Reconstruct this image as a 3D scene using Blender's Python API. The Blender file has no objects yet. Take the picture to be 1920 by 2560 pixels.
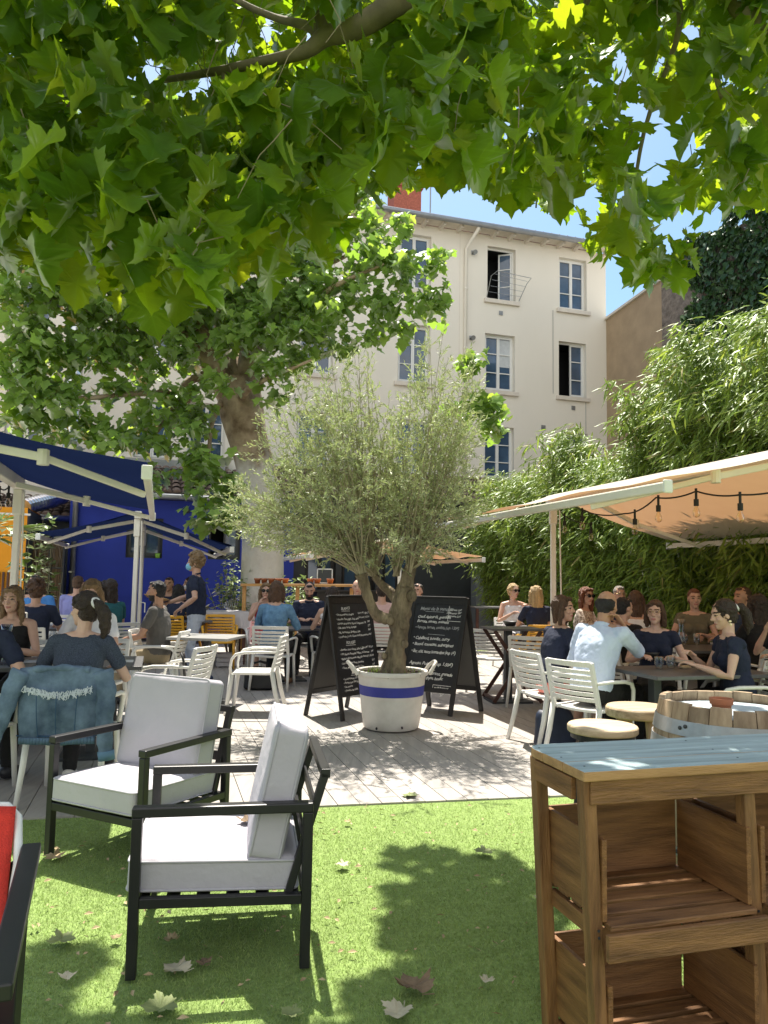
import bpy, math, random
import numpy as np
from mathutils import Vector, Matrix

# ------------------------------------------------------------------ camera, world, sun, exposure
SC = bpy.context.scene
COL = SC.collection
H = 1.45; TH = math.radians(5.0); RO = math.radians(1.0); FOC = 1920.0
_c, _s = math.cos(RO), math.sin(RO)
_f = Vector((0, math.cos(TH), math.sin(TH))); _r0 = Vector((1, 0, 0)); _u0 = Vector((0, -math.sin(TH), math.cos(TH)))
_r = _r0 * _c + _u0 * _s; _u = -_r0 * _s + _u0 * _c
cd = bpy.data.cameras.new('camera'); cam = bpy.data.objects.new('camera', cd); COL.objects.link(cam)
m = Matrix((_r, _u, -_f)).transposed().to_4x4(); m.translation = (0, 0, H); cam.matrix_world = m
cd.sensor_fit = 'VERTICAL'; cd.sensor_height = 24; cd.lens = 18.0; cd.clip_start = .05; cd.clip_end = 2000
SC.camera = cam

SUN = Vector((-.07, .45, 1.0)).normalized()
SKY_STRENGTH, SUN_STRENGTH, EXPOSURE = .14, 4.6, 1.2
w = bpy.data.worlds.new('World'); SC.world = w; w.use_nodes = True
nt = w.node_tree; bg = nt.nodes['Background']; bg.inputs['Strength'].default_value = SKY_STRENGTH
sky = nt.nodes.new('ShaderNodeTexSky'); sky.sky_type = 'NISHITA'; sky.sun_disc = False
sky.sun_elevation = math.asin(SUN.z); sky.sun_rotation = math.atan2(SUN.x, SUN.y)
sky.dust_density = 1.5; sky.ozone_density = 1.5
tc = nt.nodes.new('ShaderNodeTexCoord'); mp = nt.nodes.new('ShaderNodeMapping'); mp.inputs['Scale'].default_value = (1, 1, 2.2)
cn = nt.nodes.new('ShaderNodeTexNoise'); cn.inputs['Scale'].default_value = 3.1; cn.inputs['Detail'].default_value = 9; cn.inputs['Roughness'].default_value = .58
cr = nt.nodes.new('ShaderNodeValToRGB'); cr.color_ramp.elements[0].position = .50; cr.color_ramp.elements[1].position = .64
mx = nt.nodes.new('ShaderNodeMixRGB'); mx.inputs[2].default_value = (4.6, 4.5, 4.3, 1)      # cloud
sx_ = nt.nodes.new('ShaderNodeSeparateXYZ'); my_ = nt.nodes.new('ShaderNodeMath'); my_.operation = 'MULTIPLY_ADD'; my_.inputs[1].default_value = -.16     # unseen cloud bank added behind the camera as fill light for the shade
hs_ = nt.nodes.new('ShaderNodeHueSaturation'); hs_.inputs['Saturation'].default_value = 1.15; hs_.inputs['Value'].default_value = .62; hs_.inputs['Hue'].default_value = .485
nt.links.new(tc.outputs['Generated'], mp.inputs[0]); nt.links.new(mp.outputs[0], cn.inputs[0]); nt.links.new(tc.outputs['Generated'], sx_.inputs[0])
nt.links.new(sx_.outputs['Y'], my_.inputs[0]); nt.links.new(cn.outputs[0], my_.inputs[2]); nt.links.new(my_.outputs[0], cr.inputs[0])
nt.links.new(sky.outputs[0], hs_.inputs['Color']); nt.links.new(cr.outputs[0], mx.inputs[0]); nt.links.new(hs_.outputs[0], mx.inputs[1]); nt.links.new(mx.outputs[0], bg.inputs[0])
sd = bpy.data.lights.new('sun', 'SUN'); sd.energy = SUN_STRENGTH; sd.angle = math.radians(.53); sd.color = (1, .93, .82)
sun = bpy.data.objects.new('sun', sd); COL.objects.link(sun); sun.rotation_euler = (-SUN).to_track_quat('-Z', 'Y').to_euler()
SC.view_settings.view_transform = 'Standard'; SC.view_settings.look = 'None'; SC.view_settings.gamma = 1
SC.view_settings.exposure = EXPOSURE
SC.cycles.max_bounces = 8; SC.cycles.diffuse_bounces = 4; SC.cycles.transmission_bounces = 6; SC.cycles.transparent_max_bounces = 8
SC.cycles.use_denoising = True; SC.cycles.caustics_reflective = False; SC.cycles.caustics_refractive = False
SC.cycles.sample_clamp_indirect = 6

# ------------------------------------------------------------------ surveying helpers: a sight line gives a place in the yard
def ray(px, py):
    a = (px - 960) / FOC; b = (1280 - py) / FOC
    return _f + _r * a + _u * b
def P(px, py, Y):
    d = ray(px, py); return Vector((0, 0, H)) + d * (Y / d.y)
def G(px, py, z=0.0):
    d = ray(px, py); return Vector((0, 0, H)) + d * ((z - H) / d.z)
U = Vector((-.278, .9606, 0)).normalized()      # the yard's grid: along the deck boards
V = Vector((.9606, .278, 0)).normalized()       # and across them
GRID = math.atan2(V.y, V.x)
rnd = random.Random(7)
ng = np.random.default_rng(11)
R = math.radians

# ------------------------------------------------------------------ mesh buffer
class MB:
    def __init__(s): s.v = []; s.f = []; s.fm = []; s.cur = 0
    def add(s, vs, fs):
        o = len(s.v); s.v.extend([Vector(p) for p in vs])
        for f in fs: s.f.append(tuple(i + o for i in f)); s.fm.append(s.cur)
        return s
    def box(s, c, size, rot=None):
        c = Vector(c); x, y, z = [k / 2 for k in size]
        vs = [Vector((a, b, d)) for d in (-z, z) for b in (-y, y) for a in (-x, x)]
        if rot is not None: vs = [rot @ p for p in vs]
        return s.add([c + p for p in vs], [(0, 2, 3, 1), (4, 5, 7, 6), (0, 1, 5, 4), (2, 6, 7, 3), (0, 4, 6, 2), (1, 3, 7, 5)])
    def zbox(s, c, size, a):
        return s.box(c, size, Matrix.Rotation(a, 3, 'Z'))
    def bar(s, p, q, w, h, up=(0, 0, 1)):
        p = Vector(p); q = Vector(q); d = (q - p); L = d.length; d.normalize(); up = Vector(up)
        if abs(d.dot(up)) > .98: up = Vector((0, 1, 0))
        x = d.cross(up).normalized(); z = x.cross(d)
        return s.box((p + q) / 2, (w, L, h), Matrix((x, d, z)).transposed())
    def quad(s, a, b, c, d): return s.add([a, b, c, d], [(0, 1, 2, 3)])
    def tube(s, pts, rads, n=8, caps=True, flat=1.0):
        pts = [Vector(p) for p in pts]
        if not hasattr(rads, '__len__'): rads = [rads] * len(pts)
        vs = []; fs = []; ref = None
        for i, p in enumerate(pts):
            d = (pts[min(i + 1, len(pts) - 1)] - pts[max(i - 1, 0)])
            d = d.normalized() if d.length > 1e-9 else Vector((0, 0, 1))
            if ref is None: ref = Vector((1, 0, 0)) if abs(d.x) < .8 else Vector((0, 1, 0))
            x = (ref - d * ref.dot(d)).normalized(); y = d.cross(x); ref = x
            for k in range(n):
                a = 2 * math.pi * k / n
                vs.append(p + x * (math.cos(a) * rads[i]) + y * (math.sin(a) * rads[i] * flat))
        m_ = len(pts)
        for i in range(m_ - 1):
            for k in range(n):
                fs.append((i * n + k, i * n + (k + 1) % n, (i + 1) * n + (k + 1) % n, (i + 1) * n + k))
        if caps:
            fs.append(tuple(reversed(range(n)))); fs.append(tuple((m_ - 1) * n + k for k in range(n)))
        return s.add(vs, fs)
    def lathe(s, prof, c=(0, 0, 0), n=32, closed=True):
        c = Vector(c); vs = []; fs = []; m_ = len(prof)
        for r_, z in prof:
            for k in range(n):
                a = 2 * math.pi * k / n; vs.append(c + Vector((r_ * math.cos(a), r_ * math.sin(a), z)))
        for i in range(m_ - 1):
            for k in range(n): fs.append((i * n + k, i * n + (k + 1) % n, (i + 1) * n + (k + 1) % n, (i + 1) * n + k))
        if closed:
            fs.append(tuple(reversed(range(n)))); fs.append(tuple((m_ - 1) * n + k for k in range(n)))
        return s.add(vs, fs)
    def ell(s, c, r, rot=None, n=12, m_=8):
        c = Vector(c); vs = [Vector((0, 0, -r[2]))]; fs = []
        for i in range(1, m_):
            t = math.pi * i / m_ - math.pi / 2
            for k in range(n):
                a = 2 * math.pi * k / n
                vs.append(Vector((r[0] * math.cos(t) * math.cos(a), r[1] * math.cos(t) * math.sin(a), r[2] * math.sin(t))))
        vs.append(Vector((0, 0, r[2])))
        for k in range(n): fs.append((0, 1 + (k + 1) % n, 1 + k))
        for i in range(m_ - 2):
            for k in range(n):
                a = 1 + i * n; fs.append((a + k, a + (k + 1) % n, a + n + (k + 1) % n, a + n + k))
        a = 1 + (m_ - 2) * n
        for k in range(n): fs.append((a + k, a + (k + 1) % n, len(vs) - 1))
        if rot is not None: vs = [rot @ p for p in vs]
        return s.add([c + p for p in vs], fs)
    def caps(s, pts, rads, n=10):
        """rounded tube: a limb that tapers"""
        pts = [Vector(p) for p in pts]; rads = list(rads)
        d0 = (pts[0] - pts[1]).normalized(); d1 = (pts[-1] - pts[-2]).normalized()
        A = []; B = []
        for t in (.95, .6, .25): A.append((pts[0] + d0 * rads[0] * t, rads[0] * math.sqrt(1 - t * t)))
        for t in (.25, .6, .95): B.append((pts[-1] + d1 * rads[-1] * t, rads[-1] * math.sqrt(1 - t * t)))
        L = A + list(zip(pts, rads)) + B
        return s.tube([a for a, b in L], [b for a, b in L], n)
    def loft(s, secs, n=18, p=2.0):
        """secs: (centre, xaxis, yaxis, rx, ry)"""
        vs = []; fs = []
        for c, x, y, rx, ry in secs:
            for k in range(n):
                a = 2 * math.pi * k / n; ca, sa = math.cos(a), math.sin(a)
                ca = math.copysign(abs(ca) ** (2 / p), ca); sa = math.copysign(abs(sa) ** (2 / p), sa)
                vs.append(Vector(c) + Vector(x) * (rx * ca) + Vector(y) * (ry * sa))
        for i in range(len(secs) - 1):
            for k in range(n): fs.append((i * n + k, i * n + (k + 1) % n, (i + 1) * n + (k + 1) % n, (i + 1) * n + k))
        fs.append(tuple(reversed(range(n)))); fs.append(tuple((len(secs) - 1) * n + k for k in range(n)))
        return s.add(vs, fs)
    def mesh(s, name='mesh'):
        me = bpy.data.meshes.new(name); me.from_pydata([tuple(p) for p in s.v], [], s.f); me.update(); return me
    def build(s, name, mat, parent=None, local=False, smooth=False, bevel=0, seg=2, angle=35):
        if parent is not None and not local:
            inv = wm(parent).inverted(); s.v = [inv @ p for p in s.v]
        me = s.mesh(name)
        for k in (mat if isinstance(mat, (list, tuple)) else [mat]): me.materials.append(k)
        if any(s.fm): me.polygons.foreach_set('material_index', s.fm)
        return link(name, me, parent, smooth, bevel, seg, angle)

def link(name, me, parent=None, smooth=False, bevel=0, seg=2, angle=35):
    o = bpy.data.objects.new(name, me); COL.objects.link(o)
    if parent is not None: o.parent = parent
    if smooth:
        me.polygons.foreach_set('use_smooth', [True] * len(me.polygons))
    if bevel:
        b = o.modifiers.new('Bevel', 'BEVEL'); b.width = bevel; b.segments = seg; b.limit_method = 'ANGLE'; b.angle_limit = R(angle); b.harden_normals = False
    return o
def linkw(name, me, parent):
    me.transform(wm(parent).inverted()); return link(name, me, parent)
def wm(o):
    mm = Matrix.LocRotScale(o.location, o.rotation_euler, o.scale)
    return wm(o.parent) @ mm if o.parent else mm
def tag(o, label=None, cat=None, group=None, kind=None):
    if label: o['label'] = label
    if cat: o['category'] = cat
    if group: o['group'] = group
    if kind: o['kind'] = kind
    return o
def thing(name, label, cat, loc=(0, 0, 0), rz=0, group=None):
    o = bpy.data.objects.new(name, None); COL.objects.link(o); o.location = loc; o.rotation_euler = (0, 0, rz)
    o.empty_display_size = .1
    return tag(o, label, cat, group)
def struct(name, mb, mat, **k):
    return tag(mb.build(name, mat, **k), kind='structure')
def tmp_dg(sc):
    with bpy.context.temp_override(scene=sc, view_layer=sc.view_layers[0]):
        dg = bpy.context.evaluated_depsgraph_get(); dg.update(); return dg
KIDS = {}
def copy_tree(o, parent=None):
    c = o.copy(); COL.objects.link(c)
    if parent is not None: c.parent = parent
    for ch in [x for x in COL.objects if x.parent == o]: copy_tree(ch, c)
    return c
def dup(o, loc, rz, label, group=None, s=1):
    c = copy_tree(o); c.location = loc; c.rotation_euler = (0, 0, rz); c['label'] = label; c.scale = (s, s, s)
    if group: c['group'] = group
    return c
def np_mesh(name, co, faces_n, idx, mats, mi=None, smooth=False):
    """co (N,3); faces with faces_n corners each, idx flat"""
    me = bpy.data.meshes.new(name); nf = len(idx) // faces_n
    me.vertices.add(len(co)); me.vertices.foreach_set('co', np.asarray(co, 'f').ravel())
    me.loops.add(len(idx)); me.loops.foreach_set('vertex_index', np.asarray(idx, 'i'))
    me.polygons.add(nf); me.polygons.foreach_set('loop_start', np.arange(nf, dtype='i') * faces_n)
    try: me.polygons.foreach_set('loop_total', np.full(nf, faces_n, 'i'))
    except Exception: pass
    for k in mats: me.materials.append(k)
    if mi is not None: me.polygons.foreach_set('material_index', np.asarray(mi, 'i'))
    if smooth: me.polygons.foreach_set('use_smooth', np.ones(nf, bool))
    me.update(calc_edges=True); return me

# ------------------------------------------------------------------ materials
def M(name, col, rough=.6, var=.15, scale=6, bump=0, bscale=40, metal=0, stretch=(1, 1, 1), spec=.5, col2=None, detail=6, island=0, dist=.002, rot=0):
    mt = bpy.data.materials.new(name); mt.use_nodes = True; n = mt.node_tree; b = n.nodes['Principled BSDF']
    b.inputs['Roughness'].default_value = rough; b.inputs['Metallic'].default_value = metal; b.inputs['Specular IOR Level'].default_value = spec
    t = n.nodes.new('ShaderNodeTexCoord'); mp = n.nodes.new('ShaderNodeMapping'); mp.inputs['Scale'].default_value = stretch; mp.inputs['Rotation'].default_value = (0, 0, rot)
    n.links.new(t.outputs['Object'], mp.inputs[0])
    no = n.nodes.new('ShaderNodeTexNoise'); no.inputs['Scale'].default_value = scale; no.inputs['Detail'].default_value = detail; no.inputs['Roughness'].default_value = .6
    n.links.new(mp.outputs[0], no.inputs[0])
    cr = n.nodes.new('ShaderNodeValToRGB'); e = cr.color_ramp.elements; e[0].position = .3; e[1].position = .7
    c2 = col2 or tuple(min(1, k * (1 + var)) for k in col)
    e[0].color = (*[k * (1 - var) for k in col], 1); e[1].color = (*c2, 1)
    n.links.new(no.outputs[0], cr.inputs[0]); out = cr.outputs[0]
    if island:
        g = n.nodes.new('ShaderNodeNewGeometry'); h = n.nodes.new('ShaderNodeHueSaturation'); mr = n.nodes.new('ShaderNodeMapRange')
        mr.inputs[3].default_value = 1 - island; mr.inputs[4].default_value = 1 + island
        n.links.new(g.outputs['Random Per Island'], mr.inputs[0]); n.links.new(mr.outputs[0], h.inputs['Value']); n.links.new(out, h.inputs['Color']); out = h.outputs[0]
    n.links.new(out, b.inputs['Base Color'])
    if bump:
        n2 = n.nodes.new('ShaderNodeTexNoise'); n2.inputs['Scale'].default_value = bscale; n2.inputs['Detail'].default_value = 5
        bp = n.nodes.new('ShaderNodeBump'); bp.inputs['Strength'].default_value = bump; bp.inputs['Distance'].default_value = dist * 5
        n.links.new(mp.outputs[0], n2.inputs[0]); n.links.new(n2.outputs[0], bp.inputs['Height']); n.links.new(bp.outputs[0], b.inputs['Normal'])
    return mt
def leafmat(name, col, col2, trans, gloss=.12, rough=.4, tmix=.45, veins=False):
    mt = bpy.data.materials.new(name); mt.use_nodes = True; n = mt.node_tree; n.nodes.clear()
    o = n.nodes.new('ShaderNodeOutputMaterial'); g = n.nodes.new('ShaderNodeNewGeometry')
    mc = n.nodes.new('ShaderNodeMixRGB'); mc.inputs[1].default_value = (*col, 1); mc.inputs[2].default_value = (*col2, 1)
    n.links.new(g.outputs['Random Per Island'], mc.inputs[0])
    colout = mc.outputs[0]
    t = n.nodes.new('ShaderNodeTexCoord'); no = n.nodes.new('ShaderNodeTexNoise'); no.inputs['Scale'].default_value = 9
    n.links.new(t.outputs['Object'], no.inputs[0])
    hv = n.nodes.new('ShaderNodeHueSaturation'); mr = n.nodes.new('ShaderNodeMapRange'); mr.inputs[1].default_value = .3; mr.inputs[2].default_value = .7; mr.inputs[3].default_value = .75; mr.inputs[4].default_value = 1.2
    n.links.new(no.outputs[0], mr.inputs[0]); n.links.new(mr.outputs[0], hv.inputs['Value']); n.links.new(colout, hv.inputs['Color']); colout = hv.outputs[0]
    if veins:
        uv = n.nodes.new('ShaderNodeUVMap'); sp = n.nodes.new('ShaderNodeSeparateXYZ'); n.links.new(uv.outputs[0], sp.inputs[0])
        def mth(op, a, b=None, c=None):
            q = n.nodes.new('ShaderNodeMath'); q.operation = op
            for i, v in enumerate((a, b, c)):
                if v is None: continue
                if isinstance(v, (int, float)): q.inputs[i].default_value = v
                else: n.links.new(v, q.inputs[i])
            return q.outputs[0]
        x = mth('ABSOLUTE', sp.outputs['X']); y = sp.outputs['Y']; dist = x
        for al in (.92, 1.42):   # main side veins run out to the lobes
            dd_ = mth('ABSOLUTE', mth('SUBTRACT', mth('MULTIPLY', x, math.cos(al)), mth('MULTIPLY', mth('SUBTRACT', y, .06), math.sin(al)))); dist = mth('MINIMUM', dist, dd_)
        w2 = mth('ABSOLUTE', mth('SUBTRACT', mth('FRACT', mth('MULTIPLY', mth('SUBTRACT', y, mth('MULTIPLY', x, .75)), 7.0)), .5)); dist = mth('MINIMUM', dist, mth('MULTIPLY_ADD', w2, .1, .008))
        vm = n.nodes.new('ShaderNodeMapRange'); vm.inputs[1].default_value = .006; vm.inputs[2].default_value = .020; vm.inputs[3].default_value = 1.55; vm.inputs[4].default_value = 1.0; n.links.new(dist, vm.inputs[0])
        h2 = n.nodes.new('ShaderNodeHueSaturation'); n.links.new(vm.outputs[0], h2.inputs['Value']); n.links.new(colout, h2.inputs['Color']); colout = h2.outputs[0]
    d = n.nodes.new('ShaderNodeBsdfDiffuse'); n.links.new(colout, d.inputs[0])
    tr = n.nodes.new('ShaderNodeBsdfTranslucent')
    tm = n.nodes.new('ShaderNodeMixRGB'); tm.inputs[1].default_value = (*trans, 1); tm.inputs[2].default_value = (trans[0] * .55, trans[1] * .8, trans[2] * .6, 1)
    pw = n.nodes.new('ShaderNodeMath'); pw.operation = 'POWER'; pw.inputs[1].default_value = .8; n.links.new(g.outputs['Random Per Island'], pw.inputs[0]); n.links.new(pw.outputs[0], tm.inputs[0]); n.links.new(tm.outputs[0], tr.inputs[0])
    m1 = n.nodes.new('ShaderNodeMixShader'); m1.inputs[0].default_value = tmix; n.links.new(d.outputs[0], m1.inputs[1]); n.links.new(tr.outputs[0], m1.inputs[2])
    gl = n.nodes.new('ShaderNodeBsdfGlossy'); gl.inputs['Roughness'].default_value = rough; gl.inputs[0].default_value = (.8, .85, .8, 1)
    fr = n.nodes.new('ShaderNodeFresnel'); fr.inputs[0].default_value = 1.38
    ml = n.nodes.new('ShaderNodeMath'); ml.operation = 'MULTIPLY'; ml.inputs[1].default_value = gloss * 8; n.links.new(fr.outputs[0], ml.inputs[0])
    m2 = n.nodes.new('ShaderNodeMixShader'); n.links.new(ml.outputs[0], m2.inputs[0]); n.links.new(m1.outputs[0], m2.inputs[1]); n.links.new(gl.outputs[0], m2.inputs[2])
    n.links.new(m2.outputs[0], o.inputs[0]); return mt
def fabric(name, col, trans, tmix=.4, stripes=None):
    mt = bpy.data.materials.new(name); mt.use_nodes = True; n = mt.node_tree; n.nodes.clear()
    o = n.nodes.new('ShaderNodeOutputMaterial'); d = n.nodes.new('ShaderNodeBsdfDiffuse'); tr = n.nodes.new('ShaderNodeBsdfTranslucent')
    t = n.nodes.new('ShaderNodeTexCoord'); no = n.nodes.new('ShaderNodeTexNoise'); no.inputs['Scale'].default_value = 2.2; no.inputs['Detail'].default_value = 8
    n.links.new(t.outputs['Object'], no.inputs[0])
    mc = n.nodes.new('ShaderNodeMixRGB'); mc.inputs[1].default_value = (*[k * .85 for k in col], 1); mc.inputs[2].default_value = (*[k * 1.12 for k in col], 1); n.links.new(no.outputs[0], mc.inputs[0])
    n.links.new(mc.outputs[0], d.inputs[0]); tr.inputs[0].default_value = (*trans, 1)
    b = n.nodes.new('ShaderNodeBump'); b.inputs['Strength'].default_value = .25; b.inputs['Distance'].default_value = .02; n.links.new(no.outputs[0], b.inputs['Height']); n.links.new(b.outputs[0], d.inputs['Normal'])
    m1 = n.nodes.new('ShaderNodeMixShader'); m1.inputs[0].default_value = tmix; n.links.new(d.outputs[0], m1.inputs[1]); n.links.new(tr.outputs[0], m1.inputs[2]); n.links.new(m1.outputs[0], o.inputs[0])
    return mt
def glassmat(name, tint=(.9, .95, 1)):
    mt = bpy.data.materials.new(name); mt.use_nodes = True; n = mt.node_tree; n.nodes.clear()
    o = n.nodes.new('ShaderNodeOutputMaterial'); a = n.nodes.new('ShaderNodeBsdfTransparent'); a.inputs[0].default_value = (*tint, 1)
    g = n.nodes.new('ShaderNodeBsdfGlossy'); g.inputs['Roughness'].default_value = .03
    fr = n.nodes.new('ShaderNodeLayerWeight'); fr.inputs[0].default_value = .35
    m1 = n.nodes.new('ShaderNodeMixShader'); n.links.new(fr.outputs['Facing'], m1.inputs[0]); n.links.new(a.outputs[0], m1.inputs[1]); n.links.new(g.outputs[0], m1.inputs[2]); n.links.new(m1.outputs[0], o.inputs[0])
    return mt

MT = dict(
    stucco=M('cream_stucco', (.83, .78, .685), .9, .05, .7, .25, 60, detail=10, stretch=(1, 1, .35), col2=(.84, .79, .70)),
    stone_trim=M('stone_trim', (.70, .64, .56), .85, .08, 5, .2, 60),
    pane=M('window_pane', (.055, .095, .16), .04, .45, 1.1, spec=1.0),
    curtain=M('curtain', (.55, .58, .6), .9, .1, 8),
    white_paint=M('white_paint', (.80, .80, .78), .45, .03, 6),
    white_plastic=M('white_plastic', (.78, .77, .73), .38, .05, 3, .06, 220),
    yellow_plastic=M('yellow_plastic', (.72, .38, .03), .4, .06, 5),
    blue_wall=M('blue_render', (.022, .045, .37), .75, .16, 1.0, .12, 80),
    tile=M('clay_tile', (.13, .085, .065), .85, .35, 7, .3, 30, col2=(.25, .17, .13), island=.25),
    zinc=M('zinc', (.34, .35, .36), .45, .12, 4, metal=.6),
    galv=M('galvanised_steel', (.62, .64, .66), .28, .2, 6, metal=1),
    darkgrey=M('dark_grey_paint', (.045, .05, .055), .5, .15, 4),
    midgrey=M('grey_render', (.26, .27, .28), .85, .12, 2, .2, 50),
    orange=M('orange_render', (.80, .33, .015), .8, .06, 2, .1, 60),
    tanwall=M('tan_render', (.42, .31, .20), .95, .12, 2, .4, 30),
    rubble=M('rubble_stone', (.22, .18, .15), .95, .4, 6, .9, 9, dist=.01),
    brick=M('red_brick', (.38, .12, .08), .9, .3, 18),
    reed=M('reed_screen', (.22, .15, .09), .9, .35, 10, stretch=(30, 30, 1), island=.3),
    deck=M('grey_composite_deck', (.335, .312, .288), .75, .13, 3, .18, 14, stretch=(6, .4, 6), island=.07, rot=-GRID),
    decktop=M('deck_gap', (.05, .05, .05), .9),
    gravel=M('gravel', (.36, .34, .31), .95, .3, 30, .6, 60),
    turfbase=M('turf_base', (.20, .29, .08), .95, .3, 60, .5, 160),
    black_metal=M('black_powder_coat', (.013, .013, .015), .38, .2, 8),
    cushion=M('grey_cushion', (.455, .435, .475), .85, .06, 3, .5, 6, dist=.007),
    piping=M('grey_piping', (.42, .41, .44), .8),
    red_sling=M('red_canvas', (.62, .035, .02), .8, .12, 60, .5, 260),
    cream_alu=M('cream_aluminium', (.78, .75, .67), .42, .05, 3),
    black_rubber=M('black_rubber', (.012, .012, .012), .7),
    bulb=glassmat('bulb_glass', (1, .93, .8)), glass=glassmat('clear_glass'),
    pot_white=M('white_pot', (.62, .59, .53), .55, .10, 3.5, .08, 30, col2=(.76, .73, .68), detail=9),
    pot_band=M('blue_band', (.03, .04, .30), .5, .1, 8),
    soil=M('bark_mulch', (.07, .045, .03), .95, .5, 40, .9, 70, dist=.008),
    terracotta=M('terracotta', (.42, .16, .08), .85, .15, 9),
    chalkboard=M('chalkboard', (.010, .011, .014), .55, .5, 3, col2=(.022, .024, .03)),
    board_wood=M('black_stained_wood', (.013, .012, .012), .5, .3, 6, .2, 20, stretch=(3, 3, .4)),
    board_back=M('board_back', (.10, .095, .09), .7, .15, 2),
    chalk=M('chalk', (.80, .80, .78), .95, .2, 60),
    chalk_dim=M('faint_chalk', (.42, .43, .44), .95, .3, 60),
    plane_bark=M('plane_bark', (.25, .17, .10), .9, .35, 3.6, .5, 8, col2=(.50, .40, .27), dist=.012),
    plane_trunk=None, limewash=M('limewashed_bark', (.66, .64, .60), .9, .25, 3, .7, 10, dist=.012),
    olive_bark=M('olive_bark', (.16, .12, .075), .95, .55, 9, 1.0, 16, stretch=(1, 1, .35), col2=(.36, .29, .19), dist=.02),
    olive_twig=M('olive_twig', (.33, .29, .2), .9, .2, 9),
    limb_bark=M('plane_limb', (.24, .20, .14), .85, .35, 6, .3, 20),
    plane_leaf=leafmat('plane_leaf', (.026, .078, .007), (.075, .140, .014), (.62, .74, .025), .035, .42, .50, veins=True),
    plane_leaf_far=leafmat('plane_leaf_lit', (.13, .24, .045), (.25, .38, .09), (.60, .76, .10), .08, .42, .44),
    olive_leaf=leafmat('olive_leaf', (.34, .375, .19), (.56, .57, .37), (.52, .56, .20), .035, .5, .30),
    bamboo_leaf=leafmat('bamboo_leaf', (.11, .20, .03), (.30, .38, .085), (.56, .64, .10), .08, .40, .40),
    bamboo_yellow=leafmat('bamboo_leaf_yellow', (.30, .27, .09), (.36, .30, .12), (.35, .30, .08), .06, .5, .3),
    ivy_leaf=leafmat('ivy_leaf', (.018, .055, .014), (.05, .11, .03), (.06, .12, .02), .12, .35, .2),
    shrub_leaf=leafmat('shrub_leaf', (.10, .17, .04), (.24, .30, .10), (.30, .38, .07), .08, .4, .3),
    grass=leafmat('turf_blade', (.235, .345, .085), (.44, .515, .205), (.36, .46, .115), .02, .5, .28),
    dry_leaf=M('dry_leaf', (.38, .26, .12), .8, .4, 14, .3, 30, col2=(.55, .44, .26)),
    green_leaf=M('fallen_green_leaf', (.20, .24, .09), .7, .3, 10),
    culm=M('bamboo_culm', (.14, .17, .06), .5, .2, 4),
    shelf_wood=M('brown_wood', (.205, .092, .032), .62, .42, 3.2, .35, 22, stretch=(1.0, 7, 9), col2=(.34, .168, .062), dist=.004),
    shelf_wood_v=M('brown_wood_upright', (.205, .092, .032), .62, .42, 3.2, .35, 22, stretch=(9, 7, 1.0), col2=(.34, .168, .062), dist=.004),
    shelf_wood_y=M('brown_wood_cross', (.20, .085, .026), .62, .38, 3.2, .35, 22, stretch=(7, 1.0, 9), col2=(.33, .155, .05), dist=.004),
    top_edge=M('bare_wood_edge', (.42, .22, .085), .6, .25, 4, .3, 30, stretch=(1, 6, 9), col2=(.52, .30, .13)),
    top_blue=M('worn_blue_paint', (.30, .41, .44), .5, .3, 4, .3, 30, stretch=(.6, 9, 3), col2=(.46, .58, .60), dist=.003),
    stool_wood=M('pale_wood', (.55, .40, .24), .6, .18, 6, .2, 30, stretch=(1, 6, 6), col2=(.68, .53, .35)),
    barrel_wood=M('barrel_oak', (.33, .22, .13), .75, .3, 5, .3, 20, stretch=(4, 4, .7), col2=(.48, .36, .23), island=.2),
    barrel_hoop=M('barrel_hoop', (.42, .44, .45), .5, .25, 6, metal=.7),
    table_top=M('grey_laminate', (.10, .10, .105), .38, .2, 5, .1, 60),
    table_light=M('light_grey_laminate', (.33, .33, .32), .35, .12, 5),
    rosewood=M('dark_red_wood', (.075, .03, .022), .5, .3, 6),
    linen=M('grey_linen', (.52, .51, .54), .9, .06, 5, .2, 12, dist=.008),
    plank_wood=M('honey_plank', (.52, .28, .09), .55, .2, 5, stretch=(1, 8, 8)),
    wicker=M('round_wood_tray', (.50, .27, .09), .5, .25, 7, stretch=(1, 7, 7)),
    navy_bag=M('navy_bag', (.02, .03, .06), .55, .25, 6, .2, 30),
    black_bag=M('black_bag', (.012, .012, .014), .5, .3, 6, .2, 30),
    ceramic=M('grey_ceramic', (.30, .31, .30), .35, .15, 9),
    dark_bowl=M('dark_bowl', (.03, .03, .03), .35),
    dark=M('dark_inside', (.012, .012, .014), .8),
)
def pane_curtain(): return MT['pane']

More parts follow.
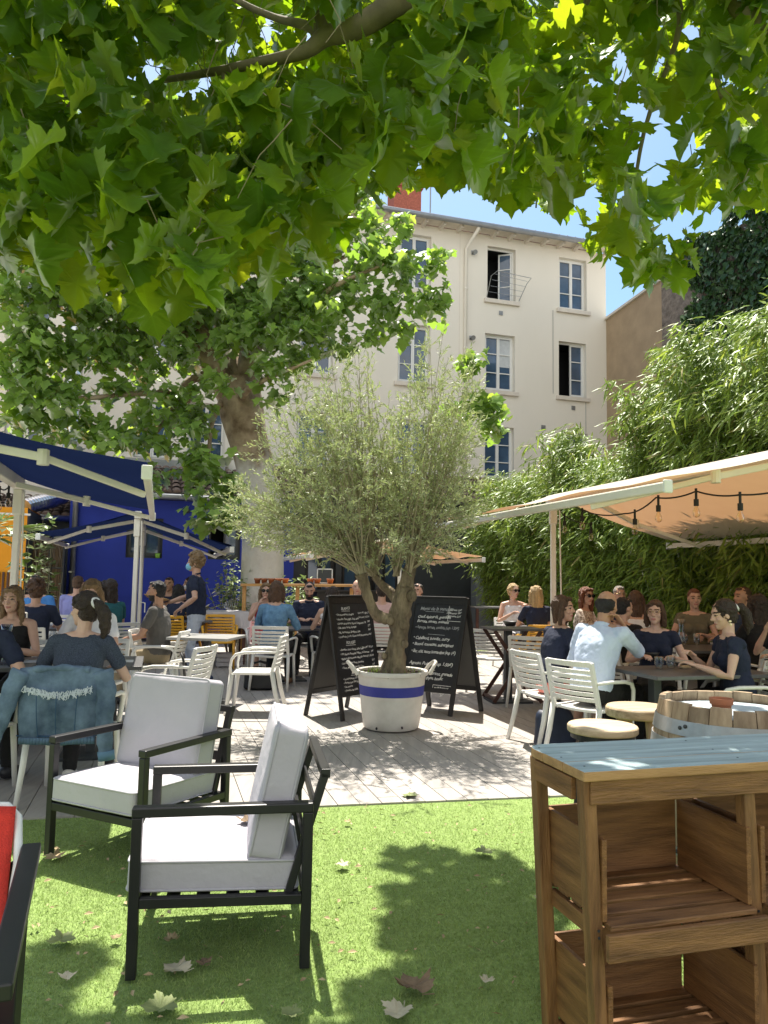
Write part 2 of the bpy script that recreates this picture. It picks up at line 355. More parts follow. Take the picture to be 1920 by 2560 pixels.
def trunk_mat():
    """mottled plane bark above, old limewash below with a ragged worn edge"""
    mt = M('plane_trunk', (.25, .17, .10), .9, .35, 3.6, .5, 8, col2=(.50, .40, .27), dist=.012); n = mt.node_tree; b = n.nodes['Principled BSDF']; src = b.inputs['Base Color'].links[0].from_socket
    tc_ = n.nodes.new('ShaderNodeTexCoord'); sp = n.nodes.new('ShaderNodeSeparateXYZ'); n.links.new(tc_.outputs['Object'], sp.inputs[0])
    no = n.nodes.new('ShaderNodeTexNoise'); no.inputs['Scale'].default_value = 2.6; no.inputs['Detail'].default_value = 8; n.links.new(tc_.outputs['Object'], no.inputs[0])
    a = n.nodes.new('ShaderNodeMath'); a.operation = 'MULTIPLY_ADD'; a.inputs[1].default_value = 1.6; n.links.new(no.outputs[0], a.inputs[0]); n.links.new(sp.outputs['Z'], a.inputs[2])
    mr = n.nodes.new('ShaderNodeMapRange'); mr.inputs[1].default_value = 4.05; mr.inputs[2].default_value = 4.45; n.links.new(a.outputs[0], mr.inputs[0])
    lw = n.nodes.new('ShaderNodeMixRGB'); lw.inputs[1].default_value = (.50, .47, .42, 1); lw.inputs[2].default_value = (.72, .70, .66, 1); n2 = n.nodes.new('ShaderNodeTexNoise'); n2.inputs['Scale'].default_value = 5; n2.inputs['Detail'].default_value = 8; n.links.new(tc_.outputs['Object'], n2.inputs[0]); n.links.new(n2.outputs[0], lw.inputs[0])
    mx_ = n.nodes.new('ShaderNodeMixRGB'); n.links.new(mr.outputs[0], mx_.inputs[0]); n.links.new(lw.outputs[0], mx_.inputs[1]); n.links.new(src, mx_.inputs[2]); n.links.new(mx_.outputs[0], b.inputs['Base Color']); return mt
MT['plane_trunk'] = trunk_mat()
# ------------------------------------------------------------------ ground: earth, deck, turf
g = MB(); g.quad((-90, -60, -.10), (90, -60, -.10), (90, 120, -.10), (-90, 120, -.10)); struct('ground', g, MT['gravel'])
E0 = Vector((-2.14, 4.70, 0)); E1 = Vector((1.12, 5.37, 0)); ED = (E1 - E0).normalized(); EN = Vector((ED.y, -ED.x, 0))
g = MB(); a = E0 - ED * 9; b = E0 + ED * 14
g.quad(a + EN * 12 + Vector((0, 0, -.012)), b + EN * 12 + Vector((0, 0, -.012)), b + Vector((0, 0, -.012)), a + Vector((0, 0, -.012)))
struct('turf', g, MT['turfbase'])
g = MB(); g.quad(a + Vector((0, 0, -.035)), b + Vector((0, 0, -.035)), b - EN * 14 + Vector((0, 0, -.035)), a - EN * 14 + Vector((0, 0, -.035)))
struct('deck_base', g, MT['decktop'])
g = MB(); W = .145
for i in range(-66, 70):
    v0, v1 = i * W + .0022, (i + 1) * W - .0022
    def edge_t(v):   # distance along U where the line of constant v meets the turf edge
        p = V * v; d = p - E0; den = U.cross(ED).z
        return -(d.cross(ED).z) / den
    t0, t1 = edge_t(v0), edge_t(v1)
    s = max(t0, t1); end = 17.2 + .1 * math.sin(i); first = True; s = s - rnd.uniform(.2, 3.2)
    while s < end:
        e = min(end, s + 3.0); s0 = max(s, t0); s1 = max(s, t1)
        if e > max(t0, t1) + .05:
            pts = [V * v0 + U * s0, V * v1 + U * s1, V * v1 + U * (e - .005), V * v0 + U * (e - .005)]
            dz = rnd.uniform(-.0012, .0012)
            vs = [p + Vector((0, 0, dz)) for p in pts] + [p + Vector((0, 0, -.03)) for p in pts]
            g.add(vs, [(0, 1, 2, 3), (0, 4, 5, 1), (1, 5, 6, 2), (2, 6, 7, 3), (3, 7, 4, 0)])
        s = e
struct('deck', g, MT['deck'])
# short synthetic grass: too many blades to count
N = 330000
px = ng.uniform(-3.2, 2.6, N * 2); py = 1.55 + 4.0 * ng.beta(1.25, 1.7, N * 2)
keep = ((px - E0.x) * EN.x + (py - E0.y) * EN.y) > .01
px, py = px[keep][:N], py[keep][:N]; N = len(px)
an = ng.uniform(0, 2 * np.pi, N); hgt = ng.uniform(.007, .016, N); ln = ng.uniform(.004, .016, N); ld = ng.uniform(0, 2 * np.pi, N); bw = ng.uniform(.0009, .0017, N)
co = np.zeros((N, 3, 3), 'f')
co[:, 0] = np.stack([px - bw * np.cos(an), py - bw * np.sin(an), np.full(N, -.012)], 1)
co[:, 1] = np.stack([px + bw * np.cos(an), py + bw * np.sin(an), np.full(N, -.012)], 1)
co[:, 2] = np.stack([px + ln * np.cos(ld), py + ln * np.sin(ld), hgt - .012], 1)
me = np_mesh('turf_grass', co.reshape(-1, 3), 3, np.arange(N * 3), [MT['grass']])
tag(link('turf_grass', me), kind='stuff')

# ------------------------------------------------------------------ a frame on a wall: s along it, z up, d out of it
class Wall:
    def __init__(s, o, d): s.o = Vector(o); s.d = Vector((d[0], d[1], 0)).normalized(); s.n = Vector((s.d.y, -s.d.x, 0))
    def at(s, a, z, out=0): return s.o + s.d * a + s.n * out + Vector((0, 0, z))
    def hit(s, px, py):
        r = ray(px, py); c = Vector((0, 0, H)); t = (s.o - c).dot(s.n) / r.dot(s.n); p = c + r * t
        return (p - s.o).dot(s.d), p.z
    def box(s, mb, s0, s1, z0, z1, d0, d1):
        mb.box(s.at((s0 + s1) / 2, (z0 + z1) / 2, (d0 + d1) / 2), (s1 - s0, abs(d1 - d0), z1 - z0), Matrix((s.d, -s.n, Vector((0, 0, 1)))).transposed())
    def rect(s, mb, s0, s1, z0, z1, out=0): mb.quad(s.at(s0, z0, out), s.at(s1, z0, out), s.at(s1, z1, out), s.at(s0, z1, out))
    def pierced(s, mb, s0, s1, z0, z1, holes, rev=.22):
        xs = sorted({s0, s1, *[k for h in holes for k in h[:2]]}); zs = sorted({z0, z1, *[k for h in holes for k in h[2:4]]})
        for i in range(len(xs) - 1):
            for j in range(len(zs) - 1):
                cx, cz = (xs[i] + xs[i + 1]) / 2, (zs[j] + zs[j + 1]) / 2
                if any(h[0] < cx < h[1] and h[2] < cz < h[3] for h in holes): continue
                s.rect(mb, xs[i], xs[i + 1], zs[j], zs[j + 1])
        for a, b, c, d in holes:
            mb.quad(s.at(a, c), s.at(a, c, -rev), s.at(a, d, -rev), s.at(a, d)); mb.quad(s.at(b, c), s.at(b, d), s.at(b, d, -rev), s.at(b, c, -rev))
            mb.quad(s.at(a, d), s.at(a, d, -rev), s.at(b, d, -rev), s.at(b, d)); mb.quad(s.at(a, c), s.at(b, c), s.at(b, c, -rev), s.at(a, c, -rev))
FA = Wall((3.8, 25, 0), (.956, .29))
def rect_px(Wl, x0, y0, x1, y1):
    a, za = Wl.hit(x0, y0); b, zb = Wl.hit(x1, y1); return [min(a, b), max(a, b), min(za, zb), max(za, zb)]

# ------------------------------------------------------------------ the cream apartment building
S_END = FA.hit(1516, 900)[0]
apt = thing('apartment_building', 'long cream rendered apartment building with white casement windows under a tiled eave', 'building', FA.at(-6, 0))
Z_EAVE = 13.0
W1 = rect_px(FA, 1219, 614, 1289, 756); W2 = rect_px(FA, 1398, 642, 1467, 780); W3 = rect_px(FA, 1213, 832, 1287, 981)
W4 = rect_px(FA, 1397, 852, 1466, 996); W5 = rect_px(FA, 1210, 1064, 1285, 1200)
fl = [(W1[2], W1[3]), (W3[2], W3[3]), (W5[2], W5[3])]
wins = [(W1, 'open'), (W2, 'plain'), (W3, 'blind'), (W4, 'half'), (W5, 'plain')]
w5r = rect_px(FA, 1397, 1080, 1466, 1215); wins.append(([W2[0], W2[1], fl[2][0], fl[2][1]], 'plain'))
wd = W3[1] - W3[0]
ww = FA.hit(998, 700)[0]
for col_s in (ww, ww - 3.2, ww - 6.4):
    for z0, z1 in fl: wins.append(([col_s, col_s + wd, z0, z1], 'plain'))
lw = rect_px(FA, 337, 1022, 425, 1165)
for col_s in (lw[0], lw[0] - 3.35, lw[0] - 6.7):
    for z0, z1 in fl: wins.append(([col_s, col_s + (lw[1] - lw[0]), z0, z1], 'plain'))
w_ = MB(); S0 = lw[0] - 10
FA.pierced(w_, S0, S_END, 0, Z_EAVE, [h for h, k in wins])
w_.quad(FA.at(S_END, 0), FA.at(S_END, 0, -11), FA.at(S_END, Z_EAVE, -11), FA.at(S_END, Z_EAVE))
w_.quad(FA.at(S0, 0), FA.at(S0, Z_EAVE), FA.at(S0, Z_EAVE, -11), FA.at(S0, 0, -11))
w_.build('wall', MT['stucco'], apt)
def casement(wl, h, kind, parent, rows=3, frame_mat=None, rev=.17, name='window'):
    a, b, c, d = h; f = MB(); fw = .055; fm = frame_mat or MT['white_paint']; r0, r1 = -rev - .05, -rev
    wl.box(f, a, a + fw, c, d, r0, r1); wl.box(f, b - fw, b, c, d, r0, r1); wl.box(f, a + fw, b - fw, d - fw, d, r0, r1); wl.box(f, a + fw, b - fw, c, c + fw, r0, r1)
    mid = (a + b) / 2
    leaves = [(a + fw, mid), (mid, b - fw)]
    if kind == 'open': leaves = []
    if kind == 'half': leaves = [(mid - .02, b - fw)]
    sw = .05
    for l, r in leaves:
        q0, q1 = r0 + .012, r1 + .022
        wl.box(f, l + .003, l + sw, c + fw, d - fw, q0, q1); wl.box(f, r - sw, r - .003, c + fw, d - fw, q0, q1)
        wl.box(f, l + sw, r - sw, d - fw - sw, d - fw, q0, q1); wl.box(f, l + sw, r - sw, c + fw, c + fw + sw * 1.3, q0, q1)
        for k in range(1, rows):
            z = c + (d - c) * k / rows; wl.box(f, l + sw, r - sw, z - .014, z + .014, q0 + .004, q1 - .006)
    if kind == 'open':   # both leaves swung inwards, one seen nearly edge-on, one at a slant
        for hinge, sg, ang in ((a + fw, 1, 68), (b - fw, -1, 35)):
            L = (b - a) / 2 - fw
            dirv = wl.d * (sg * math.cos(R(ang))) - wl.n * math.sin(R(ang)); o = wl.at(hinge, 0, r0 + .02)
            for t in (.03, L - .03): f.bar(o + dirv * t + Vector((0, 0, c + fw)), o + dirv * t + Vector((0, 0, d - fw)), .05, .04)
            for z in (c + fw + .03, d - fw - .03, c + (d - c) / 3, c + 2 * (d - c) / 3): f.bar(o + dirv * .05 + Vector((0, 0, z)), o + dirv * (L - .05) + Vector((0, 0, z)), .035, .05 if z in (c + fw + .03, d - fw - .03) else .03)
    fo = f.build(name, fm, parent)
    p = MB()
    if kind == 'open':
        for hinge, sg, ang in ((a + fw, 1, 68), (b - fw, -1, 35)):
            L = (b - a) / 2 - fw; dirv = wl.d * (sg * math.cos(R(ang))) - wl.n * math.sin(R(ang)); o = wl.at(hinge, 0, r0 + .02)
            p.quad(*[o + dirv * t + Vector((0, 0, z)) for t, z in ((.05, c + .1), (L - .05, c + .1), (L - .05, d - .1), (.05, d - .1))])
    else:
        for l, r in leaves: wl.rect(p, l + sw, r - sw, c + fw, d - fw, r0 + .025)
    if p.f: p.build('pane', MT['pane'], fo)
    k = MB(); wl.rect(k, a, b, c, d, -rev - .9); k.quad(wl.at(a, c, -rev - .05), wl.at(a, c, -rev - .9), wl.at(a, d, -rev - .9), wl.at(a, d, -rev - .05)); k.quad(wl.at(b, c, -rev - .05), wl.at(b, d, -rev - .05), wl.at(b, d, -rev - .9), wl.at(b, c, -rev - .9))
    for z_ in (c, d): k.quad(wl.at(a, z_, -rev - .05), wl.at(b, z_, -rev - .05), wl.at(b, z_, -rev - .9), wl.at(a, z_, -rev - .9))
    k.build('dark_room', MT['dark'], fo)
    if kind in ('half', 'blind'):
        k = MB(); n = 24; l, r = (mid + .03, b - fw - .05) if kind == 'half' else (mid + .05, b - fw - .05)
        zt, zb = d - .12, (c + .1 if kind == 'half' else c + (d - c) * .45); pr = None
        for i in range(n + 1):
            x = l + (r - l) * i / n; o = -rev - .08 + .015 * math.sin(i * 1.9) if kind == 'half' else -rev - .018
            q = (wl.at(x, zb, o), wl.at(x, zt, o))
            if pr: k.quad(pr[0], q[0], q[1], pr[1])
            pr = q
        k.build('curtain' if kind == 'half' else 'roller_blind', MT['curtain'], fo)
    return fo
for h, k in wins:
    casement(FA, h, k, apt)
    s_ = MB(); FA.box(s_, h[0] - .12, h[1] + .12, h[2] - .14, h[2], -.2, .09); s_.build('sill', MT['stone_trim'], apt, bevel=.01)
# string course, eave, gutter, rafters, roof
rf = MB(); n = 170; rows = 9
for i in range(n + 1):
    s = S0 + (S_END + .3 - S0) * i / n
    for j in range(rows + 1):
        o = .55 - j * 6.0 / rows; z = Z_EAVE + .12 + (.55 - o) * .32 + .05 * math.cos(i * math.pi)
        rf.v.append(FA.at(s, z, o))
for i in range(n):
    for j in range(rows):
        q = i * (rows + 1) + j; rf.f.append((q, q + rows + 1, q + rows + 2, q + 1)); rf.fm.append(0)
rf.build('roof', MT['tile'], apt)
rt = MB(); FA.box(rt, S0, S_END + .3, Z_EAVE + .035, Z_EAVE + .075, .002, .53); rt.build('soffit', MT['stone_trim'], apt)
rt = MB(); s = S0
while s < S_END: FA.box(rt, s, s + .09, Z_EAVE - .1, Z_EAVE + .03, -.02, .46); s += .62
tag(rt.build('rafter', MT['stone_trim'], apt), kind='stuff')
gt = MB(); gt.tube([FA.at(S0, Z_EAVE + .08, .6), FA.at(S_END + .3, Z_EAVE + .02, .6)], .095, 8); gt.build('gutter', MT['zinc'], apt, smooth=True)
dp_s = FA.hit(1162, 800)[0]
dp = MB(); dp.tube([FA.at(dp_s + .25, Z_EAVE + .02, .58), FA.at(dp_s + .22, Z_EAVE - .12, .5), FA.at(dp_s, Z_EAVE - .6, .07), FA.at(dp_s, .2, .07)], .055, 10)
for z in (3, 5, 7, 9, 11): dp.lathe([(.065, 0), (.07, .02), (.065, .05)], FA.at(dp_s, z, .07), 10)
dp.build('downpipe', MT['stucco'], apt, smooth=True)
jt = MB(); FA.box(jt, dp_s - .2, dp_s - .185, 0, Z_EAVE, -.001, .004); jt.build('wall_joint', MT['stone_trim'], apt)
for (x, y, sz) in ((1252, 783, .14), (1433, 1020, .14), (1358, 1069, .16), (1178, 893, .26)):
    s, z = FA.hit(x, y); v = MB(); FA.box(v, s - sz / 2, s + sz / 2, z - sz / 2, z + sz / 2, .003, .02)
    for k in range(4): FA.box(v, s - sz * .45, s + sz * .45, z - sz * .4 + k * sz * .24, z - sz * .4 + k * sz * .24 + .012, .02, .032)
    v.build('air_vent', MT['zinc'], apt)
for (x, y) in ((1183, 632), (1178, 845)):
    s, z = FA.hit(x, y); v = MB(); v.tube([FA.at(s, z, 0), FA.at(s, z, .1), FA.at(s, z - .05, .2)], [.05, .06, .075], 10); FA.box(v, s - .07, s + .07, z - .07, z + .07, 0, .02)
    v.build('wall_lamp', MT['zinc'], apt, smooth=False)
cb = MB(); s, _z = FA.hit(1382, 780); cb.tube([FA.at(s, W2[2] - .1, .012), FA.at(s, W2[2] - 3, .012)], .008, 5); s2, _ = FA.hit(1464, 1000); cb.tube([FA.at(s2, W4[2] - .1, .012), FA.at(s2, W4[2] - 2.4, .012)], .008, 5); cb.build('cable', MT['midgrey'], apt)
s, z = FA.hit(1062, 540); ch = MB(); FA.box(ch, s - .5, s + .5, Z_EAVE + .8, Z_EAVE + 2.2, -2.6, -1.8); FA.box(ch, s - .56, s + .56, Z_EAVE + 2.2, Z_EAVE + 2.32, -2.66, -1.74); ch.build('chimney', MT['brick'], apt)
for x in (1030, 1140):
    s, z = FA.hit(x, 560); t = thing('roof_antenna', 'thin metal roof aerial rising ' + ('left of the brick chimney' if x < 1100 else 'right of the brick chimney'), 'antenna', FA.at(s, Z_EAVE + .9, -2.5))
    k = MB(); k.tube([FA.at(s, Z_EAVE + .9, -2.5), FA.at(s, Z_EAVE + 4.2, -2.5)], .025, 6); k.build('mast', MT['zinc'], t)
    k = MB(); k.bar(FA.at(s - .5, Z_EAVE + 4, -2.5), FA.at(s + .5, Z_EAVE + 4, -2.5), .02, .02)
    for q in range(7): k.bar(FA.at(s - .48 + q * .16, Z_EAVE + 4, -2.75), FA.at(s - .48 + q * .16, Z_EAVE + 4, -2.25), .012, .012)
    k.build('crossbar', MT['zinc'], t)
# drying rack outside the open window
t = thing('drying_rack', 'wire laundry rack hung outside the open top floor window', 'drying rack', FA.at((W1[0] + W1[1]) / 2, W1[2] + .1, .1))
k = MB(); a, b, z = W1[0] - .02, W1[1] + .12, W1[2] + .35
k.tube([FA.at(a, z - .3, .0), FA.at(a, z + .3, .35), FA.at(a + .1, z + .38, .6), FA.at(b + .15, z + .30, .6), FA.at(b + .12, z + .2, .35), FA.at(b, z - .3, .0)], .011, 6); k.build('frame', MT['zinc'], t)
for q in range(4):
    k = MB(); o = .12 + q * .13; k.tube([FA.at(a + .02, z - .3 + .6 * o / .5, o), FA.at(b + .05, z - .3 + .5 * o / .5, o)], .006, 5); k.build('wire', MT['zinc'], t)

# ------------------------------------------------------------------ tan party wall, rubble wall with ivy
C0 = FA.at(S_END, 0); PW = Wall(C0, (.278, -.96))          # runs toward the camera; its face looks left
PW.n = -PW.n if PW.n.x > 0 else PW.n
tanw = MB(); zt = 10.6
tanw.add([C0, PW.at(3.1, 0), PW.at(3.1, zt + .25), PW.at(0, zt), C0 - PW.n * .4, PW.at(3.1, 0, -.4), PW.at(3.1, zt + .25, -.4), PW.at(0, zt, -.4)], [(0, 1, 2, 3), (5, 4, 7, 6), (3, 2, 6, 7), (1, 5, 6, 2), (0, 3, 7, 4)])
tw = tag(tanw.build('party_wall', MT['tanwall']), 'tall tan rendered party wall with a slab coping beside the cream building', 'wall')
k = MB(); k.add([PW.at(0, zt, .08), PW.at(3.1, zt + .25, .08), PW.at(3.1, zt + .33, .08), PW.at(0, zt + .08, .08), PW.at(0, zt, -.45), PW.at(3.1, zt + .25, -.45), PW.at(3.1, zt + .33, -.45), PW.at(0, zt + .08, -.45)], [(0, 1, 2, 3), (3, 2, 6, 7), (5, 4, 7, 6), (0, 4, 5, 1), (1, 5, 6, 2), (4, 0, 3, 7)])
k.build('coping', MT['stone_trim'], tw)
k = MB(); nseg = 26
for i in range(nseg):   # ragged top of rubble
    s0_, s1_ = 3.13 + i * .42, 3.13 + (i + 1) * .42; z = 10.7 + .25 * rnd.random() + (.35 if i > 4 else .15 * i)
    PW.box(k, s0_ + .001, s1_ - .001, 0, z, -.5, .02 + .03 * rnd.random())
rub = tag(k.build('rubble_wall', MT['rubble']), 'dark rubble stone wall with a ragged top behind the bamboo', 'wall')
def leaf_cloud(centers, normals, size, outline, name, mats, fold=.15, jitter=.5, mi=None, rings=1):
    """curled leaves around a midrib: outline is a list of (x,y); centers (N,3); normals = (dir(N,3), nor(N,3))"""
    C = np.asarray(centers, 'f'); D = np.asarray(normals[0], 'f'); Nn = np.asarray(normals[1], 'f'); n = len(C)
    D = D / (np.linalg.norm(D, axis=1, keepdims=True) + 1e-9); X = np.cross(D, Nn); X /= (np.linalg.norm(X, axis=1, keepdims=True) + 1e-9); Z = np.cross(X, D)
    O = np.asarray(outline, 'f'); k = len(O); size = np.asarray(size, 'f').reshape(n, 1); mid = np.array([(0, .42)], 'f')
    lay = [mid] + ([mid + (O - mid) * .52] if rings == 2 else []) + [O]; pts = np.vstack(lay); co = np.zeros((n, len(pts), 3), 'f')
    fd = ng.uniform(-.1, 1.4, (n, 1)) * fold; dr = ng.uniform(-.05, .5, (n, 1)); tw = ng.uniform(-.35, .35, (n, 1)); p1, p2 = ng.uniform(0, 6, (n, 1)), ng.uniform(0, 6, (n, 1)); wv = .03 if rings == 1 else .045
    asym = ng.uniform(-.10, .10, (n, 1)); wid = ng.uniform(.86, 1.1, (n, 1))
    for j, (x, y) in enumerate(pts):
        zz = fd * (abs(x) if rings == 1 else (x * x * 1.6 + .25 * abs(x))) - dr * (y * y) * .5 + tw * x * y + wv * np.sin(8 * x + 6 * y + p1) + wv * .7 * np.sin(13 * x - 5 * y + p2) * (abs(x) * 2)
        co[:, j] = C + size * (X * (x * wid + asym * y * y) + D * y + Z * zz)
    tri = [(0, 1 + i, 1 + (i + 1) % k) for i in range(k)]
    if rings == 2:
        for i in range(k): a_, b_ = 1 + i, 1 + (i + 1) % k; tri += [(a_, a_ + k, b_ + k), (a_, b_ + k, b_)]
    tri = np.array(tri, 'i').ravel(); idx = (np.arange(n)[:, None] * len(pts) + tri[None]).ravel()
    m_ = None if mi is None else np.repeat(mi, len(tri) // 3)
    me = np_mesh(name, co.reshape(-1, 3), 3, idx, mats, m_, smooth=rings == 2)
    if rings == 2: uvl = me.uv_layers.new(name='UVMap'); uvl.data.foreach_set('uv', np.tile(pts[tri], (n, 1)).astype('f').ravel())
    return me
PLANE_HALF = [(.09, -.03), (.21, -.09), (.33, -.10), (.34, -.01), (.49, .05), (.43, .13), (.45, .20), (.40, .27), (.52, .33), (.56, .41), (.70, .52), (.56, .53), (.53, .61), (.43, .59), (.33, .58), (.31, .66), (.35, .74), (.24, .79), (.18, .87), (.08, .92), (0, 1.06)]
PLANE = [(0, .03)] + PLANE_HALF + [(-x, y) for x, y in reversed(PLANE_HALF[:-1])]
PLANE_LO = [(0, .03), (.28, -.08), (.45, .06), (.40, .24), (.62, .50), (.30, .58), (.24, .78), (0, 1), (-.24, .78), (-.30, .58), (-.62, .50), (-.40, .24), (-.45, .06), (-.28, -.08)]
OVAL = [(0, 0), (.16, .25), (.19, .5), (.12, .8), (0, 1), (-.12, .8), (-.19, .5), (-.16, .25)]
IVYL = [(0, 0), (.35, -.05), (.45, .25), (.25, .5), (0, 1), (-.25, .5), (-.45, .25), (-.35, -.05)]
def unit(a): return a / (np.linalg.norm(a, axis=-1, keepdims=True) + 1e-9)
N = 15000
s = 4.35 + 9.3 * ng.random(N); z = 4 + 7.0 * ng.random(N) ** .8
lim = 4.45 + .35 * np.sin(z * 2.1) + .25 * np.sin(z * 5.3) + np.maximum(0, 8 - z) * -.15
k_ = s > lim; s, z = s[k_], z[k_]; N = len(s)
z = np.where(ng.random(N) < .14, 11.05 + .35 * ng.random(N) + .12 * np.sin(s * 3), z)
out = .06 + .16 * ng.random(N) + .16 * (np.sin(s * 2.3 + z) * np.sin(z * 1.7 + s) > .2)
co = np.array(C0)[None] + s[:, None] * np.array(PW.d)[None] + out[:, None] * np.array(PW.n)[None] + z[:, None] * np.array([[0, 0, 1.]])
dirs = np.stack([ng.normal(0, .5, N), ng.normal(0, .5, N), -np.ones(N) + ng.normal(0, .4, N)], 1); nor = np.array(PW.n)[None] + ng.normal(0, .5, (N, 3)) + np.array([[0, 0, .5]])
iv = tag(link('ivy', leaf_cloud(co, (dirs, nor), ng.uniform(.10, .22, N), IVYL, 'ivy', [MT['ivy_leaf']])), 'dense dark green ivy covering the tall stone wall', 'ivy')
t = thing('roof_antenna', 'thin bare mast standing on top of the ivy wall', 'antenna', PW.at(6.0, 11, -.2))
k = MB(); k.tube([PW.at(6.0, 10.5, -.2), PW.at(6.0, 13.6, -.2)], [.03, .02], 6); k.build('mast', MT['zinc'], t)
k = MB(); k.bar(PW.at(5.8, 13.2, -.2), PW.at(6.2, 13.2, -.2), .02, .02); k.build('crossbar', MT['zinc'], t)

# ------------------------------------------------------------------ blue annex with tiled roof
AX = Wall((-4.81, 18, 0), (.956, .29)); AL = AX.hit(166, 1450)[0]; AR = AX.hit(733, 1450)[0]; AZ = 3.22
blue = thing('blue_annex', 'single storey royal blue rendered annex with a clay tile eave', 'building', AX.at((AL + AR) / 2, 0))
B1 = rect_px(AX, 318, 1293, 405, 1396); B2 = rect_px(AX, 523, 1300, 600, 1400)
k = MB(); AX.pierced(k, AL, AR, 0, AZ, [B1, B2], .16)
k.quad(AX.at(AL, 0), AX.at(AL, AZ), AX.at(AL, AZ + .5, -3.5), AX.at(AL, 0, -3.5)); k.quad(AX.at(AR, 0), AX.at(AR, 0, -3.5), AX.at(AR, AZ + .5, -3.5), AX.at(AR, AZ))
k.build('wall', MT['blue_wall'], blue)
k = MB(); AX.box(k, AL + .4, AR, .95, .975, .001, .012); k.build('band', MT['blue_wall'], blue)
casement(AX, B1, 'plain', blue, 1, MT['darkgrey'], .1); casement(AX, B2, 'half', blue, 1, MT['darkgrey'], .1)
def tiles(wl, s0, s1, z0, out0, depth, slope, mat, parent, pitch=.21):
    r = MB(); n = int((s1 - s0) / pitch); m_ = 8; rows = 7
    for j in range(rows):
        o0 = out0 - j * depth / rows; o1 = out0 - (j + 1.12) * depth / rows; zz = z0 + j * depth / rows * slope
        for i in range(n):
            pts = []
            for q in range(m_ + 1):
                t_ = math.pi * q / m_; x = s0 + (i + .5) * pitch - math.cos(t_) * pitch * .46; h_ = math.sin(t_) * .075
                pts.append((wl.at(x, zz + h_ + .035, o0), wl.at(x, zz + h_ * .8 + .035 + 1.12 * depth / rows * slope - .03, o1)))
            for q in range(m_): r.quad(pts[q][0], pts[q + 1][0], pts[q + 1][1], pts[q][1])
            if j == 0: r.add([p[0] for p in pts], [tuple(range(m_ + 1))])
    r.quad(wl.at(s0, z0, out0 - .02), wl.at(s1, z0, out0 - .02), wl.at(s1, z0 + depth * slope, out0 - depth), wl.at(s0, z0 + depth * slope, out0 - depth))
    return r.build('roof', mat, parent)
rf = tiles(AX, AL + .1, AR + .2, AZ + .09, .42, 3.6, .30, MT['tile'], blue)
k = MB(); AX.box(k, AL + .1, AR + .2, AZ - .02, AZ + .06, 0, .36); k.build('soffit', MT['darkgrey'], blue)
k = MB(); k.tube([AX.at(AL + .1, AZ + .04, .46), AX.at(AR + .2, AZ + .02, .46)], .07, 8); k.build('gutter', MT['zinc'], blue, smooth=True)
k = MB(); k.tube([AX.at(AL + .12, AZ + .02, .4), AX.at(AL + .12, AZ - .25, .08), AX.at(AL + .12, .1, .08)], .06, 8); k.build('downpipe', MT['zinc'], blue, smooth=True)
s, z = AX.hit(468, 1278); k = MB(); k.ell(AX.at(s, z, .09), (.06, .06, .06)); k.tube([AX.at(s - .08, z, 0), AX.at(s, z, .06)], .025, 6); k.build('wall_lamp', MT['darkgrey'], blue, smooth=True)
k = MB(); FA.box(k, FA.hit(300, 1190)[0], FA.hit(560, 1190)[0], AZ + 1.25, AZ + 1.5, .005, .35); k.build('flashing', MT['zinc'], blue)
s, z = AX.hit(394, 1393); t = tag(None or (lambda q: q.lathe([(.0, 0), (.05, 0), (.065, .11), (.055, .11), (.05, .02), (.0, .02)], AX.at(s, B1[2] + .005, -.04), 14, False).build('flowerpot', M('lime_plastic', (.25, .5, .06), .4), smooth=True))(MB()), 'small lime green plastic pot on the sill of the blue annex window', 'flowerpot')
# dark grey restaurant front to the right of the trunk
RX = Wall(AX.at(AR + .05, 0, -.6), (.956, .29)); RL, RR = 0, 4.9
rest = thing('restaurant_front', 'dark grey restaurant front with glazed doors in the shade behind the olive tree', 'building', RX.at(2.4, 0))
k = MB(); hol = [[.35, 1.15, .0, 2.3], [1.3, 2.2, .9, 2.3], [2.4, 3.3, 0, 2.3]]
RX.pierced(k, RL, RR, 0, 3.5, hol, .2); k.build('wall', MT['darkgrey'], rest)
for h in hol: casement(RX, h, 'plain', rest, 1, MT['black_metal'], .12)
tiles(RX, RL - .1, RR + 2.6, 3.52, .5, 4.0, .30, MT['tile'], rest)
k = MB(); RX.box(k, .4, 2.3, 0, 1.12, .7, 1.3); RX.box(k, .3, 2.4, 1.12, 1.17, .62, 1.36); tag(k.build('bar_counter', MT['darkgrey'], bevel=.006), 'dark grey service bar in front of the restaurant doors', 'bar counter')
GX = Wall(RX.at(RR, 0, .35), (.956, .29)); gate = thing('grey_outbuilding', 'grey rendered lean-to with a slatted shutter at the end of the bamboo', 'building', GX.at(1.1, 0))
k = MB(); GX.pierced(k, 0, 2.6, 0, 3.4, [[.8, 1.7, .9, 2.9]], .2); k.quad(GX.at(0, 0), GX.at(0, 3.4), GX.at(0, 3.4, -2), GX.at(0, 0, -2)); k.build('wall', MT['midgrey'], gate)
k = MB()
for q in range(20): GX.box(k, .82, 1.68, .92 + q * .099, .99 + q * .099, -.14, -.1)
k.build('shutter', MT['rubble'], gate)
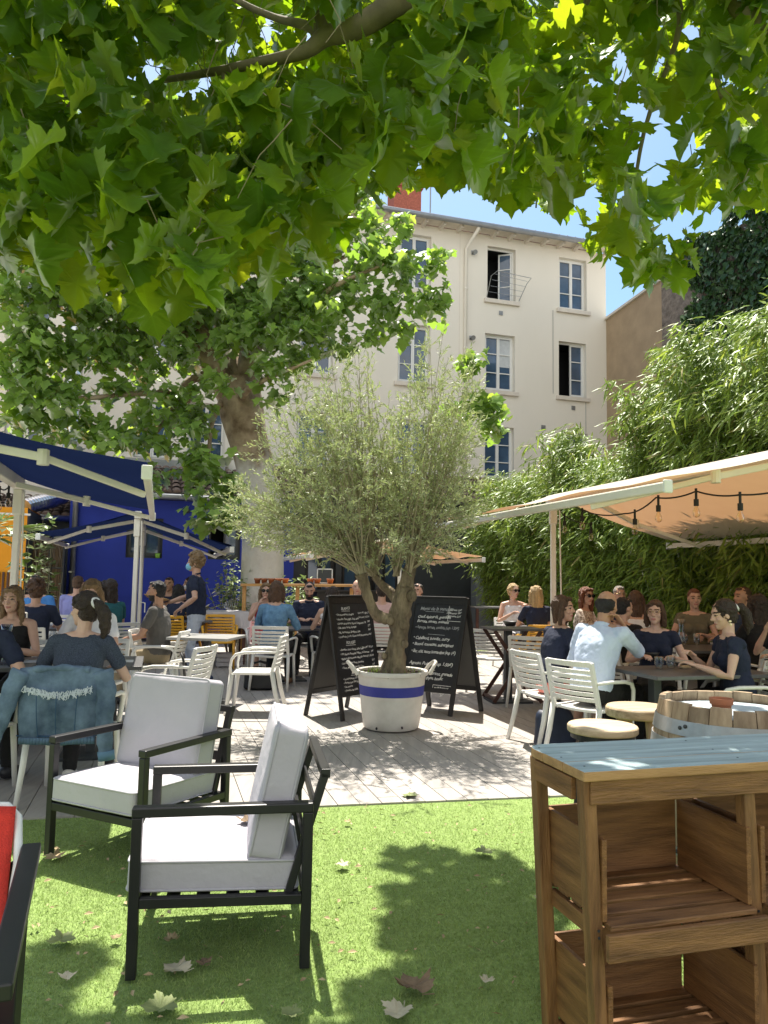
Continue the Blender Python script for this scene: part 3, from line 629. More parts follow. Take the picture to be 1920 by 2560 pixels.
# orange house corner, its dark flank and the reed-screened metal gate
OX = Wall(P(60, 1440, 15.6) - Vector((0, 0, P(60, 1440, 15.6).z)), (.956, .29))
ora = thing('orange_house', 'bright orange rendered wall with a pale cap at the left edge', 'building', OX.at(-1, 0))
oz = OX.hit(30, 1268)[1]
k = MB(); k.cur = 0; OX.rect(k, -5, 0, 0, oz); k.quad(OX.at(0, oz), OX.at(0, oz, -4), OX.at(-5, oz, -4), OX.at(-5, oz)); k.build('wall', MT['orange'], ora)
k = MB(); k.quad(OX.at(0, 0), OX.at(0, 0, -4), OX.at(0, oz - .02, -4), OX.at(0, oz - .02)); k.build('side_wall', MT['darkgrey'], ora)
k = MB(); OX.box(k, -5, .06, oz - .16, oz - .12, 0, .05); k.build('cap_strip', MT['white_paint'], ora)
k = MB()
for q in range(16): OX.box(k, -1.5 + q * .085, -1.46 + q * .085, .2, OX.hit(20, 1430)[1], .02, .05)
k.build('slat_screen', MT['rosewood'], ora)
gx0, gx1 = AX.hit(62, 1450)[0] + .1, AL - .02; gz = AX.hit(120, 1352)[1]
gt_ = thing('reed_gate', 'rusty metal lattice gate backed with brown reed screen', 'gate', AX.at((gx0 + gx1) / 2, 0, .6))
k = MB(); nr = 46
for q in range(nr):
    x = gx0 + (gx1 - gx0) * (q + .5) / nr; k.tube([AX.at(x, .05, .55), AX.at(x + rnd.uniform(-.01, .01), gz + rnd.uniform(-.05, .05), .55)], .012, 5)
k.build('reed_screen', MT['reed'], gt_)
k = MB()
for x in (gx0, (gx0 + gx1) / 2 + .1, gx1): k.bar(AX.at(x, 0, .62), AX.at(x, gz + .05, .62), .045, .045)
for z in (.12, gz * .32, gz * .72, gz): k.bar(AX.at(gx0, z, .62), AX.at(gx1, z, .62), .03, .03)
k.build('frame', MT['darkgrey'], gt_)
k = MB()
for z0, z1 in ((gz * .72, gz), (.12, gz * .32)):
    q = gx0
    while q < gx1 - .12:
        k.tube([AX.at(q, z0, .64), AX.at(q + .12, z1, .64)], .007, 5); k.tube([AX.at(q + .12, z0, .65), AX.at(q, z1, .65)], .007, 5); q += .12
k.build('lattice', MT['rubble'], gt_)
# shed between orange house and annex: grey wall, small tiled roof, gutter; silver duct
SX = Wall(AX.at(AL - 3.2, 0, -1.0), (.956, .29)); shed = thing('grey_shed', 'low grey shed with small clay tile roof between the orange and blue walls', 'building', SX.at(1.6, 0))
sz = SX.hit(120, 1296)[1]
k = MB(); SX.rect(k, 0, 3.2, 0, sz); k.build('wall', MT['midgrey'], shed)
tiles(SX, .2, 3.3, sz + .02, .35, 1.7, .35, MT['tile'], shed)
k = MB(); k.tube([SX.at(.2, sz - .02, .40), SX.at(3.3, sz - .02, .40)], .08, 8); k.build('gutter', MT['galv'], shed, smooth=True)
k = MB(); p0, p1, p2, p3 = P(60, 1268, 16.5), P(110, 1252, 17.2), P(150, 1250, 17.6), P(162, 1236, 18.5)
pts = []; rads = []
for i in range(41):
    t_ = i / 40; q = ((1 - t_) ** 3) * p0 + 3 * t_ * (1 - t_) ** 2 * p1 + 3 * t_ * t_ * (1 - t_) * p2 + t_ ** 3 * p3
    pts.append(q); rads.append(.17 + .012 * (i % 2))
k.tube(pts, rads, 14); tag(k.build('ventilation_duct', MT['galv'], smooth=False), 'shiny spiral ventilation duct lying across the shed roof', 'duct')
p = P(184, 985, 20.2); k = MB(); pts = []; rads = []
for i in range(60): pts.append(Vector((p.x, p.y, 3.6 + i * .09))); rads.append(.2 + .012 * (i % 2))
k.tube(pts, rads, 14); k.ell((p.x, p.y, 9.0), (.26, .26, .1)); tag(k.build('flue_pipe', MT['galv'], smooth=False), 'tall ribbed silver flue pipe standing against the cream facade', 'flue')
# ------------------------------------------------------------------ trees and plants
def in_poly(x, y, poly):
    r = np.zeros(len(x), bool); n = len(poly); j = n - 1
    for i in range(n):
        xi, yi = poly[i]; xj, yj = poly[j]
        c = ((yi > y) != (yj > y)) & (x < (xj - xi) * (y - yi) / (yj - yi + 1e-9) + xi); r ^= c; j = i
    return r
def rays_np(px, py, Y):
    a = (px - 960) / FOC; b = (1280 - py) / FOC
    d = np.array(_f)[None] + a[:, None] * np.array(_r)[None] + b[:, None] * np.array(_u)[None]
    return np.array([0, 0, H])[None] + d * (Y / d[:, 1])[:, None]
# --- the plane tree the photographer stands under: trunk behind, limbs overhead, hanging crown
near = thing('plane_tree', 'overhanging plane tree with big lobed leaves filling the top of the view', 'tree', (2.3, -1.3, 0))
k = MB(); k.tube([(2.3, -1.3, -.1), (2.28, -1.28, .6), (2.25, -1.2, 1.8), (2.2, -1.1, 3.0), (2.1, -.9, 4.0)], [.34, .27, .24, .23, .18], 16)
k.build('trunk', MT['plane_bark'], near, smooth=True)
def limb(name, pts, rads, parent, mat, n=8):
    # smooth the polyline a little
    P_ = [Vector(p) for p in pts]; out = []; rr = []
    for i in range(len(P_) - 1):
        p0 = P_[max(i - 1, 0)]; p1 = P_[i]; p2 = P_[i + 1]; p3 = P_[min(i + 2, len(P_) - 1)]
        for q in range(5):
            t = q / 5
            out.append(.5 * ((2 * p1) + (p2 - p0) * t + (2 * p0 - 5 * p1 + 4 * p2 - p3) * t * t + (3 * p1 - p0 - 3 * p2 + p3) * t ** 3)); rr.append(rads[i] * (1 - t) + rads[i + 1] * t)
    out.append(P_[-1]); rr.append(rads[-1])
    k = MB(); k.tube(out, rr, n); return k.build(name, mat, parent, smooth=True)
limb('limb', [(2.15, -1.0, 3.6), (1.5, .5, 3.9), P(1150, -130, 2.9), P(985, 10, 3.0), P(880, 75, 3.1), P(815, 90, 3.15), P(760, 130, 3.2), P(640, 158, 3.3), P(520, 182, 3.45), P(410, 200, 3.6)], [.13, .09, .062, .052, .046, .042, .030, .024, .019, .014], near, MT['limb_bark'], 12)
limb('limb', [P(815, 88, 3.15), P(760, 62, 3.25), P(690, 45, 3.4), P(600, 5, 3.5), P(500, -60, 3.7)], [.032, .022, .018, .015, .012], near, MT['limb_bark'])
limb('limb', [P(815, 85, 3.15), P(790, 20, 3.1), P(765, -60, 3.0)], [.026, .022, .018], near, MT['limb_bark'])
limb('limb', [(2.2, -1.0, 3.3), (2.0, .8, 3.4), P(1900, -80, 3.0), P(1912, 60, 3.1), P(1990, 200, 3.3)], [.1, .07, .045, .04, .03], near, MT['limb_bark'])
limb('limb', [P(1900, -80, 3.0), P(1820, 60, 3.4), P(1790, 180, 3.7), P(1840, 330, 4.0), P(1880, 420, 4.2)], [.03, .022, .016, .010, .006], near, MT['limb_bark'])
limb('limb', [P(1500, -120, 3.3), P(1450, 60, 3.6), P(1420, 110, 3.8), P(1360, 300, 4.2), P(1340, 520, 4.4)], [.02, .015, .012, .009, .005], near, MT['limb_bark'])
limb('limb', [P(1650, -100, 3.4), P(1700, 60, 3.6), P(1610, 330, 4.0), P(1580, 560, 4.3), P(1600, 700, 4.4)], [.02, .016, .012, .008, .004], near, MT['limb_bark'])
limb('limb', [P(420, -100, 3.0), P(300, 100, 3.2), P(150, 300, 3.3), P(60, 480, 3.4)], [.02, .014, .010, .006], near, MT['limb_bark'])
limb('limb', [P(560, 180, 3.4), P(560, 300, 3.4), P(540, 460, 3.4), P(500, 640, 3.4)], [.013, .010, .007, .004], near, MT['limb_bark'])
limb('limb', [P(1100, -90, 3.0), P(1060, 140, 3.3), P(1080, 300, 3.6), P(1150, 480, 3.8)], [.016, .012, .008, .004], near, MT['limb_bark'])
OUT = [(-500, -1500), (2500, -1500), (2500, 560), (1960, 560), (1905, 520), (1850, 500), (1800, 560), (1770, 680), (1720, 560), (1690, 470), (1655, 300), (1600, 330), (1580, 420), (1560, 560), (1610, 700), (1690, 740), (1660, 800), (1600, 800), (1540, 720), (1500, 640), (1330, 600), (1300, 640), (1240, 560), (1170, 530), (1120, 560), (1080, 520), (960, 490), (900, 430), (850, 500), (790, 640), (800, 720), (720, 690), (650, 745), (560, 770), (480, 745), (410, 790), (330, 815), (240, 770), (150, 780), (60, 745), (0, 740), (-500, 800)]
# sprays: twig end points with a handful of leaves each
n = 5200; sx = ng.uniform(-400, 2400, n); sy = ng.uniform(-1300, 800, n); Y = np.where(sx < 1180, ng.uniform(2.55, 4.05, n), ng.uniform(2.9, 5.0, n))
inn = in_poly(sx, sy + 85, OUT) & (sy > -1300)
ins = (sy > -160)
keep = inn & (ng.random(n) < np.where(ins, np.where(sx > 1100, .60, .54), .10))
keep &= ~(in_poly(sx, sy + 60, [(1640, 260), (1750, 250), (1780, 470), (1710, 540), (1660, 510), (1625, 400)]) & (ng.random(n) < .93))
keep &= ~((sy < 420) & (ng.random(n) < .22))
sx, sy, Y = sx[keep], sy[keep], Y[keep]
# higher boughs, whose shade dapples the turf
zones = [[(950, 2100), (1080, 2085), (1180, 2110), (1230, 2120), (1400, 2150), (1500, 2560), (1080, 2560), (1060, 2480), (1130, 2400), (1000, 2350), (990, 2310), (1080, 2260), (980, 2220), (990, 2190), (1100, 2200), (1130, 2150)], [(40, 2320), (180, 2290), (300, 2320), (330, 2400), (300, 2470), (560, 2560), (40, 2700)], [(840, 2460), (960, 2370), (1060, 2400), (1150, 2700), (700, 2700), (800, 2560)]]
hi = []
zones = [[(sum(q[0] for q in z_) / len(z_) + (x - sum(q[0] for q in z_) / len(z_)) * .80, sum(q[1] for q in z_) / len(z_) + (y - sum(q[1] for q in z_) / len(z_)) * .80) for x, y in z_] for z_ in zones]
while len(hi) < 310:
    zz_ = zones[rnd.choice((0, 0, 0, 1, 1, 2))]; qx, qy = rnd.uniform(40, 1500), rnd.uniform(2085, 2700)
    if not in_poly(np.array([qx]), np.array([qy]), zz_)[0] or rnd.random() < .25 * (math.sin(qx * .035) * math.sin(qy * .05) > .1) * 3: continue
    g0 = G(qx, qy); z = rnd.uniform(4.7, 6.1); p = g0 + SUN * (z / SUN.z); hi.append((p.x, p.y, p.z))
for q in range(250):      # unseen upper sprays added overhead to block sun from the leaves in view
    g0 = Vector((rnd.uniform(-3.6, 3.2), rnd.uniform(-.9, 2.0), 0)); z = rnd.uniform(5.0, 7.2)
    if -.6 < g0.x < .4 and g0.y > .9 and rnd.random() < .85: continue
    p = g0 + SUN * (z / SUN.z); hi.append((p.x, p.y, p.z))
HI = np.array(hi)
E_ = rays_np(sx, sy, Y)
ok = (E_[:, 2] < 6.2) & (np.linalg.norm(E_ - np.array([0, 0, H]), axis=1) > 2.0); E_ = E_[ok]; sx = sx[ok]; sy = sy[ok]
E_ = np.vstack([E_, HI]); sx = np.concatenate([sx, np.zeros(len(HI))]); sy = np.concatenate([sy, np.full(len(HI), -999.)])
cc = []; dd = []; nn = []; sz = []
tw = MB()
for e, qx, qy in zip(E_, sx, sy):
    m_ = int(ng.integers(3, 8)); base = e + np.array([ng.normal(0, .12), ng.normal(0, .12), .16 + .1 * ng.random()])
    if qy > -250 and ng.random() < .3: tw.tube([base + ng.normal(0, .02, 3), base * .7 + e * .3 + ng.normal(0, .015, 3), (base + e) / 2 + ng.normal(0, .02, 3), e], [.0026, .0022, .0018, .0012], 4, False)
    az = ng.uniform(0, 2 * np.pi)
    tilt = ng.normal(0, .35, 2)
    for q in range(m_):
        a_ = az + q * 2.4 + ng.normal(0, .4); t = ng.random()
        c = base * (1 - t) + e * t
        out = np.array([math.cos(a_), math.sin(a_), 0])
        c = c + out * ng.uniform(.02, .09) + np.array([0, 0, -.02])
        d = out * ng.uniform(.3, 1.0) + np.array([0, 0, -ng.uniform(.35, 1.3)])
        nz = np.array([0, 0, 1.0]) * ng.uniform(.4, 1.1) + out * ng.uniform(.3, 1.0) + ng.normal(0, .28, 3)
        cc.append(c); dd.append(d); nn.append(nz); sz.append(ng.choice([.08, .11, .135, .155, .17, .19]) * ng.uniform(.9, 1.1))
cc = np.array(cc); dd = np.array(dd); nn = np.array(nn); sz = np.array(sz)
# keep the big limb in view: no leaf hangs right in front of it
LP = [np.array(q) for q in (P(985, 10, 3.0), P(880, 75, 3.1), P(815, 90, 3.15), P(760, 130, 3.2), P(640, 158, 3.3), P(520, 182, 3.45), P(410, 200, 3.6), P(690, 45, 3.4), P(600, 5, 3.5))]
LP = np.array([a * (1 - t) + b * t for a, b in list(zip(LP[:6], LP[1:7])) + [(LP[2], LP[7]), (LP[7], LP[8])] for t in np.linspace(0, 1, 9)])
cen = cc + dd / np.linalg.norm(dd, axis=1, keepdims=True) * sz[:, None] * .45
ang_l = np.stack([LP[:, 0] / LP[:, 1], LP[:, 2] / LP[:, 1]], 1); ang_c = np.stack([cen[:, 0] / cen[:, 1], (cen[:, 2]) / cen[:, 1]], 1)
ang_l[:, 1] -= H / LP[:, 1]; ang_c[:, 1] -= H / cen[:, 1]
dist = np.linalg.norm(ang_c[:, None] - ang_l[None], axis=2); j = dist.argmin(1)
gs = cen - np.array(SUN)[None] * ((cen[:, 2] - .3) / SUN.z)[:, None]      # where each leaf's shade lands: the armchairs stand in full sun
lit = np.zeros(len(cen), bool)
for x0, x1, y0, y1 in ((-1.10, -.10, 2.80, 3.75), (-1.85, -.75, 3.55, 5.1), (-2.6, -.9, 3.3, 4.6), (-.45, -.02, 3.05, 5.0)): lit |= (gs[:, 0] > x0) & (gs[:, 0] < x1) & (gs[:, 1] > y0) & (gs[:, 1] < y1)
ok = ~lit & ~((dist.min(1) < .036) & (cen[:, 1] < LP[j, 1] + .12)); cc, dd, nn, sz = cc[ok], dd[ok], nn[ok], sz[ok]
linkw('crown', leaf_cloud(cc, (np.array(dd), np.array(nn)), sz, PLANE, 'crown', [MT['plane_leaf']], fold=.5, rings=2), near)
if tw.f: tag(tw.build('twig', MT['limb_bark'], near), kind='stuff')
NEAR_LEAVES = len(cc)

# --- the big plane tree in the middle of the yard
big = thing('plane_tree', 'large mottled plane tree with whitewashed lower trunk beside the blue annex', 'tree', (-2.2, 14, 0))
k = MB(); tp = [Vector((-2.2, 14, -.12)), Vector((-2.2, 14, .3)), Vector((-2.2, 14, 1.4)), Vector((-2.2, 14, 2.6)), P(645, 1190, 14), P(628, 1120, 14), P(612, 1060, 14), P(600, 1005, 14), P(596, 950, 14)]
rr = [.50, .42, .385, .37, .36, .36, .40, .43, .36]
nn_ = 22; vs = []
for i, p in enumerate(tp):
    for q in range(nn_):
        a = 2 * math.pi * q / nn_; r_ = rr[i] * (1 + .06 * math.sin(3 * a + i * .8) + .035 * math.sin(5 * a + i * 1.7)); vs.append(p + Vector((math.cos(a) * r_, math.sin(a) * r_, 0)))
fs = [(i * nn_ + q, i * nn_ + (q + 1) % nn_, (i + 1) * nn_ + (q + 1) % nn_, (i + 1) * nn_ + q) for i in range(len(tp) - 1) for q in range(nn_)]
k.add(vs, fs); k.fm = [0] * len(k.f)
tr_ = k.build('trunk', MT['plane_trunk'], big, smooth=True)
sb = tr_.modifiers.new('Subdivision', 'SUBSURF'); sb.levels = sb.render_levels = 2
for pts, rads in (
    ([P(580, 985, 14), P(545, 930, 13.8), P(515, 870, 13.7), P(505, 800, 13.5), P(520, 700, 13.2), P(505, 560, 13)], [.30, .24, .19, .15, .12, .08]),
    ([P(610, 980, 14), P(625, 900, 14.1), P(640, 800, 14.3), P(690, 690, 14.6), P(760, 600, 15)], [.30, .22, .17, .13, .08]),
    ([P(590, 960, 14), P(560, 820, 14.6), P(570, 640, 15), P(600, 480, 15)], [.28, .2, .15, .09]),
    ([P(470, 1000, 13.9), P(430, 985, 13.4), P(330, 985, 13), P(220, 995, 12.6), P(120, 990, 12.2)], [.07, .06, .05, .04, .025]),
    ([P(540, 930, 13.8), P(470, 955, 13.6), P(440, 1010, 13.4), P(380, 1090, 13.2), P(300, 1120, 13)], [.10, .07, .05, .035, .02]),
    ([P(515, 870, 13.7), P(440, 830, 13.3), P(320, 790, 12.8), P(180, 760, 12.3), P(40, 740, 12)], [.13, .10, .08, .06, .03]),
    ([P(505, 800, 13.5), P(400, 700, 13), P(280, 640, 12.6), P(140, 560, 12)], [.10, .08, .06, .03]),
    ([P(640, 800, 14.3), P(740, 790, 13.6), P(830, 720, 13), P(960, 660, 12.6)], [.10, .07, .05, .02]),
    ([P(690, 690, 14.6), P(820, 660, 14.4), P(900, 620, 14.2)], [.07, .05, .02]),
    ([P(600, 1000, 13.7), P(640, 960, 13), P(780, 900, 12.6)], [.08, .05, .02]),
    ([P(560, 990, 14), P(530, 1060, 13.3), P(520, 1150, 13), P(500, 1230, 12.8)], [.06, .04, .03, .012])):
    limb('limb', pts, rads, big, MT['plane_bark'], 9)
CL = [(40, 760, 90, 12), (150, 700, 100, 12), (60, 880, 80, 12), (60, 960, 90, 12), (150, 1010, 80, 12.3), (130, 860, 90, 12.2), (250, 760, 95, 12.5), (240, 880, 70, 12.6), (330, 660, 100, 12.8), (350, 780, 90, 13), (330, 870, 65, 13), (420, 720, 95, 13), (440, 850, 70, 13.2), (390, 930, 55, 13.2), (300, 990, 45, 12.9), (370, 1040, 55, 13), (430, 1010, 45, 13.3), (330, 1100, 55, 12.8), (270, 1090, 45, 12.6), (410, 1110, 38, 13), (385, 1195, 28, 12.8),
      (230, 1060, 45, 12.5), (130, 1080, 45, 12.2), (30, 1040, 55, 12),
      (520, 640, 110, 13.5), (520, 760, 90, 13.2), (470, 890, 45, 13.2), (610, 700, 110, 13.6), (640, 820, 95, 13.2), (550, 840, 55, 12.9), (700, 760, 100, 13.4), (720, 860, 80, 13), (680, 925, 50, 12.8), (760, 660, 80, 13.6), (800, 800, 75, 12.9), (800, 720, 60, 13.2), (850, 860, 45, 12.8), (880, 700, 60, 12.9), (930, 640, 65, 12.8), (960, 740, 60, 12.6), (1010, 660, 55, 12.5), (1060, 730, 42, 12.4), (1010, 800, 42, 12.6), (940, 820, 50, 12.7), (900, 560, 50, 13.4), (1000, 570, 35, 13), (840, 600, 50, 14), (1080, 640, 30, 12.5), (1085, 760, 28, 12.4),
      (560, 540, 130, 14), (700, 560, 90, 14.4), (800, 520, 70, 14.6), (880, 470, 60, 14.6), (430, 560, 140, 13.4), (300, 520, 130, 12.8), (150, 560, 130, 12.2), (20, 600, 120, 12), (600, 400, 150, 14.5), (760, 420, 90, 15), (400, 380, 160, 14), (180, 380, 160, 13), (700, 300, 130, 15),
      (490, 1000, 45, 13), (500, 1080, 50, 12.9), (530, 1150, 50, 12.8), (525, 1230, 50, 12.7), (575, 1215, 34, 12.8), (510, 1290, 32, 12.6), (470, 1050, 35, 13), (480, 1145, 30, 12.8), (560, 1290, 25, 12.6), (690, 1000, 36, 12.8), (545, 945, 34, 12.8), (1175, 1010, 40, 12.6), (1190, 905, 30, 12.6), (1225, 1060, 30, 12.6), (1210, 1000, 24, 12.5)]
cc = []; dd = []; nn = []; sz = []
for x, y, r_, Y in CL:
    ctr = np.array(P(x, y, Y)); rw = r_ / FOC * Y
    ns = max(6, int(14 * (rw / .4) ** 2.1))
    for q in range(ns):      # small hanging fans of leaves on the clump's upper and outer shell
        v = unit(ng.normal(0, 1, 3)) * (ng.random() ** .4); c0 = ctr + v * np.array([rw, rw * 1.1, rw * .8])
        for e in range(int(ng.integers(5, 10))):
            a_ = ng.uniform(0, 2 * np.pi); out = np.array([math.cos(a_), math.sin(a_), 0])
            cc.append(c0 + ng.normal(0, .10, 3)); dd.append(out * ng.uniform(.4, 1.1) + np.array([0, 0, -ng.uniform(.2, 1.0)])); nn.append(np.array([0, 0, 1.]) + out * .55 + ng.normal(0, .3, 3)); sz.append(ng.uniform(.11, .24))
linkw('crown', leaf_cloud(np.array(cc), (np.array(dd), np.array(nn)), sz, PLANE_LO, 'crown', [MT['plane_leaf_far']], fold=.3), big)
MID_LEAVES = len(cc)

# --- olive tree in its white tub
TUB = Vector((.105, 7.66, 0))
tub = thing('planter', 'big white plastic tub with two handles and a painted blue band holding the olive tree', 'planter', TUB)
k = MB(); k.lathe([(a_ * .95, b_ * .97) for a_, b_ in [(.0, .012), (.268, .012), (.285, .03), (.302, .12), (.345, .50), (.352, .535), (.372, .54), (.374, .58), (.352, .585), (.338, .575), (.335, .50), (.0, .49)]], TUB, 48, False)
for a in (.2, math.pi + .2):
    for s_ in (-1, 1):
        d = Vector((math.cos(a), math.sin(a), 0)); e = Vector((-d.y, d.x, 0))
        k.tube([TUB + d * .355 + e * s_ * .10 + Vector((0, 0, .53)), TUB + d * .40 + e * s_ * .085 + Vector((0, 0, .60)), TUB + d * .435 + e * s_ * .05 + Vector((0, 0, .64)), TUB + d * .437 + Vector((0, 0, .648))], [.02, .018, .016, .016], 8)
k.build('tub', MT['pot_white'], tub, smooth=True, bevel=.004)
k = MB(); k.lathe([(.3130, .335), (.3225, .430)], TUB, 64, False)
k.lathe([(.3065, .335), (.3130, .335)], TUB, 64, False); k.lathe([(.3225, .430), (.316, .430)], TUB, 64, False); k.build('painted_band', MT['pot_band'], tub, smooth=True)
k = MB(); k.lathe([(0, .53), (.2, .525), (.318, .505)], TUB, 32, False)
for q in range(420):
    a, r_ = rnd.uniform(0, 6.28), .33 * math.sqrt(rnd.random()); k.box(TUB + Vector((r_ * math.cos(a), r_ * math.sin(a), .527 + rnd.uniform(-.004, .012))), (rnd.uniform(.015, .05), rnd.uniform(.008, .02), .008), Matrix.Rotation(rnd.uniform(0, 6), 3, 'Z') @ Matrix.Rotation(rnd.uniform(-.5, .5), 3, 'X'))
k.build('mulch', MT['soil'], tub)
k = MB()
for x, z in ((.10, .06), (-.14, .05)): k.tube([TUB + Vector((x, -.27, z)), TUB + Vector((x, -.31, z))], .010, 8)
k.build('drain_hole', MT['dark'], tub)
k = MB(); o = Vector(TUB)
for q in range(90):
    a, r_ = rnd.uniform(0, 6.28), rnd.uniform(.14, .31); b = o + Vector((r_ * math.cos(a), r_ * math.sin(a), .52)); a2 = rnd.uniform(0, 6.28); h = rnd.uniform(.03, .09)
    k.add([b + Vector((.004, 0, 0)), b - Vector((.004, 0, 0)), b + Vector((math.cos(a2) * .03, math.sin(a2) * .03, h))], [(0, 1, 2)])
tag(k.build('weeds', MT['shrub_leaf'], tub), kind='stuff')
olv = thing('olive_tree', 'feathery silver green olive tree with a gnarled forked trunk growing in the white tub', 'tree', TUB + Vector((0, 0, .5)))
D0 = 7.66
def gnarl(pts, rads, n=18, amp=.16):
    P_ = [Vector(p) for p in pts]; k = MB(); vs = []; m_ = 0; ref = Vector((1, 0, 0))
    dense = []; rr = []
    for i in range(len(P_) - 1):
        p0 = P_[max(i - 1, 0)]; p1 = P_[i]; p2 = P_[i + 1]; p3 = P_[min(i + 2, len(P_) - 1)]
        for q in range(6):
            t = q / 6; dense.append(.5 * ((2 * p1) + (p2 - p0) * t + (2 * p0 - 5 * p1 + 4 * p2 - p3) * t * t + (3 * p1 - p0 - 3 * p2 + p3) * t ** 3)); rr.append(rads[i] * (1 - t) + rads[i + 1] * t)
    dense.append(P_[-1]); rr.append(rads[-1])
    for i, p in enumerate(dense):
        d = (dense[min(i + 1, len(dense) - 1)] - dense[max(i - 1, 0)]).normalized(); x = (ref - d * ref.dot(d)).normalized(); y = d.cross(x)
        for q in range(n):
            a = 2 * math.pi * q / n; r_ = rr[i] * (1 + amp * (.5 * math.sin(2 * a + i * .25) + .35 * math.sin(4 * a - i * .5) + .3 * math.sin(7 * a + i * .2)) + amp * .4 * math.sin(i * 1.3 + 2 * a))
            vs.append(p + x * math.cos(a) * r_ + y * math.sin(a) * r_)
    L = len(dense); fs = [(i * n + q, i * n + (q + 1) % n, (i + 1) * n + (q + 1) % n, (i + 1) * n + q) for i in range(L - 1) for q in range(n)] + [tuple((L - 1) * n + q for q in range(n))]
    return k.add(vs, fs)
k = gnarl([P(985, 1705, D0), P(984, 1675, D0), P(988, 1630, D0), P(997, 1585, D0), P(1000, 1540, D0), P(1006, 1500, D0), P(1018, 1465, D0)], [.145, .112, .094, .096, .104, .098, .08])
for x, y, r_ in ((1008, 1560, .05), (975, 1552, .04), (1030, 1490, .05), (960, 1640, .03), (1012, 1610, .035)): k.ell(P(x, y, D0 - .09), (r_, r_ * .7, r_ * 1.2), None, 10, 7)
k.build('trunk', MT['olive_bark'], olv, smooth=True)
gnarl([P(995, 1540, D0), P(965, 1547, D0 - .05), P(940, 1535, D0 - .08), P(925, 1505, D0 - .1), P(913, 1470, D0 - .1), P(903, 1435, D0 - .1)], [.06, .062, .055, .05, .05, .062], 14, .14).build('limb', MT['olive_bark'], olv, smooth=True)
gnarl([P(1000, 1525, D0 + .04), P(985, 1490, D0 + .15), P(955, 1462, D0 + .2), P(935, 1440, D0 + .25)], [.06, .05, .04, .035], 12, .14).build('limb', MT['olive_bark'], olv, smooth=True)
gnarl([P(1015, 1470, D0), P(1022, 1430, D0 + .02), P(1040, 1380, D0 + .08)], [.085, .06, .04], 12, .14).build('limb', MT['olive_bark'], olv, smooth=True)
forks = [(P(903, 1437, D0 - .1), 905), (P(935, 1440, D0 + .25), 930), (P(1022, 1432, D0), 1020), (P(1040, 1382, D0 + .08), 1045), (P(990, 1440, D0 + .1), 990)]
OPOLY = [(565, 1300), (545, 1240), (600, 1190), (640, 1130), (665, 1050), (720, 985), (760, 930), (840, 885), (900, 890), (960, 930), (1020, 900), (1060, 850), (1110, 830), (1150, 870), (1190, 960), (1205, 1040), (1190, 1120), (1215, 1200), (1200, 1290), (1150, 1350), (1090, 1400), (1000, 1420), (900, 1405), (800, 1385), (700, 1390), (620, 1350)]
tw = MB(); cc = []; dd = []; nn = []; sz = []
tries = 0; made = 0
while made < 430 and tries < 9000:
    tries += 1
    x, y = rnd.uniform(545, 1220), rnd.uniform(830, 1410)
    if not in_poly(np.array([x]), np.array([y]), OPOLY)[0]: continue
    if (930 < x < 1030 and 900 < y < 960): continue
    Y = D0 + rnd.gauss(0, .42) * min(1, .6 + (y - 830) / 800); tip = P(x, y, Y)
    fk = min(forks, key=lambda f_: abs(f_[1] - (x * .45 + 960 * .55)) + rnd.uniform(0, 60))[0]
    mid = fk.lerp(tip, .5) + Vector((rnd.gauss(0, .06), rnd.gauss(0, .06), .08)); made += 1
    if made % 2 == 0: tw.tube([fk + Vector((rnd.gauss(0, .02), rnd.gauss(0, .02), 0)), fk.lerp(mid, .5) + Vector((rnd.gauss(0, .02), 0, .02)), mid, tip], [rnd.uniform(.006, .013), .007, .005, .002], 5, False)
    dirv = (tip - mid).normalized()
    for b in range(7):
        t = rnd.uniform(.15, 1.0) if b else 1.0; st = mid.lerp(tip, t)
        sd_ = (dirv * .7 + Vector((rnd.gauss(0, .6), rnd.gauss(0, .6), rnd.gauss(.05, .45)))).normalized(); L = rnd.uniform(.10, .24)
        if b % 2 == 0: tw.tube([st, st + sd_ * L], [.0025, .0012], 3, False)
        nl = int(L / .0135)
        for q in range(nl):
            c = st + sd_ * (L * (q + .6) / nl); rv = unit(ng.normal(0, 1, 3)); side = np.cross(np.array(sd_), rv)
            cc.append(np.array(c)); dd.append(np.array(sd_) * .75 + side * rnd.uniform(.5, 1.0)); nn.append(ng.normal(0, .6, 3) + np.array([0, 0, .7])); sz.append(rnd.uniform(.038, .062))
OLV = [(0, 0), (.10, .3), (.115, .55), (0, 1), (-.115, .55), (-.10, .3)]
linkw('crown', leaf_cloud(np.array(cc), (np.array(dd), np.array(nn)), sz, OLV, 'crown', [MT['olive_leaf']], fold=.6), olv)
tag(tw.build('branch', MT['olive_twig'], olv), kind='stuff')
OLIVE_LEAVES = len(cc)

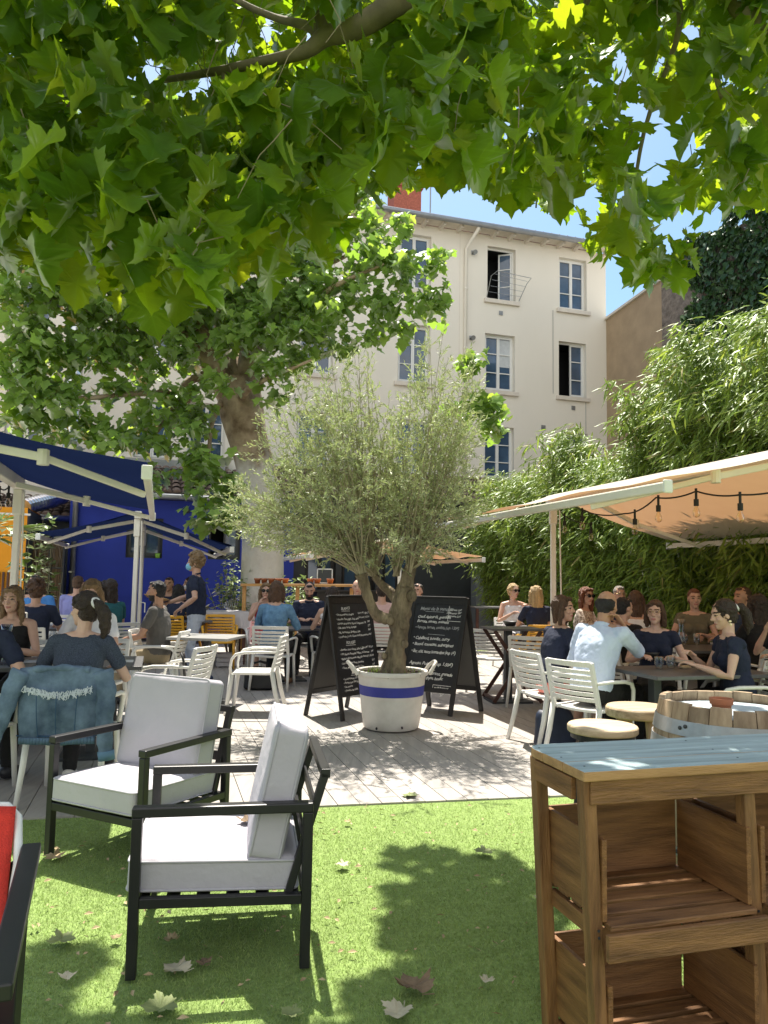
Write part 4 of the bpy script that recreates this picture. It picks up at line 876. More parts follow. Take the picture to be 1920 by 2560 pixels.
# --- bamboo hedge along the right
B0 = Vector((3.75, 15.7, 0)); hedge = thing('bamboo_hedge', 'tall arching bamboo hedge of narrow bright leaves along the right side', 'hedge', B0)
cul = MB(); cc = []; dd = []; nn = []; sz = []; mi = []
def hedge_h(t): return 4.9 + .45 * math.sin(t * 1.7 + 1) + .3 * math.sin(t * 4.1) - (.9 if t < -2.2 else 0) + max(0, min(1.05, (t - 2.0) * .28)) - (.62 if -1.5 < t < 3 else 0)
for q in range(290):
    t = rnd.uniform(-3.2, 9.0); dpt = rnd.uniform(-.25, 1.2); base = B0 - U * t + V * dpt
    h = hedge_h(t) * rnd.uniform(.55, .94) * (1 if dpt < .6 else 1.04); arch = rnd.uniform(.35, 1.0) * (h / 5) ; side = rnd.gauss(0, .35)
    pts = []
    for i in range(9):
        s_ = i / 8; pts.append(base + Vector((0, 0, h * (s_ - .07 * s_ ** 4) * 1.05)) - V * arch * s_ ** 2.4 - U * side * s_ ** 2)
    if q % 2 == 0: cul.tube(pts, [.012, .012, .011, .010, .009, .007, .006, .004, .002], 5, False)
    for b in range(36):
        s_ = rnd.uniform(.12, 1.0) ** .8; i = min(7, int(s_ * 8)); p = pts[i].lerp(pts[i + 1], s_ * 8 - i)
        # side sprays reach mostly toward the yard and droop
        a_ = rnd.gauss(0, 1.0); dv = (-V * math.cos(a_) + U * math.sin(a_)); L = rnd.uniform(.15, .55) * (1.15 - .4 * s_)
        tip = p + dv * L + Vector((0, 0, rnd.uniform(-.12, .12)))
        for e in range(8):
            c = p.lerp(tip, rnd.uniform(.45, 1.05)) + Vector((rnd.gauss(0, .05), rnd.gauss(0, .05), rnd.gauss(0, .05)))
            dl = dv * rnd.uniform(.2, 1.0) + Vector((rnd.gauss(0, .45), rnd.gauss(0, .45), -rnd.uniform(.1, 1.1)))
            cc.append(c); dd.append(dl); nn.append((rnd.gauss(0, .45) - .4 * V.x, rnd.gauss(0, .45) - .3, 1.0)); sz.append(rnd.uniform(.17, .33)); mi.append(1 if rnd.random() < .035 else 0)
for q in range(5200):     # the dense leafy face of the hedge
    t = rnd.uniform(-3.1, 9.0); u_ = rnd.random() ** .75; z = .35 + u_ * (hedge_h(t) * .90 - .35); reach = .25 + .75 * math.sin(math.pi * min(1, u_ * .85)) + rnd.gauss(0, .16) + .18 * math.sin(t * 3.1 + z * 1.3)
    p = B0 - U * t - V * (reach - .35 - rnd.random() ** 2 * .5) + Vector((0, 0, z)); a_ = rnd.gauss(0, .8); dv = (-V * math.cos(a_) + U * math.sin(a_))
    for e in range(7):
        c = p + dv * rnd.uniform(-.05, .22) + Vector((rnd.gauss(0, .06), rnd.gauss(0, .06), rnd.gauss(0, .06))); dl = dv * rnd.uniform(.4, 1.1) + Vector((rnd.gauss(0, .4), rnd.gauss(0, .4), -rnd.uniform(.0, 1.0)))
        cc.append(c); dd.append(dl); nn.append((rnd.gauss(0, .4) - .4 * V.x, rnd.gauss(0, .4) - .35, 1.0)); sz.append(rnd.uniform(.15, .30)); mi.append(1 if rnd.random() < .03 else 0)
BAM = [(0, 0), (.058, .2), (.066, .45), (.035, .78), (0, 1.0), (-.035, .78), (-.066, .45), (-.058, .2)]
linkw('foliage', leaf_cloud(np.array(cc), (np.array(dd), np.array(nn)), sz, BAM, 'foliage', [MT['bamboo_leaf'], MT['bamboo_yellow']], fold=.5, mi=mi), hedge)
tag(cul.build('culm', MT['culm'], hedge), kind='stuff')
BAMBOO_LEAVES = len(cc)
k = MB(); pa = B0 + U * 3.4 + V * 1.75; pb = B0 - U * 10 + V * 1.75; k.bar(pa + Vector((0, 0, 1.6)), pb + Vector((0, 0, 1.6)), .2, 3.2); tag(k.build('garden_wall', MT['rubble']), 'dark garden wall hidden behind the bamboo hedge', 'wall')

# --- shrubs
def shrub(label, px, py_top, Y, hgt, wid, n_stem, n_leaf, size, mat, outline, drop=0, seed=1, name='shrub', stem_mat=None):
    rs = random.Random(seed); base = P(px, 1440, Y); base.z = 0; t = thing(name, label, 'shrub', base); st = MB(); cc = []; dd = []; nn = []; sz = []
    for q in range(n_stem):
        tip = base + Vector((rs.gauss(0, wid), rs.gauss(0, wid), hgt * rs.uniform(.6, 1.0))); mid = base.lerp(tip, .5) + Vector((rs.gauss(0, wid * .2), rs.gauss(0, wid * .2), 0))
        st.tube([base + Vector((rs.gauss(0, .03), rs.gauss(0, .03), 0)), mid, tip], [.012, .008, .003], 5, False)
        for e in range(n_leaf):
            s_ = rs.uniform(.35, 1.05); p = (base.lerp(mid, s_ * 2) if s_ < .5 else mid.lerp(tip, s_ * 2 - 1)) + Vector((rs.gauss(0, wid * .3), rs.gauss(0, wid * .3), rs.gauss(0, .08)))
            a_ = rs.uniform(0, 6.28); cc.append(p); dd.append((math.cos(a_), math.sin(a_), rs.uniform(-.5, .8))); nn.append((rs.gauss(0, .4), rs.gauss(0, .4), 1)); sz.append(size * rs.uniform(.7, 1.2))
    st.build('stems', stem_mat or MT['olive_twig'], t); linkw('foliage', leaf_cloud(np.array(cc), (np.array(dd), np.array(nn)), sz, outline, 'foliage', [mat], fold=.4), t); return t
shrub('leafy evergreen shrub growing to the left of the whitewashed trunk', 583, 1390, 13.6, 1.75, .27, 16, 46, .12, MT['shrub_leaf'], OVAL, seed=3)
shrub('bushy variegated shrub to the right of the whitewashed trunk', 722, 1420, 13.9, 1.45, .28, 16, 48, .13, MT['shrub_leaf'], OVAL, seed=4)
shrub('thin climbing plant with broad pale leaves beside the orange wall', 70, 1330, 13.2, 2.4, .22, 8, 14, .15, MT['shrub_leaf'], IVYL, seed=5)
shrub('slender young shrub in front of the reed gate', 118, 1350, 13.6, 2.35, .18, 7, 14, .15, MT['shrub_leaf'], IVYL, seed=6)
pb = P(-25, 1440, 12.6); pb.z = 0; pl = thing('palm', 'small fan palm cut off by the left edge of the view', 'palm', pb)
k = MB(); k.tube([pb, pb + Vector((0, 0, 1.9))], [.09, .07], 8); k.build('trunk', MT['culm'], pl)
cc = []; dd = []; nn = []; sz = []
for q in range(11):
    a_ = rnd.uniform(0, 6.28); el = rnd.uniform(.1, 1.0); c = pb + Vector((math.cos(a_) * .35, math.sin(a_) * .35, 1.95 + el * .3))
    for e in range(15):
        b_ = a_ + (e - 7) * .17; cc.append(c); dd.append((math.cos(b_), math.sin(b_), el * .5 - .1)); nn.append((0, 0, 1)); sz.append(.5)
linkw('fronds', leaf_cloud(np.array(cc), (np.array(dd), np.array(nn)), sz, BAM, 'fronds', [MT['shrub_leaf']], fold=.3), pl)
t = shrub('spiky leaved plant standing behind the right chalkboard', 1142, 1440, 12.2, .55, .05, 4, 7, .5, MT['bamboo_leaf'], BAM, seed=8, name='yucca_plant')
print('LEAVES', NEAR_LEAVES, MID_LEAVES, OLIVE_LEAVES, BAMBOO_LEAVES)
# ------------------------------------------------------------------ awnings
def awning(label, Bf, Bn, reach_l, reach_r, z_l, z_r, fab, posts, el=(.10, .82), name='awning', crank=True):
    """double-sided awning on a beam between two posts; l/r wings seen from the yard"""
    Bf = Vector(Bf); Bn = Vector(Bn); t = thing(name, label, 'awning', (posts[0].x, posts[0].y, 0))
    ax = (Bf - Bn); Lb = ax.length; ax.normalize(); zb = Bf.z
    k = MB(); k.bar(Bn - ax * .12, Bf + ax * .12, .11, .12); k.build('beam', MT['cream_alu'], t, bevel=.01)
    k2 = []
    for p in posts:
        k = MB(); k.bar((p.x, p.y, 0), (p.x, p.y, zb - .06), .07, .07); k.build('post', MT['cream_alu'], t, bevel=.008)
        k = MB(); k.box((p.x, p.y, .02), (.5, .5, .04)); k.build('base_plate', MT['zinc'], t, bevel=.006)
        k = MB(); k.bar((p.x, p.y, zb - .35), (p.x, p.y, zb - .06), .10, .10); k.build('bracket', MT['cream_alu'], t, bevel=.01)
    for sgn, reach, ze in ((-1, reach_l, z_l), (1, reach_r, z_r)):
        if not reach: continue
        out = V * sgn; ez = ze - zb
        k = MB(); n, m_ = 24, 16; vs = []
        for i in range(n + 1):
            for j in range(m_ + 1):
                s = i / n; r_ = j / m_
                sag = -.055 * math.sin(math.pi * r_) * (.5 + .5 * abs(2 * s - 1)) + .012 * math.sin(s * 19 + r_ * 3) * r_
                vs.append(Bn.lerp(Bf, s) + Vector((0, 0, .075)) + out * (reach * r_) + Vector((0, 0, ez * r_ + sag)))
        k.v = vs
        for i in range(n):
            for j in range(m_): a = i * (m_ + 1) + j; k.f.append((a, a + 1, a + m_ + 2, a + m_ + 1)); k.fm.append(0)
        k.build('canopy', fab, t, smooth=True)
        e0 = Bn + out * reach + Vector((0, 0, ez)); e1 = Bf + out * reach + Vector((0, 0, ez))
        k = MB(); k.bar(e0 - ax * .04, e1 + ax * .04, .055, .075, (0, 0, 1)); fb = k.build('front_bar', MT['cream_alu'], t, bevel=.012)
        for e, sg in ((e0, -1), (e1, 1)):
            k = MB(); k.box(e + ax * (sg * .055), (.075, .03, .10), Matrix.Rotation(GRID, 3, 'Z')); k.build('end_cap', MT['white_paint'], fb, bevel=.01)
        for q in el:
            sh = Bn.lerp(Bf, q) + Vector((0, 0, -.08)) + out * .08; hand = Bn.lerp(Bf, q + (.12 if q < .5 else .02)) + out * (reach - .03) + Vector((0, 0, ez - .06))
            elb = sh.lerp(hand, .5) + ax * (-.34 if q < .5 else .30) + Vector((0, 0, .03))
            k = MB(); k.bar(sh, elb, .045, .06); k.bar(elb, hand, .04, .05); ar = k.build('folding_arm', MT['cream_alu'], t, bevel=.008)
            k = MB(); k.tube([elb + Vector((0, 0, -.055)), elb + Vector((0, 0, .055))], .042, 10); k.build('elbow_joint', MT['cream_alu'], ar)
    if crank:
        p = posts[-1]; k = MB(); o = Vector((p.x + .10, p.y - .05, 0)); k.tube([o + Vector((-.02, 0, zb - .1)), o + Vector((0, 0, 1.2)), o + Vector((.0, 0, 1.02)), o + Vector((.09, 0, 1.0)), o + Vector((.09, 0, .85))], .011, 6); k.build('crank_handle', MT['cream_alu'], t)
    return t
beige = fabric('beige_awning_cloth', (.72, .67, .58), (.33, .175, .085), .42); navy = fabric('navy_awning_cloth', (.010, .018, .062), (.007, .012, .040), .35)
Bf = Vector((2.41, 10.9, 2.62)); Bn = Bf - U * 4.85
awning('double beige awning on posts shading the right hand tables', Bf, Bn, 1.72, 1.95, 2.18, 2.02, beige, [Bf - U * 4.6, Bf])
Bf2 = Vector((-4.18, 8.75, 2.46)); Bn2 = Bf2 - U * 4.05
awning('near navy blue awning on cream posts at the left edge', Bf2, Bn2, 1.5, 1.47, 2.15, 2.15, navy, [Bn2 + U * .1, Bf2], crank=True)
Bn3 = Vector((-4.01, 12.5, 2.42)); Bf3 = Bn3 + U * 3.9
awning('farther navy blue awning with two wings in front of the blue annex', Bf3, Bn3, 1.48, 1.52, 2.02, 1.90, navy, [Bf3, Bn3])
Bn4 = P(1000, 1350, 15.0); Bf4 = Bn4 + U * 3.2
awning('small beige awning half hidden behind the olive tree', Bf4, Bn4, 1.75, 1.75, Bn4.z - .35, Bn4.z - .35, beige, [Bf4, Bn4], crank=False)
# ------------------------------------------------------------------ festoon lights
def festoon(label, pts, drops, px=None):
    t = thing('string_lights', label, 'string lights', pts[0]); k = MB(); allp = []
    for a, b in zip(pts[:-1], pts[1:]):
        a = Vector(a); b = Vector(b)
        for i in range(9): s = i / 8; allp.append(a.lerp(b, s) + Vector((0, 0, -.10 * 4 * s * (1 - s) * (b - a).length / 2)))
    k.tube(allp, .008, 5); k.build('cable', MT['black_rubber'], t)
    for s in drops:
        i = s * (len(allp) - 1); p = allp[int(i)].lerp(allp[min(int(i) + 1, len(allp) - 1)], i - int(i))
        k = MB(); k.tube([p + Vector((0, 0, .025)), p + Vector((0, 0, -.07)), p + Vector((0, 0, -.071)), p + Vector((0, 0, -.13))], [.012, .012, .023, .023], 8); so = k.build('bulb_holder', MT['black_rubber'], t)
        k = MB(); k.lathe([(.012, 0), (.016, -.015), (.03, -.045), (.032, -.07), (.022, -.095), (.0, -.103)], p + Vector((0, 0, -.13)), 12, False); k.build('bulb', MT['bulb'], so, smooth=True)
    return t
Q = [P(1430, 1262, 9.2), P(1560, 1284, 8.0), P(1640, 1244, 7.2), P(1740, 1228, 6.7), P(1850, 1237, 6.3), P(1990, 1215, 6.0)]
festoon('black festoon cable with clear bulbs slung under the beige awning', Q, [.04, .27, .42, .60, .80])
Q = [P(1395, 1262, 10.7), P(1412, 1290, 10.2), P(1480, 1310, 10.6)]
festoon('short string of clear bulbs near the top of the beige awning post', Q, [.45, .98])
Q = [P(-60, 1190, 7.8), P(2, 1222, 7.9), P(28, 1208, 8.6)]
festoon('black cable with two bulbs hanging by the navy awning post', Q, [.45, .9])

# ------------------------------------------------------------------ furniture kit
def garden_chair(name, label, mat, loc, rz, group):
    """slatted stacking armchair; local +Y is where the sitter faces"""
    t = thing(name, label, 'chair', loc, rz, group)
    k = MB(); n = 12; vs = []
    for i in range(n + 1):
        for j in range(9):
            x = -.23 + .46 * i / n; y = -.22 + .45 * j / 8; z = .445 - .012 * math.cos((x / .23) * math.pi / 2) - .02 * max(0, (y - .17) / .06) ** 2 + .004 * (j == 0)
            vs.append(Vector((x, y, z)))
    for i in range(n):
        for j in range(8): a = i * 9 + j; k.f.append((a, a + 9, a + 10, a + 1)); k.fm.append(0)
    k.v = vs; st = k.build('seat', mat, t, local=True, smooth=True); so = st.modifiers.new('Solidify', 'SOLIDIFY'); so.thickness = .026; so.offset = -1
    b_ = st.modifiers.new('Bevel', 'BEVEL'); b_.width = .007; b_.segments = 2
    # backrest: two uprights, top rail and curved slats
    k = MB()
    def back(x, z): return Vector((x, -.215 - (z - .44) * .24 - .05 * (1 - (x / .235) ** 2), z))
    for sx in (-1, 1): k.bar(back(sx * .225, .42), back(sx * .218, .82), .036, .032, (0, 1, 0))
    zs = [.52, .565, .61, .655, .70, .745]
    for z in zs + [.805]:
        h = .032 if z < .8 else .046
        for i in range(10):
            x0, x1 = -.222 + .444 * i / 10, -.222 + .444 * (i + 1) / 10; p, q = back(x0, z), back(x1, z)
            k.bar(p, q + (q - p) * .01, .018, h, (0, -.24, 1))
    k.build('backrest', mat, t, local=True, bevel=.005)
    for sx in (-1, 1):
        k = MB(); k.tube([(sx * .228, -.225, .45), (sx * .236, -.265, .24), (sx * .245, -.335, 0)], [.021, .02, .016], 8, flat=1.25); k.build('leg', mat, t, local=True, smooth=True)
        k = MB(); k.tube([(sx * .222, .20, .43), (sx * .228, .222, .24), (sx * .235, .25, 0)], [.021, .019, .016], 8, flat=1.25); k.build('leg', mat, t, local=True, smooth=True)
        k = MB(); k.tube([back(sx * .235, .655) + Vector((sx * .012, 0, 0)), (sx * .262, -.12, .662), (sx * .272, .06, .655), (sx * .268, .155, .635), (sx * .255, .20, .58), (sx * .242, .215, .50), (sx * .232, .21, .43)], [.015, .018, .02, .02, .018, .018, .018], 8, flat=.8); k.build('armrest', mat, t, local=True, smooth=True)
    return t
def face(fx, fy): return math.atan2(-fx, fy)
WG = 'white slatted terrace armchairs'
def table(name, label, cat, corners_c, sx, sy, rz, h, top_mat, leg='pedestal', group=None, thick=.03):
    t = thing(name, label, cat, (corners_c[0], corners_c[1], 0), rz, group)
    k = MB(); k.box((0, 0, h - thick / 2), (sx, sy, thick)); k.build('tabletop', top_mat, t, local=True, bevel=.004)
    if leg == 'pedestal':
        k = MB(); k.box((0, 0, (h - thick + .02) / 2), (.075, .075, h - thick - .02)); k.build('pedestal', MT['darkgrey'], t, local=True, bevel=.006)
        k = MB(); k.lathe([(0, .0), (.26, 0), (.265, .012), (.24, .02), (.06, .035), (0, .035)], n=4 if sx < 1 else 24, closed=False) if False else k.box((0, 0, .012), (.45, .45, .024)); k.build('foot_plate', MT['darkgrey'], t, local=True, bevel=.006)
    elif leg == 'four':
        for a in (-1, 1):
            for b in (-1, 1): k = MB(); k.box((a * (sx / 2 - .05), b * (sy / 2 - .05), (h - thick) / 2), (.05, .05, h - thick)); k.build('leg', MT['rosewood'], t, local=True, bevel=.004)
    elif leg == 'twin':
        for a in (-1, 1):
            k = MB(); k.box((a * sx * .3, 0, (h - thick + .02) / 2), (.07, .09, h - thick - .02)); k.build('pedestal', MT['darkgrey'], t, local=True, bevel=.006)
            k = MB(); k.box((a * sx * .3, 0, .012), (.40, .5, .024)); k.build('foot_plate', MT['darkgrey'], t, local=True, bevel=.006)
    return t
# ------------------------------------------------------------------ lounge armchairs
def lounge(label, loc, rz, group):
    """black square tube frame, local +Y is forward, x spans the width"""
    t = thing('lounge_chair', label, 'armchair', loc, rz, group); w_, d_ = .63, .625; m = MT['black_metal']
    for sx in (-1, 1):
        x = sx * w_ / 2
        k = MB(); k.bar((x, d_ / 2, 0), (x, d_ / 2, .565), .038, .038); k.build('leg', m, t, local=True, bevel=.004)
        k = MB(); k.bar((x, -d_ / 2, 0), (x, -d_ / 2, .565), .038, .038); k.build('leg', m, t, local=True, bevel=.004)
        k = MB(); k.bar((x, -d_ / 2 - .019, .584), (x, d_ / 2 + .019, .584), .05, .036); k.build('armrest', m, t, local=True, bevel=.005)
        k = MB(); k.bar((x, -d_ / 2 + .019, .250), (x, d_ / 2 - .019, .262), .034, .036); k.build('side_rail', m, t, local=True, bevel=.003)
    k = MB(); k.bar((-w_ / 2 + .019, d_ / 2, .25), (w_ / 2 - .019, d_ / 2, .25), .036, .04); k.bar((-w_ / 2 + .019, -d_ / 2, .235), (w_ / 2 - .019, -d_ / 2, .235), .036, .04); k.build('seat_rail', m, t, local=True, bevel=.003)
    k = MB(); b0, b1 = Vector((0, -d_ / 2 + .07, .25)), Vector((0, -d_ / 2 - .065, .70))
    for x in (-.285, .285): k.bar(b0 + Vector((x, 0, 0)), b1 + Vector((x, 0, 0)), .036, .03)
    k.bar(b1 + Vector((-.303, 0, 0)), b1 + Vector((.303, 0, 0)), .036, .034)
    for s in (.16, .45, .72): p = b0.lerp(b1, s); k.bar(p + Vector((-.267, 0, 0)), p + Vector((.267, 0, 0)), .012, .05)
    k.build('back_frame', m, t, local=True, bevel=.003)
    k = MB()
    for q in range(6): y = -.26 + q * .11; k.bar((-w_ / 2 + .02, y, .25), (w_ / 2 - .02, y, .25), .05, .012)
    k.build('seat_slats', m, t, local=True)
    def cushion(name, c, size, rot, puff, seed):
        n = 30; rs = np.random.default_rng(seed); ph = rs.uniform(0, 6, 8); kk = MB(); vs = []
        # rounded box from a subdivided cube mapped to a superellipsoid
        for ax_ in range(3):
            for sg in (-1, 1):
                o = len(vs)
                for i in range(n + 1):
                    for j in range(n + 1):
                        u, v = -1 + 2 * i / n, -1 + 2 * j / n; p = [0, 0, 0]; p[ax_] = sg; p[(ax_ + 1) % 3] = u; p[(ax_ + 2) % 3] = v; vs.append(p)
                for i in range(n):
                    for j in range(n):
                        a = o + i * (n + 1) + j; q = (a, a + n + 1, a + n + 2, a + 1); kk.f.append(q if sg > 0 else tuple(reversed(q))); kk.fm.append(0)
        A = np.array(vs, float); B = A.copy()
        lng = (1 - np.clip(np.abs(A), 0, 1) ** 6)
        thick_ax = int(np.argmin(size)); o1, o2 = [q for q in range(3) if q != thick_ax]
        B[:, thick_ax] *= 1 + puff * (1 - A[:, o1] ** 2) * (1 - A[:, o2] ** 2)
        for q in range(4): B[:, thick_ax] += .05 * np.sin(A[:, o1] * (2 + q * 1.3) + ph[q]) * np.sin(A[:, o2] * (2.5 + q) + ph[q + 4]) * (1 - A[:, o1] ** 4) / (1 + q * .5)
        r_ = np.array([.035 / s * 2 for s in size])
        # round the corners
        half = np.array(size) / 2; X = B * half; core = half - .022; cl = np.clip(X, -core, core); dlt = X - cl; L = np.linalg.norm(dlt, axis=1, keepdims=True)
        X = np.where(L > 1e-9, cl + dlt / np.maximum(L, 1e-9) * np.minimum(L, .022), X)
        big_ = np.abs(B) > 1.0; X = np.where(big_ & (np.abs(A) > .999), X + np.sign(B) * (np.abs(B) - 1) * half, X)
        kk.v = [Vector(c) + rot @ Vector(p) for p in X]
        ob = kk.build(name, MT['cushion'], t, local=True, smooth=True)
        wd = ob.modifiers.new('Weld', 'WELD'); wd.merge_threshold = .0008
        # piping cord along both seams
        k = MB(); seam = []
        for sg in (-1, 1):
            lp = []; R_ = .03
            for cx_, cy_, a0 in ((1, 1, 0), (-1, 1, 90), (-1, -1, 180), (1, -1, 270)):
                for q in range(5):
                    a = R(a0 + q * 22.5); p = [0, 0, 0]; p[o1] = cx_ * (half[o1] - R_) + R_ * math.cos(a); p[o2] = cy_ * (half[o2] - R_) + R_ * math.sin(a); p[thick_ax] = sg * (half[thick_ax] - .012); lp.append(Vector(c) + rot @ Vector(p))
            lp.append(lp[0]); k.tube(lp, .0055, 6, False)
        k.build('piping', MT['piping'], ob, local=True, smooth=True)
        return ob
    cushion('seat_cushion', (0, .03, .335), (.575, .63, .125), Matrix.Rotation(R(1.6), 3, 'X'), .22, 3)
    ang = math.atan2(.155, .465)
    cushion('back_cushion', (0, -.20, .625), (.575, .135, .50), Matrix.Rotation(ang * .62, 3, 'X'), .16, 9)
    return t
LG = 'black framed lounge armchairs with grey cushions'
lounge('black framed lounge armchair with grey cushions seen side on, nearest on the turf', (-.63, 3.27, 0), face(-.985, -.17), LG)
lounge('black framed lounge armchair with grey cushions turned toward the denim jacket chair', (-1.28, 4.25, 0), face(-.46, -.89), LG)
# red chair cut by the left edge
t = thing('deck_armchair', 'red canvas armchair with white piping and black frame cut off by the left edge', 'armchair', (-1.12, 2.05, 0))
pA, pB, pC, pD = P(-170, 2020, 1.95), P(40, 2022, 2.02), P(12, 2330, 1.80), P(-200, 2420, 1.72)
k = MB(); n = 10; g_ = []
for i in range(n + 1):
    for j in range(n + 1):
        u, v = i / n, j / n; p = pA.lerp(pB, u).lerp(pD.lerp(pC, u), v); p = p + Vector((.3, -.6, .3)).normalized() * (-.03 * math.sin(math.pi * v)); k.v.append(p)
for i in range(n):
    for j in range(n): a = i * (n + 1) + j; k.f.append((a, a + n + 1, a + n + 2, a + 1)); k.fm.append(0)
o = k.build('sling', MT['red_sling'], t, smooth=True); so = o.modifiers.new('Solidify', 'SOLIDIFY'); so.thickness = .02
k = MB(); k.tube([pB + Vector((-.3, 0, .004)), pB + Vector((-.02, 0, .006)), pB + Vector((.006, 0, -.02)), pB.lerp(pC, .5) + Vector((.008, .02, 0)), pC + Vector((.006, 0, 0)), pC + Vector((.0, -.02, -.12))], .011, 8); k.build('piping', MT['white_plastic'], t, smooth=True)
a0, a1 = P(78, 2122, 1.98), P(30, 2330, 1.55)
k = MB(); k.bar(a0, a1 + (a1 - a0) * .5, .045, .03); k.build('armrest', MT['black_metal'], t, bevel=.004)
k = MB(); k.bar(a0 + Vector((-.014, -.02, -.02)), (a0.x - .02, a0.y - .04, 0), .04, .04); k.build('leg', MT['black_metal'], t, bevel=.003)
k = MB(); k.bar((a0.x - .55, a0.y - .04, 0), (a0.x - .55, a0.y, .6), .04, .04); k.build('leg', MT['black_metal'], t, bevel=.003)
k = MB(); k.bar((a0.x - .02, a0.y - .05, .30), (a1.x - .05, a1.y - .3, .28), .03, .04); k.bar((a0.x - .55, a0.y - .05, .30), (a0.x - .04, a0.y - .05, .30), .03, .04); k.build('seat_rail', MT['black_metal'], t, bevel=.003)
k = MB(); k.box((a0.x - .3, a0.y - .32, .33), (.48, .5, .05)); k.build('seat', MT['red_sling'], t, bevel=.015)

# ------------------------------------------------------------------ chalkboards
def vtext(lines, parent, org, ux, uy, nrm, mat, name='lettering', lim=.54):
    """chalk handwriting laid on the panel: (text, x, y, size, align)"""
    sc2 = bpy.data.scenes.new('lettering'); 
    k = MB()
    for txt, x, y, size, al in lines:
        if txt is None:      # a ruled line from x to size at y
            x1, y1 = size, al
            d = Vector((x1 - x, y1 - y, 0)); nn_ = Vector((-d.y, d.x, 0)).normalized() * .0022
            a, b = Vector((x, y, 0)), Vector((x1, y1, 0)); q = [a - nn_, b - nn_, b + nn_, a + nn_]
            k.add([org + ux * p.x + uy * p.y + nrm * .0025 for p in q], [(0, 1, 2, 3)]); continue
        cu = bpy.data.curves.new('t', 'FONT'); cu.body = txt; cu.size = size; cu.align_x = al; cu.shear = .28; cu.space_character = .92; cu.offset = size * .012; cu.resolution_u = 2
        o = bpy.data.objects.new('t', cu); sc2.collection.objects.link(o); dg = tmp_dg(sc2)
        me = bpy.data.meshes.new_from_object(o.evaluated_get(dg)); wob = rnd.uniform(-.012, .012); xs = [v.co.x for v in me.vertices]; wd_ = max(xs) - min(xs); room = {'LEFT': lim - x, 'RIGHT': x - .03, 'CENTER': 9}[al]; room = min(room, .17 * lim / .54) if al == 'RIGHT' else room; fit = min(1, room / wd_)
        for v in me.vertices: v.co.x *= fit
        k.add([org + ux * (x + v.co.x) + uy * (y + v.co.y + v.co.x * wob + .003 * math.sin(v.co.x * 47 + y * 90) + .0015 * math.sin(v.co.x * 160 + y * 33)) + nrm * .0025 for v in me.vertices], [tuple(p.vertices) for p in me.polygons])
        bpy.data.objects.remove(o); bpy.data.meshes.remove(me); bpy.data.curves.remove(cu)
    bpy.data.scenes.remove(sc2)
    return k.build(name, mat, parent)
def aboard(label, fn, ff, bn, bf, apex_n, apex_f, lines, lines_dim, mirror):
    """fn/ff: near and far feet of the written leaf, bn/bf feet of the back leaf, apex the hinge line"""
    t = thing('chalkboard_sign', label, 'a-board sign', (fn + ff + bn + bf) / 4)
    fn, ff, bn, bf, an, af = [Vector(p) for p in (fn, ff, bn, bf, apex_n, apex_f)]
    for nm, fo, fa in (('written_leaf', fn, ff), ('rear_leaf', bn, bf)):
        other = (bn + bf) / 2 if nm == 'written_leaf' else (fn + ff) / 2
        n = (fa - fo).cross(an - fo).normalized()
        if n.dot((fo + fa) / 2 - other) < 0: n = -n
        k = MB(); w_ = .05
        k.bar(fo, an, .026, w_, n.cross(an - fo)); k.bar(fa, af, .026, w_, n.cross(an - fo))
        hl = (an - fo).length; lo = .2
        q0, q1 = fo.lerp(an, lo), fa.lerp(af, lo); t0, t1 = fo.lerp(an, .965), fa.lerp(af, .965); h = (fa - fo).normalized() * .025; upv = (an - fo).normalized()
        k.bar(q0 + h, q1 - h, .026, .05, upv); k.bar(t0 + h, t1 - h, .026, .07, upv)
        fr = k.build('frame' , MT['board_wood'], t, bevel=.003)
        m_ = fo.lerp(an, .58).lerp(fa.lerp(af, .58), .5); ww = (fa - fo).length - .045; hh = hl * (.965 - lo) - .05
        xa = (fa - fo).normalized()
        k = MB(); k.box(m_, (ww, .010, hh), Matrix((xa, n, upv)).transposed()); pn = k.build('panel', MT['chalkboard'] if nm == 'written_leaf' else MT['board_back'], t)
        if nm == 'written_leaf':
            ux = xa if xa.cross(upv).dot(n) > 0 else -xa
            if ux.cross(upv).dot(n) < 0: ux = -ux
            org = m_ + n * .005 - ux * (ww / 2) + upv * (hh / 2)
            sc_ = ww / .55
            vtext([(a_, b_ * sc_ if b_ is not None else b_, c_, (d_ * sc_ if a_ is None else d_), e_) for a_, b_, c_, d_, e_ in lines], pn, org, ux, upv, n, MT['chalk'], lim=ww * .965)
            if lines_dim: vtext([(a_, b_ * sc_, c_, d_, e_) for a_, b_, c_, d_, e_ in lines_dim], pn, org, ux, upv, n, MT['chalk_dim'], 'faint_lettering', lim=ww * .965)
    k = MB(); k.bar(an - Vector((0, 0, -.002)), af + Vector((0, 0, .002)), .05, .02); k.build('hinge_rail', MT['board_wood'], t, bevel=.003)
    return t
L1 = [('BLANCS', .19, -.075, .042, 'CENTER'), (None, .13, -.088, .25, -.090)]
for i, (a, b) in enumerate((('• Les insouciantes, Hongrie', 'Verre 4€ / Blle 21'), ('• Aurelien, Pinot grigio, Sicile, Italie', 'Verre 4€ / 18 21€'), ("• L'enclos de la dame, Picpoul, Languedoc, FR", '24€'), ('• Julia, Vinho Verde, Portugal', '22€'), ('• Pila, Vermentino, Sardaigne, Italie', '26€'), ('• Le ptit duc, J. a vin, Chenin tardif, Bonnezeaux', '41€'))):
    L1 += [(a, .045, -.135 - i * .047, .030, 'LEFT'), (b, .535, -.125 - i * .047, .030, 'RIGHT')]
L1 += [('ROUGES', .21, -.44, .042, 'CENTER'), (None, .14, -.453, .28, -.455)]
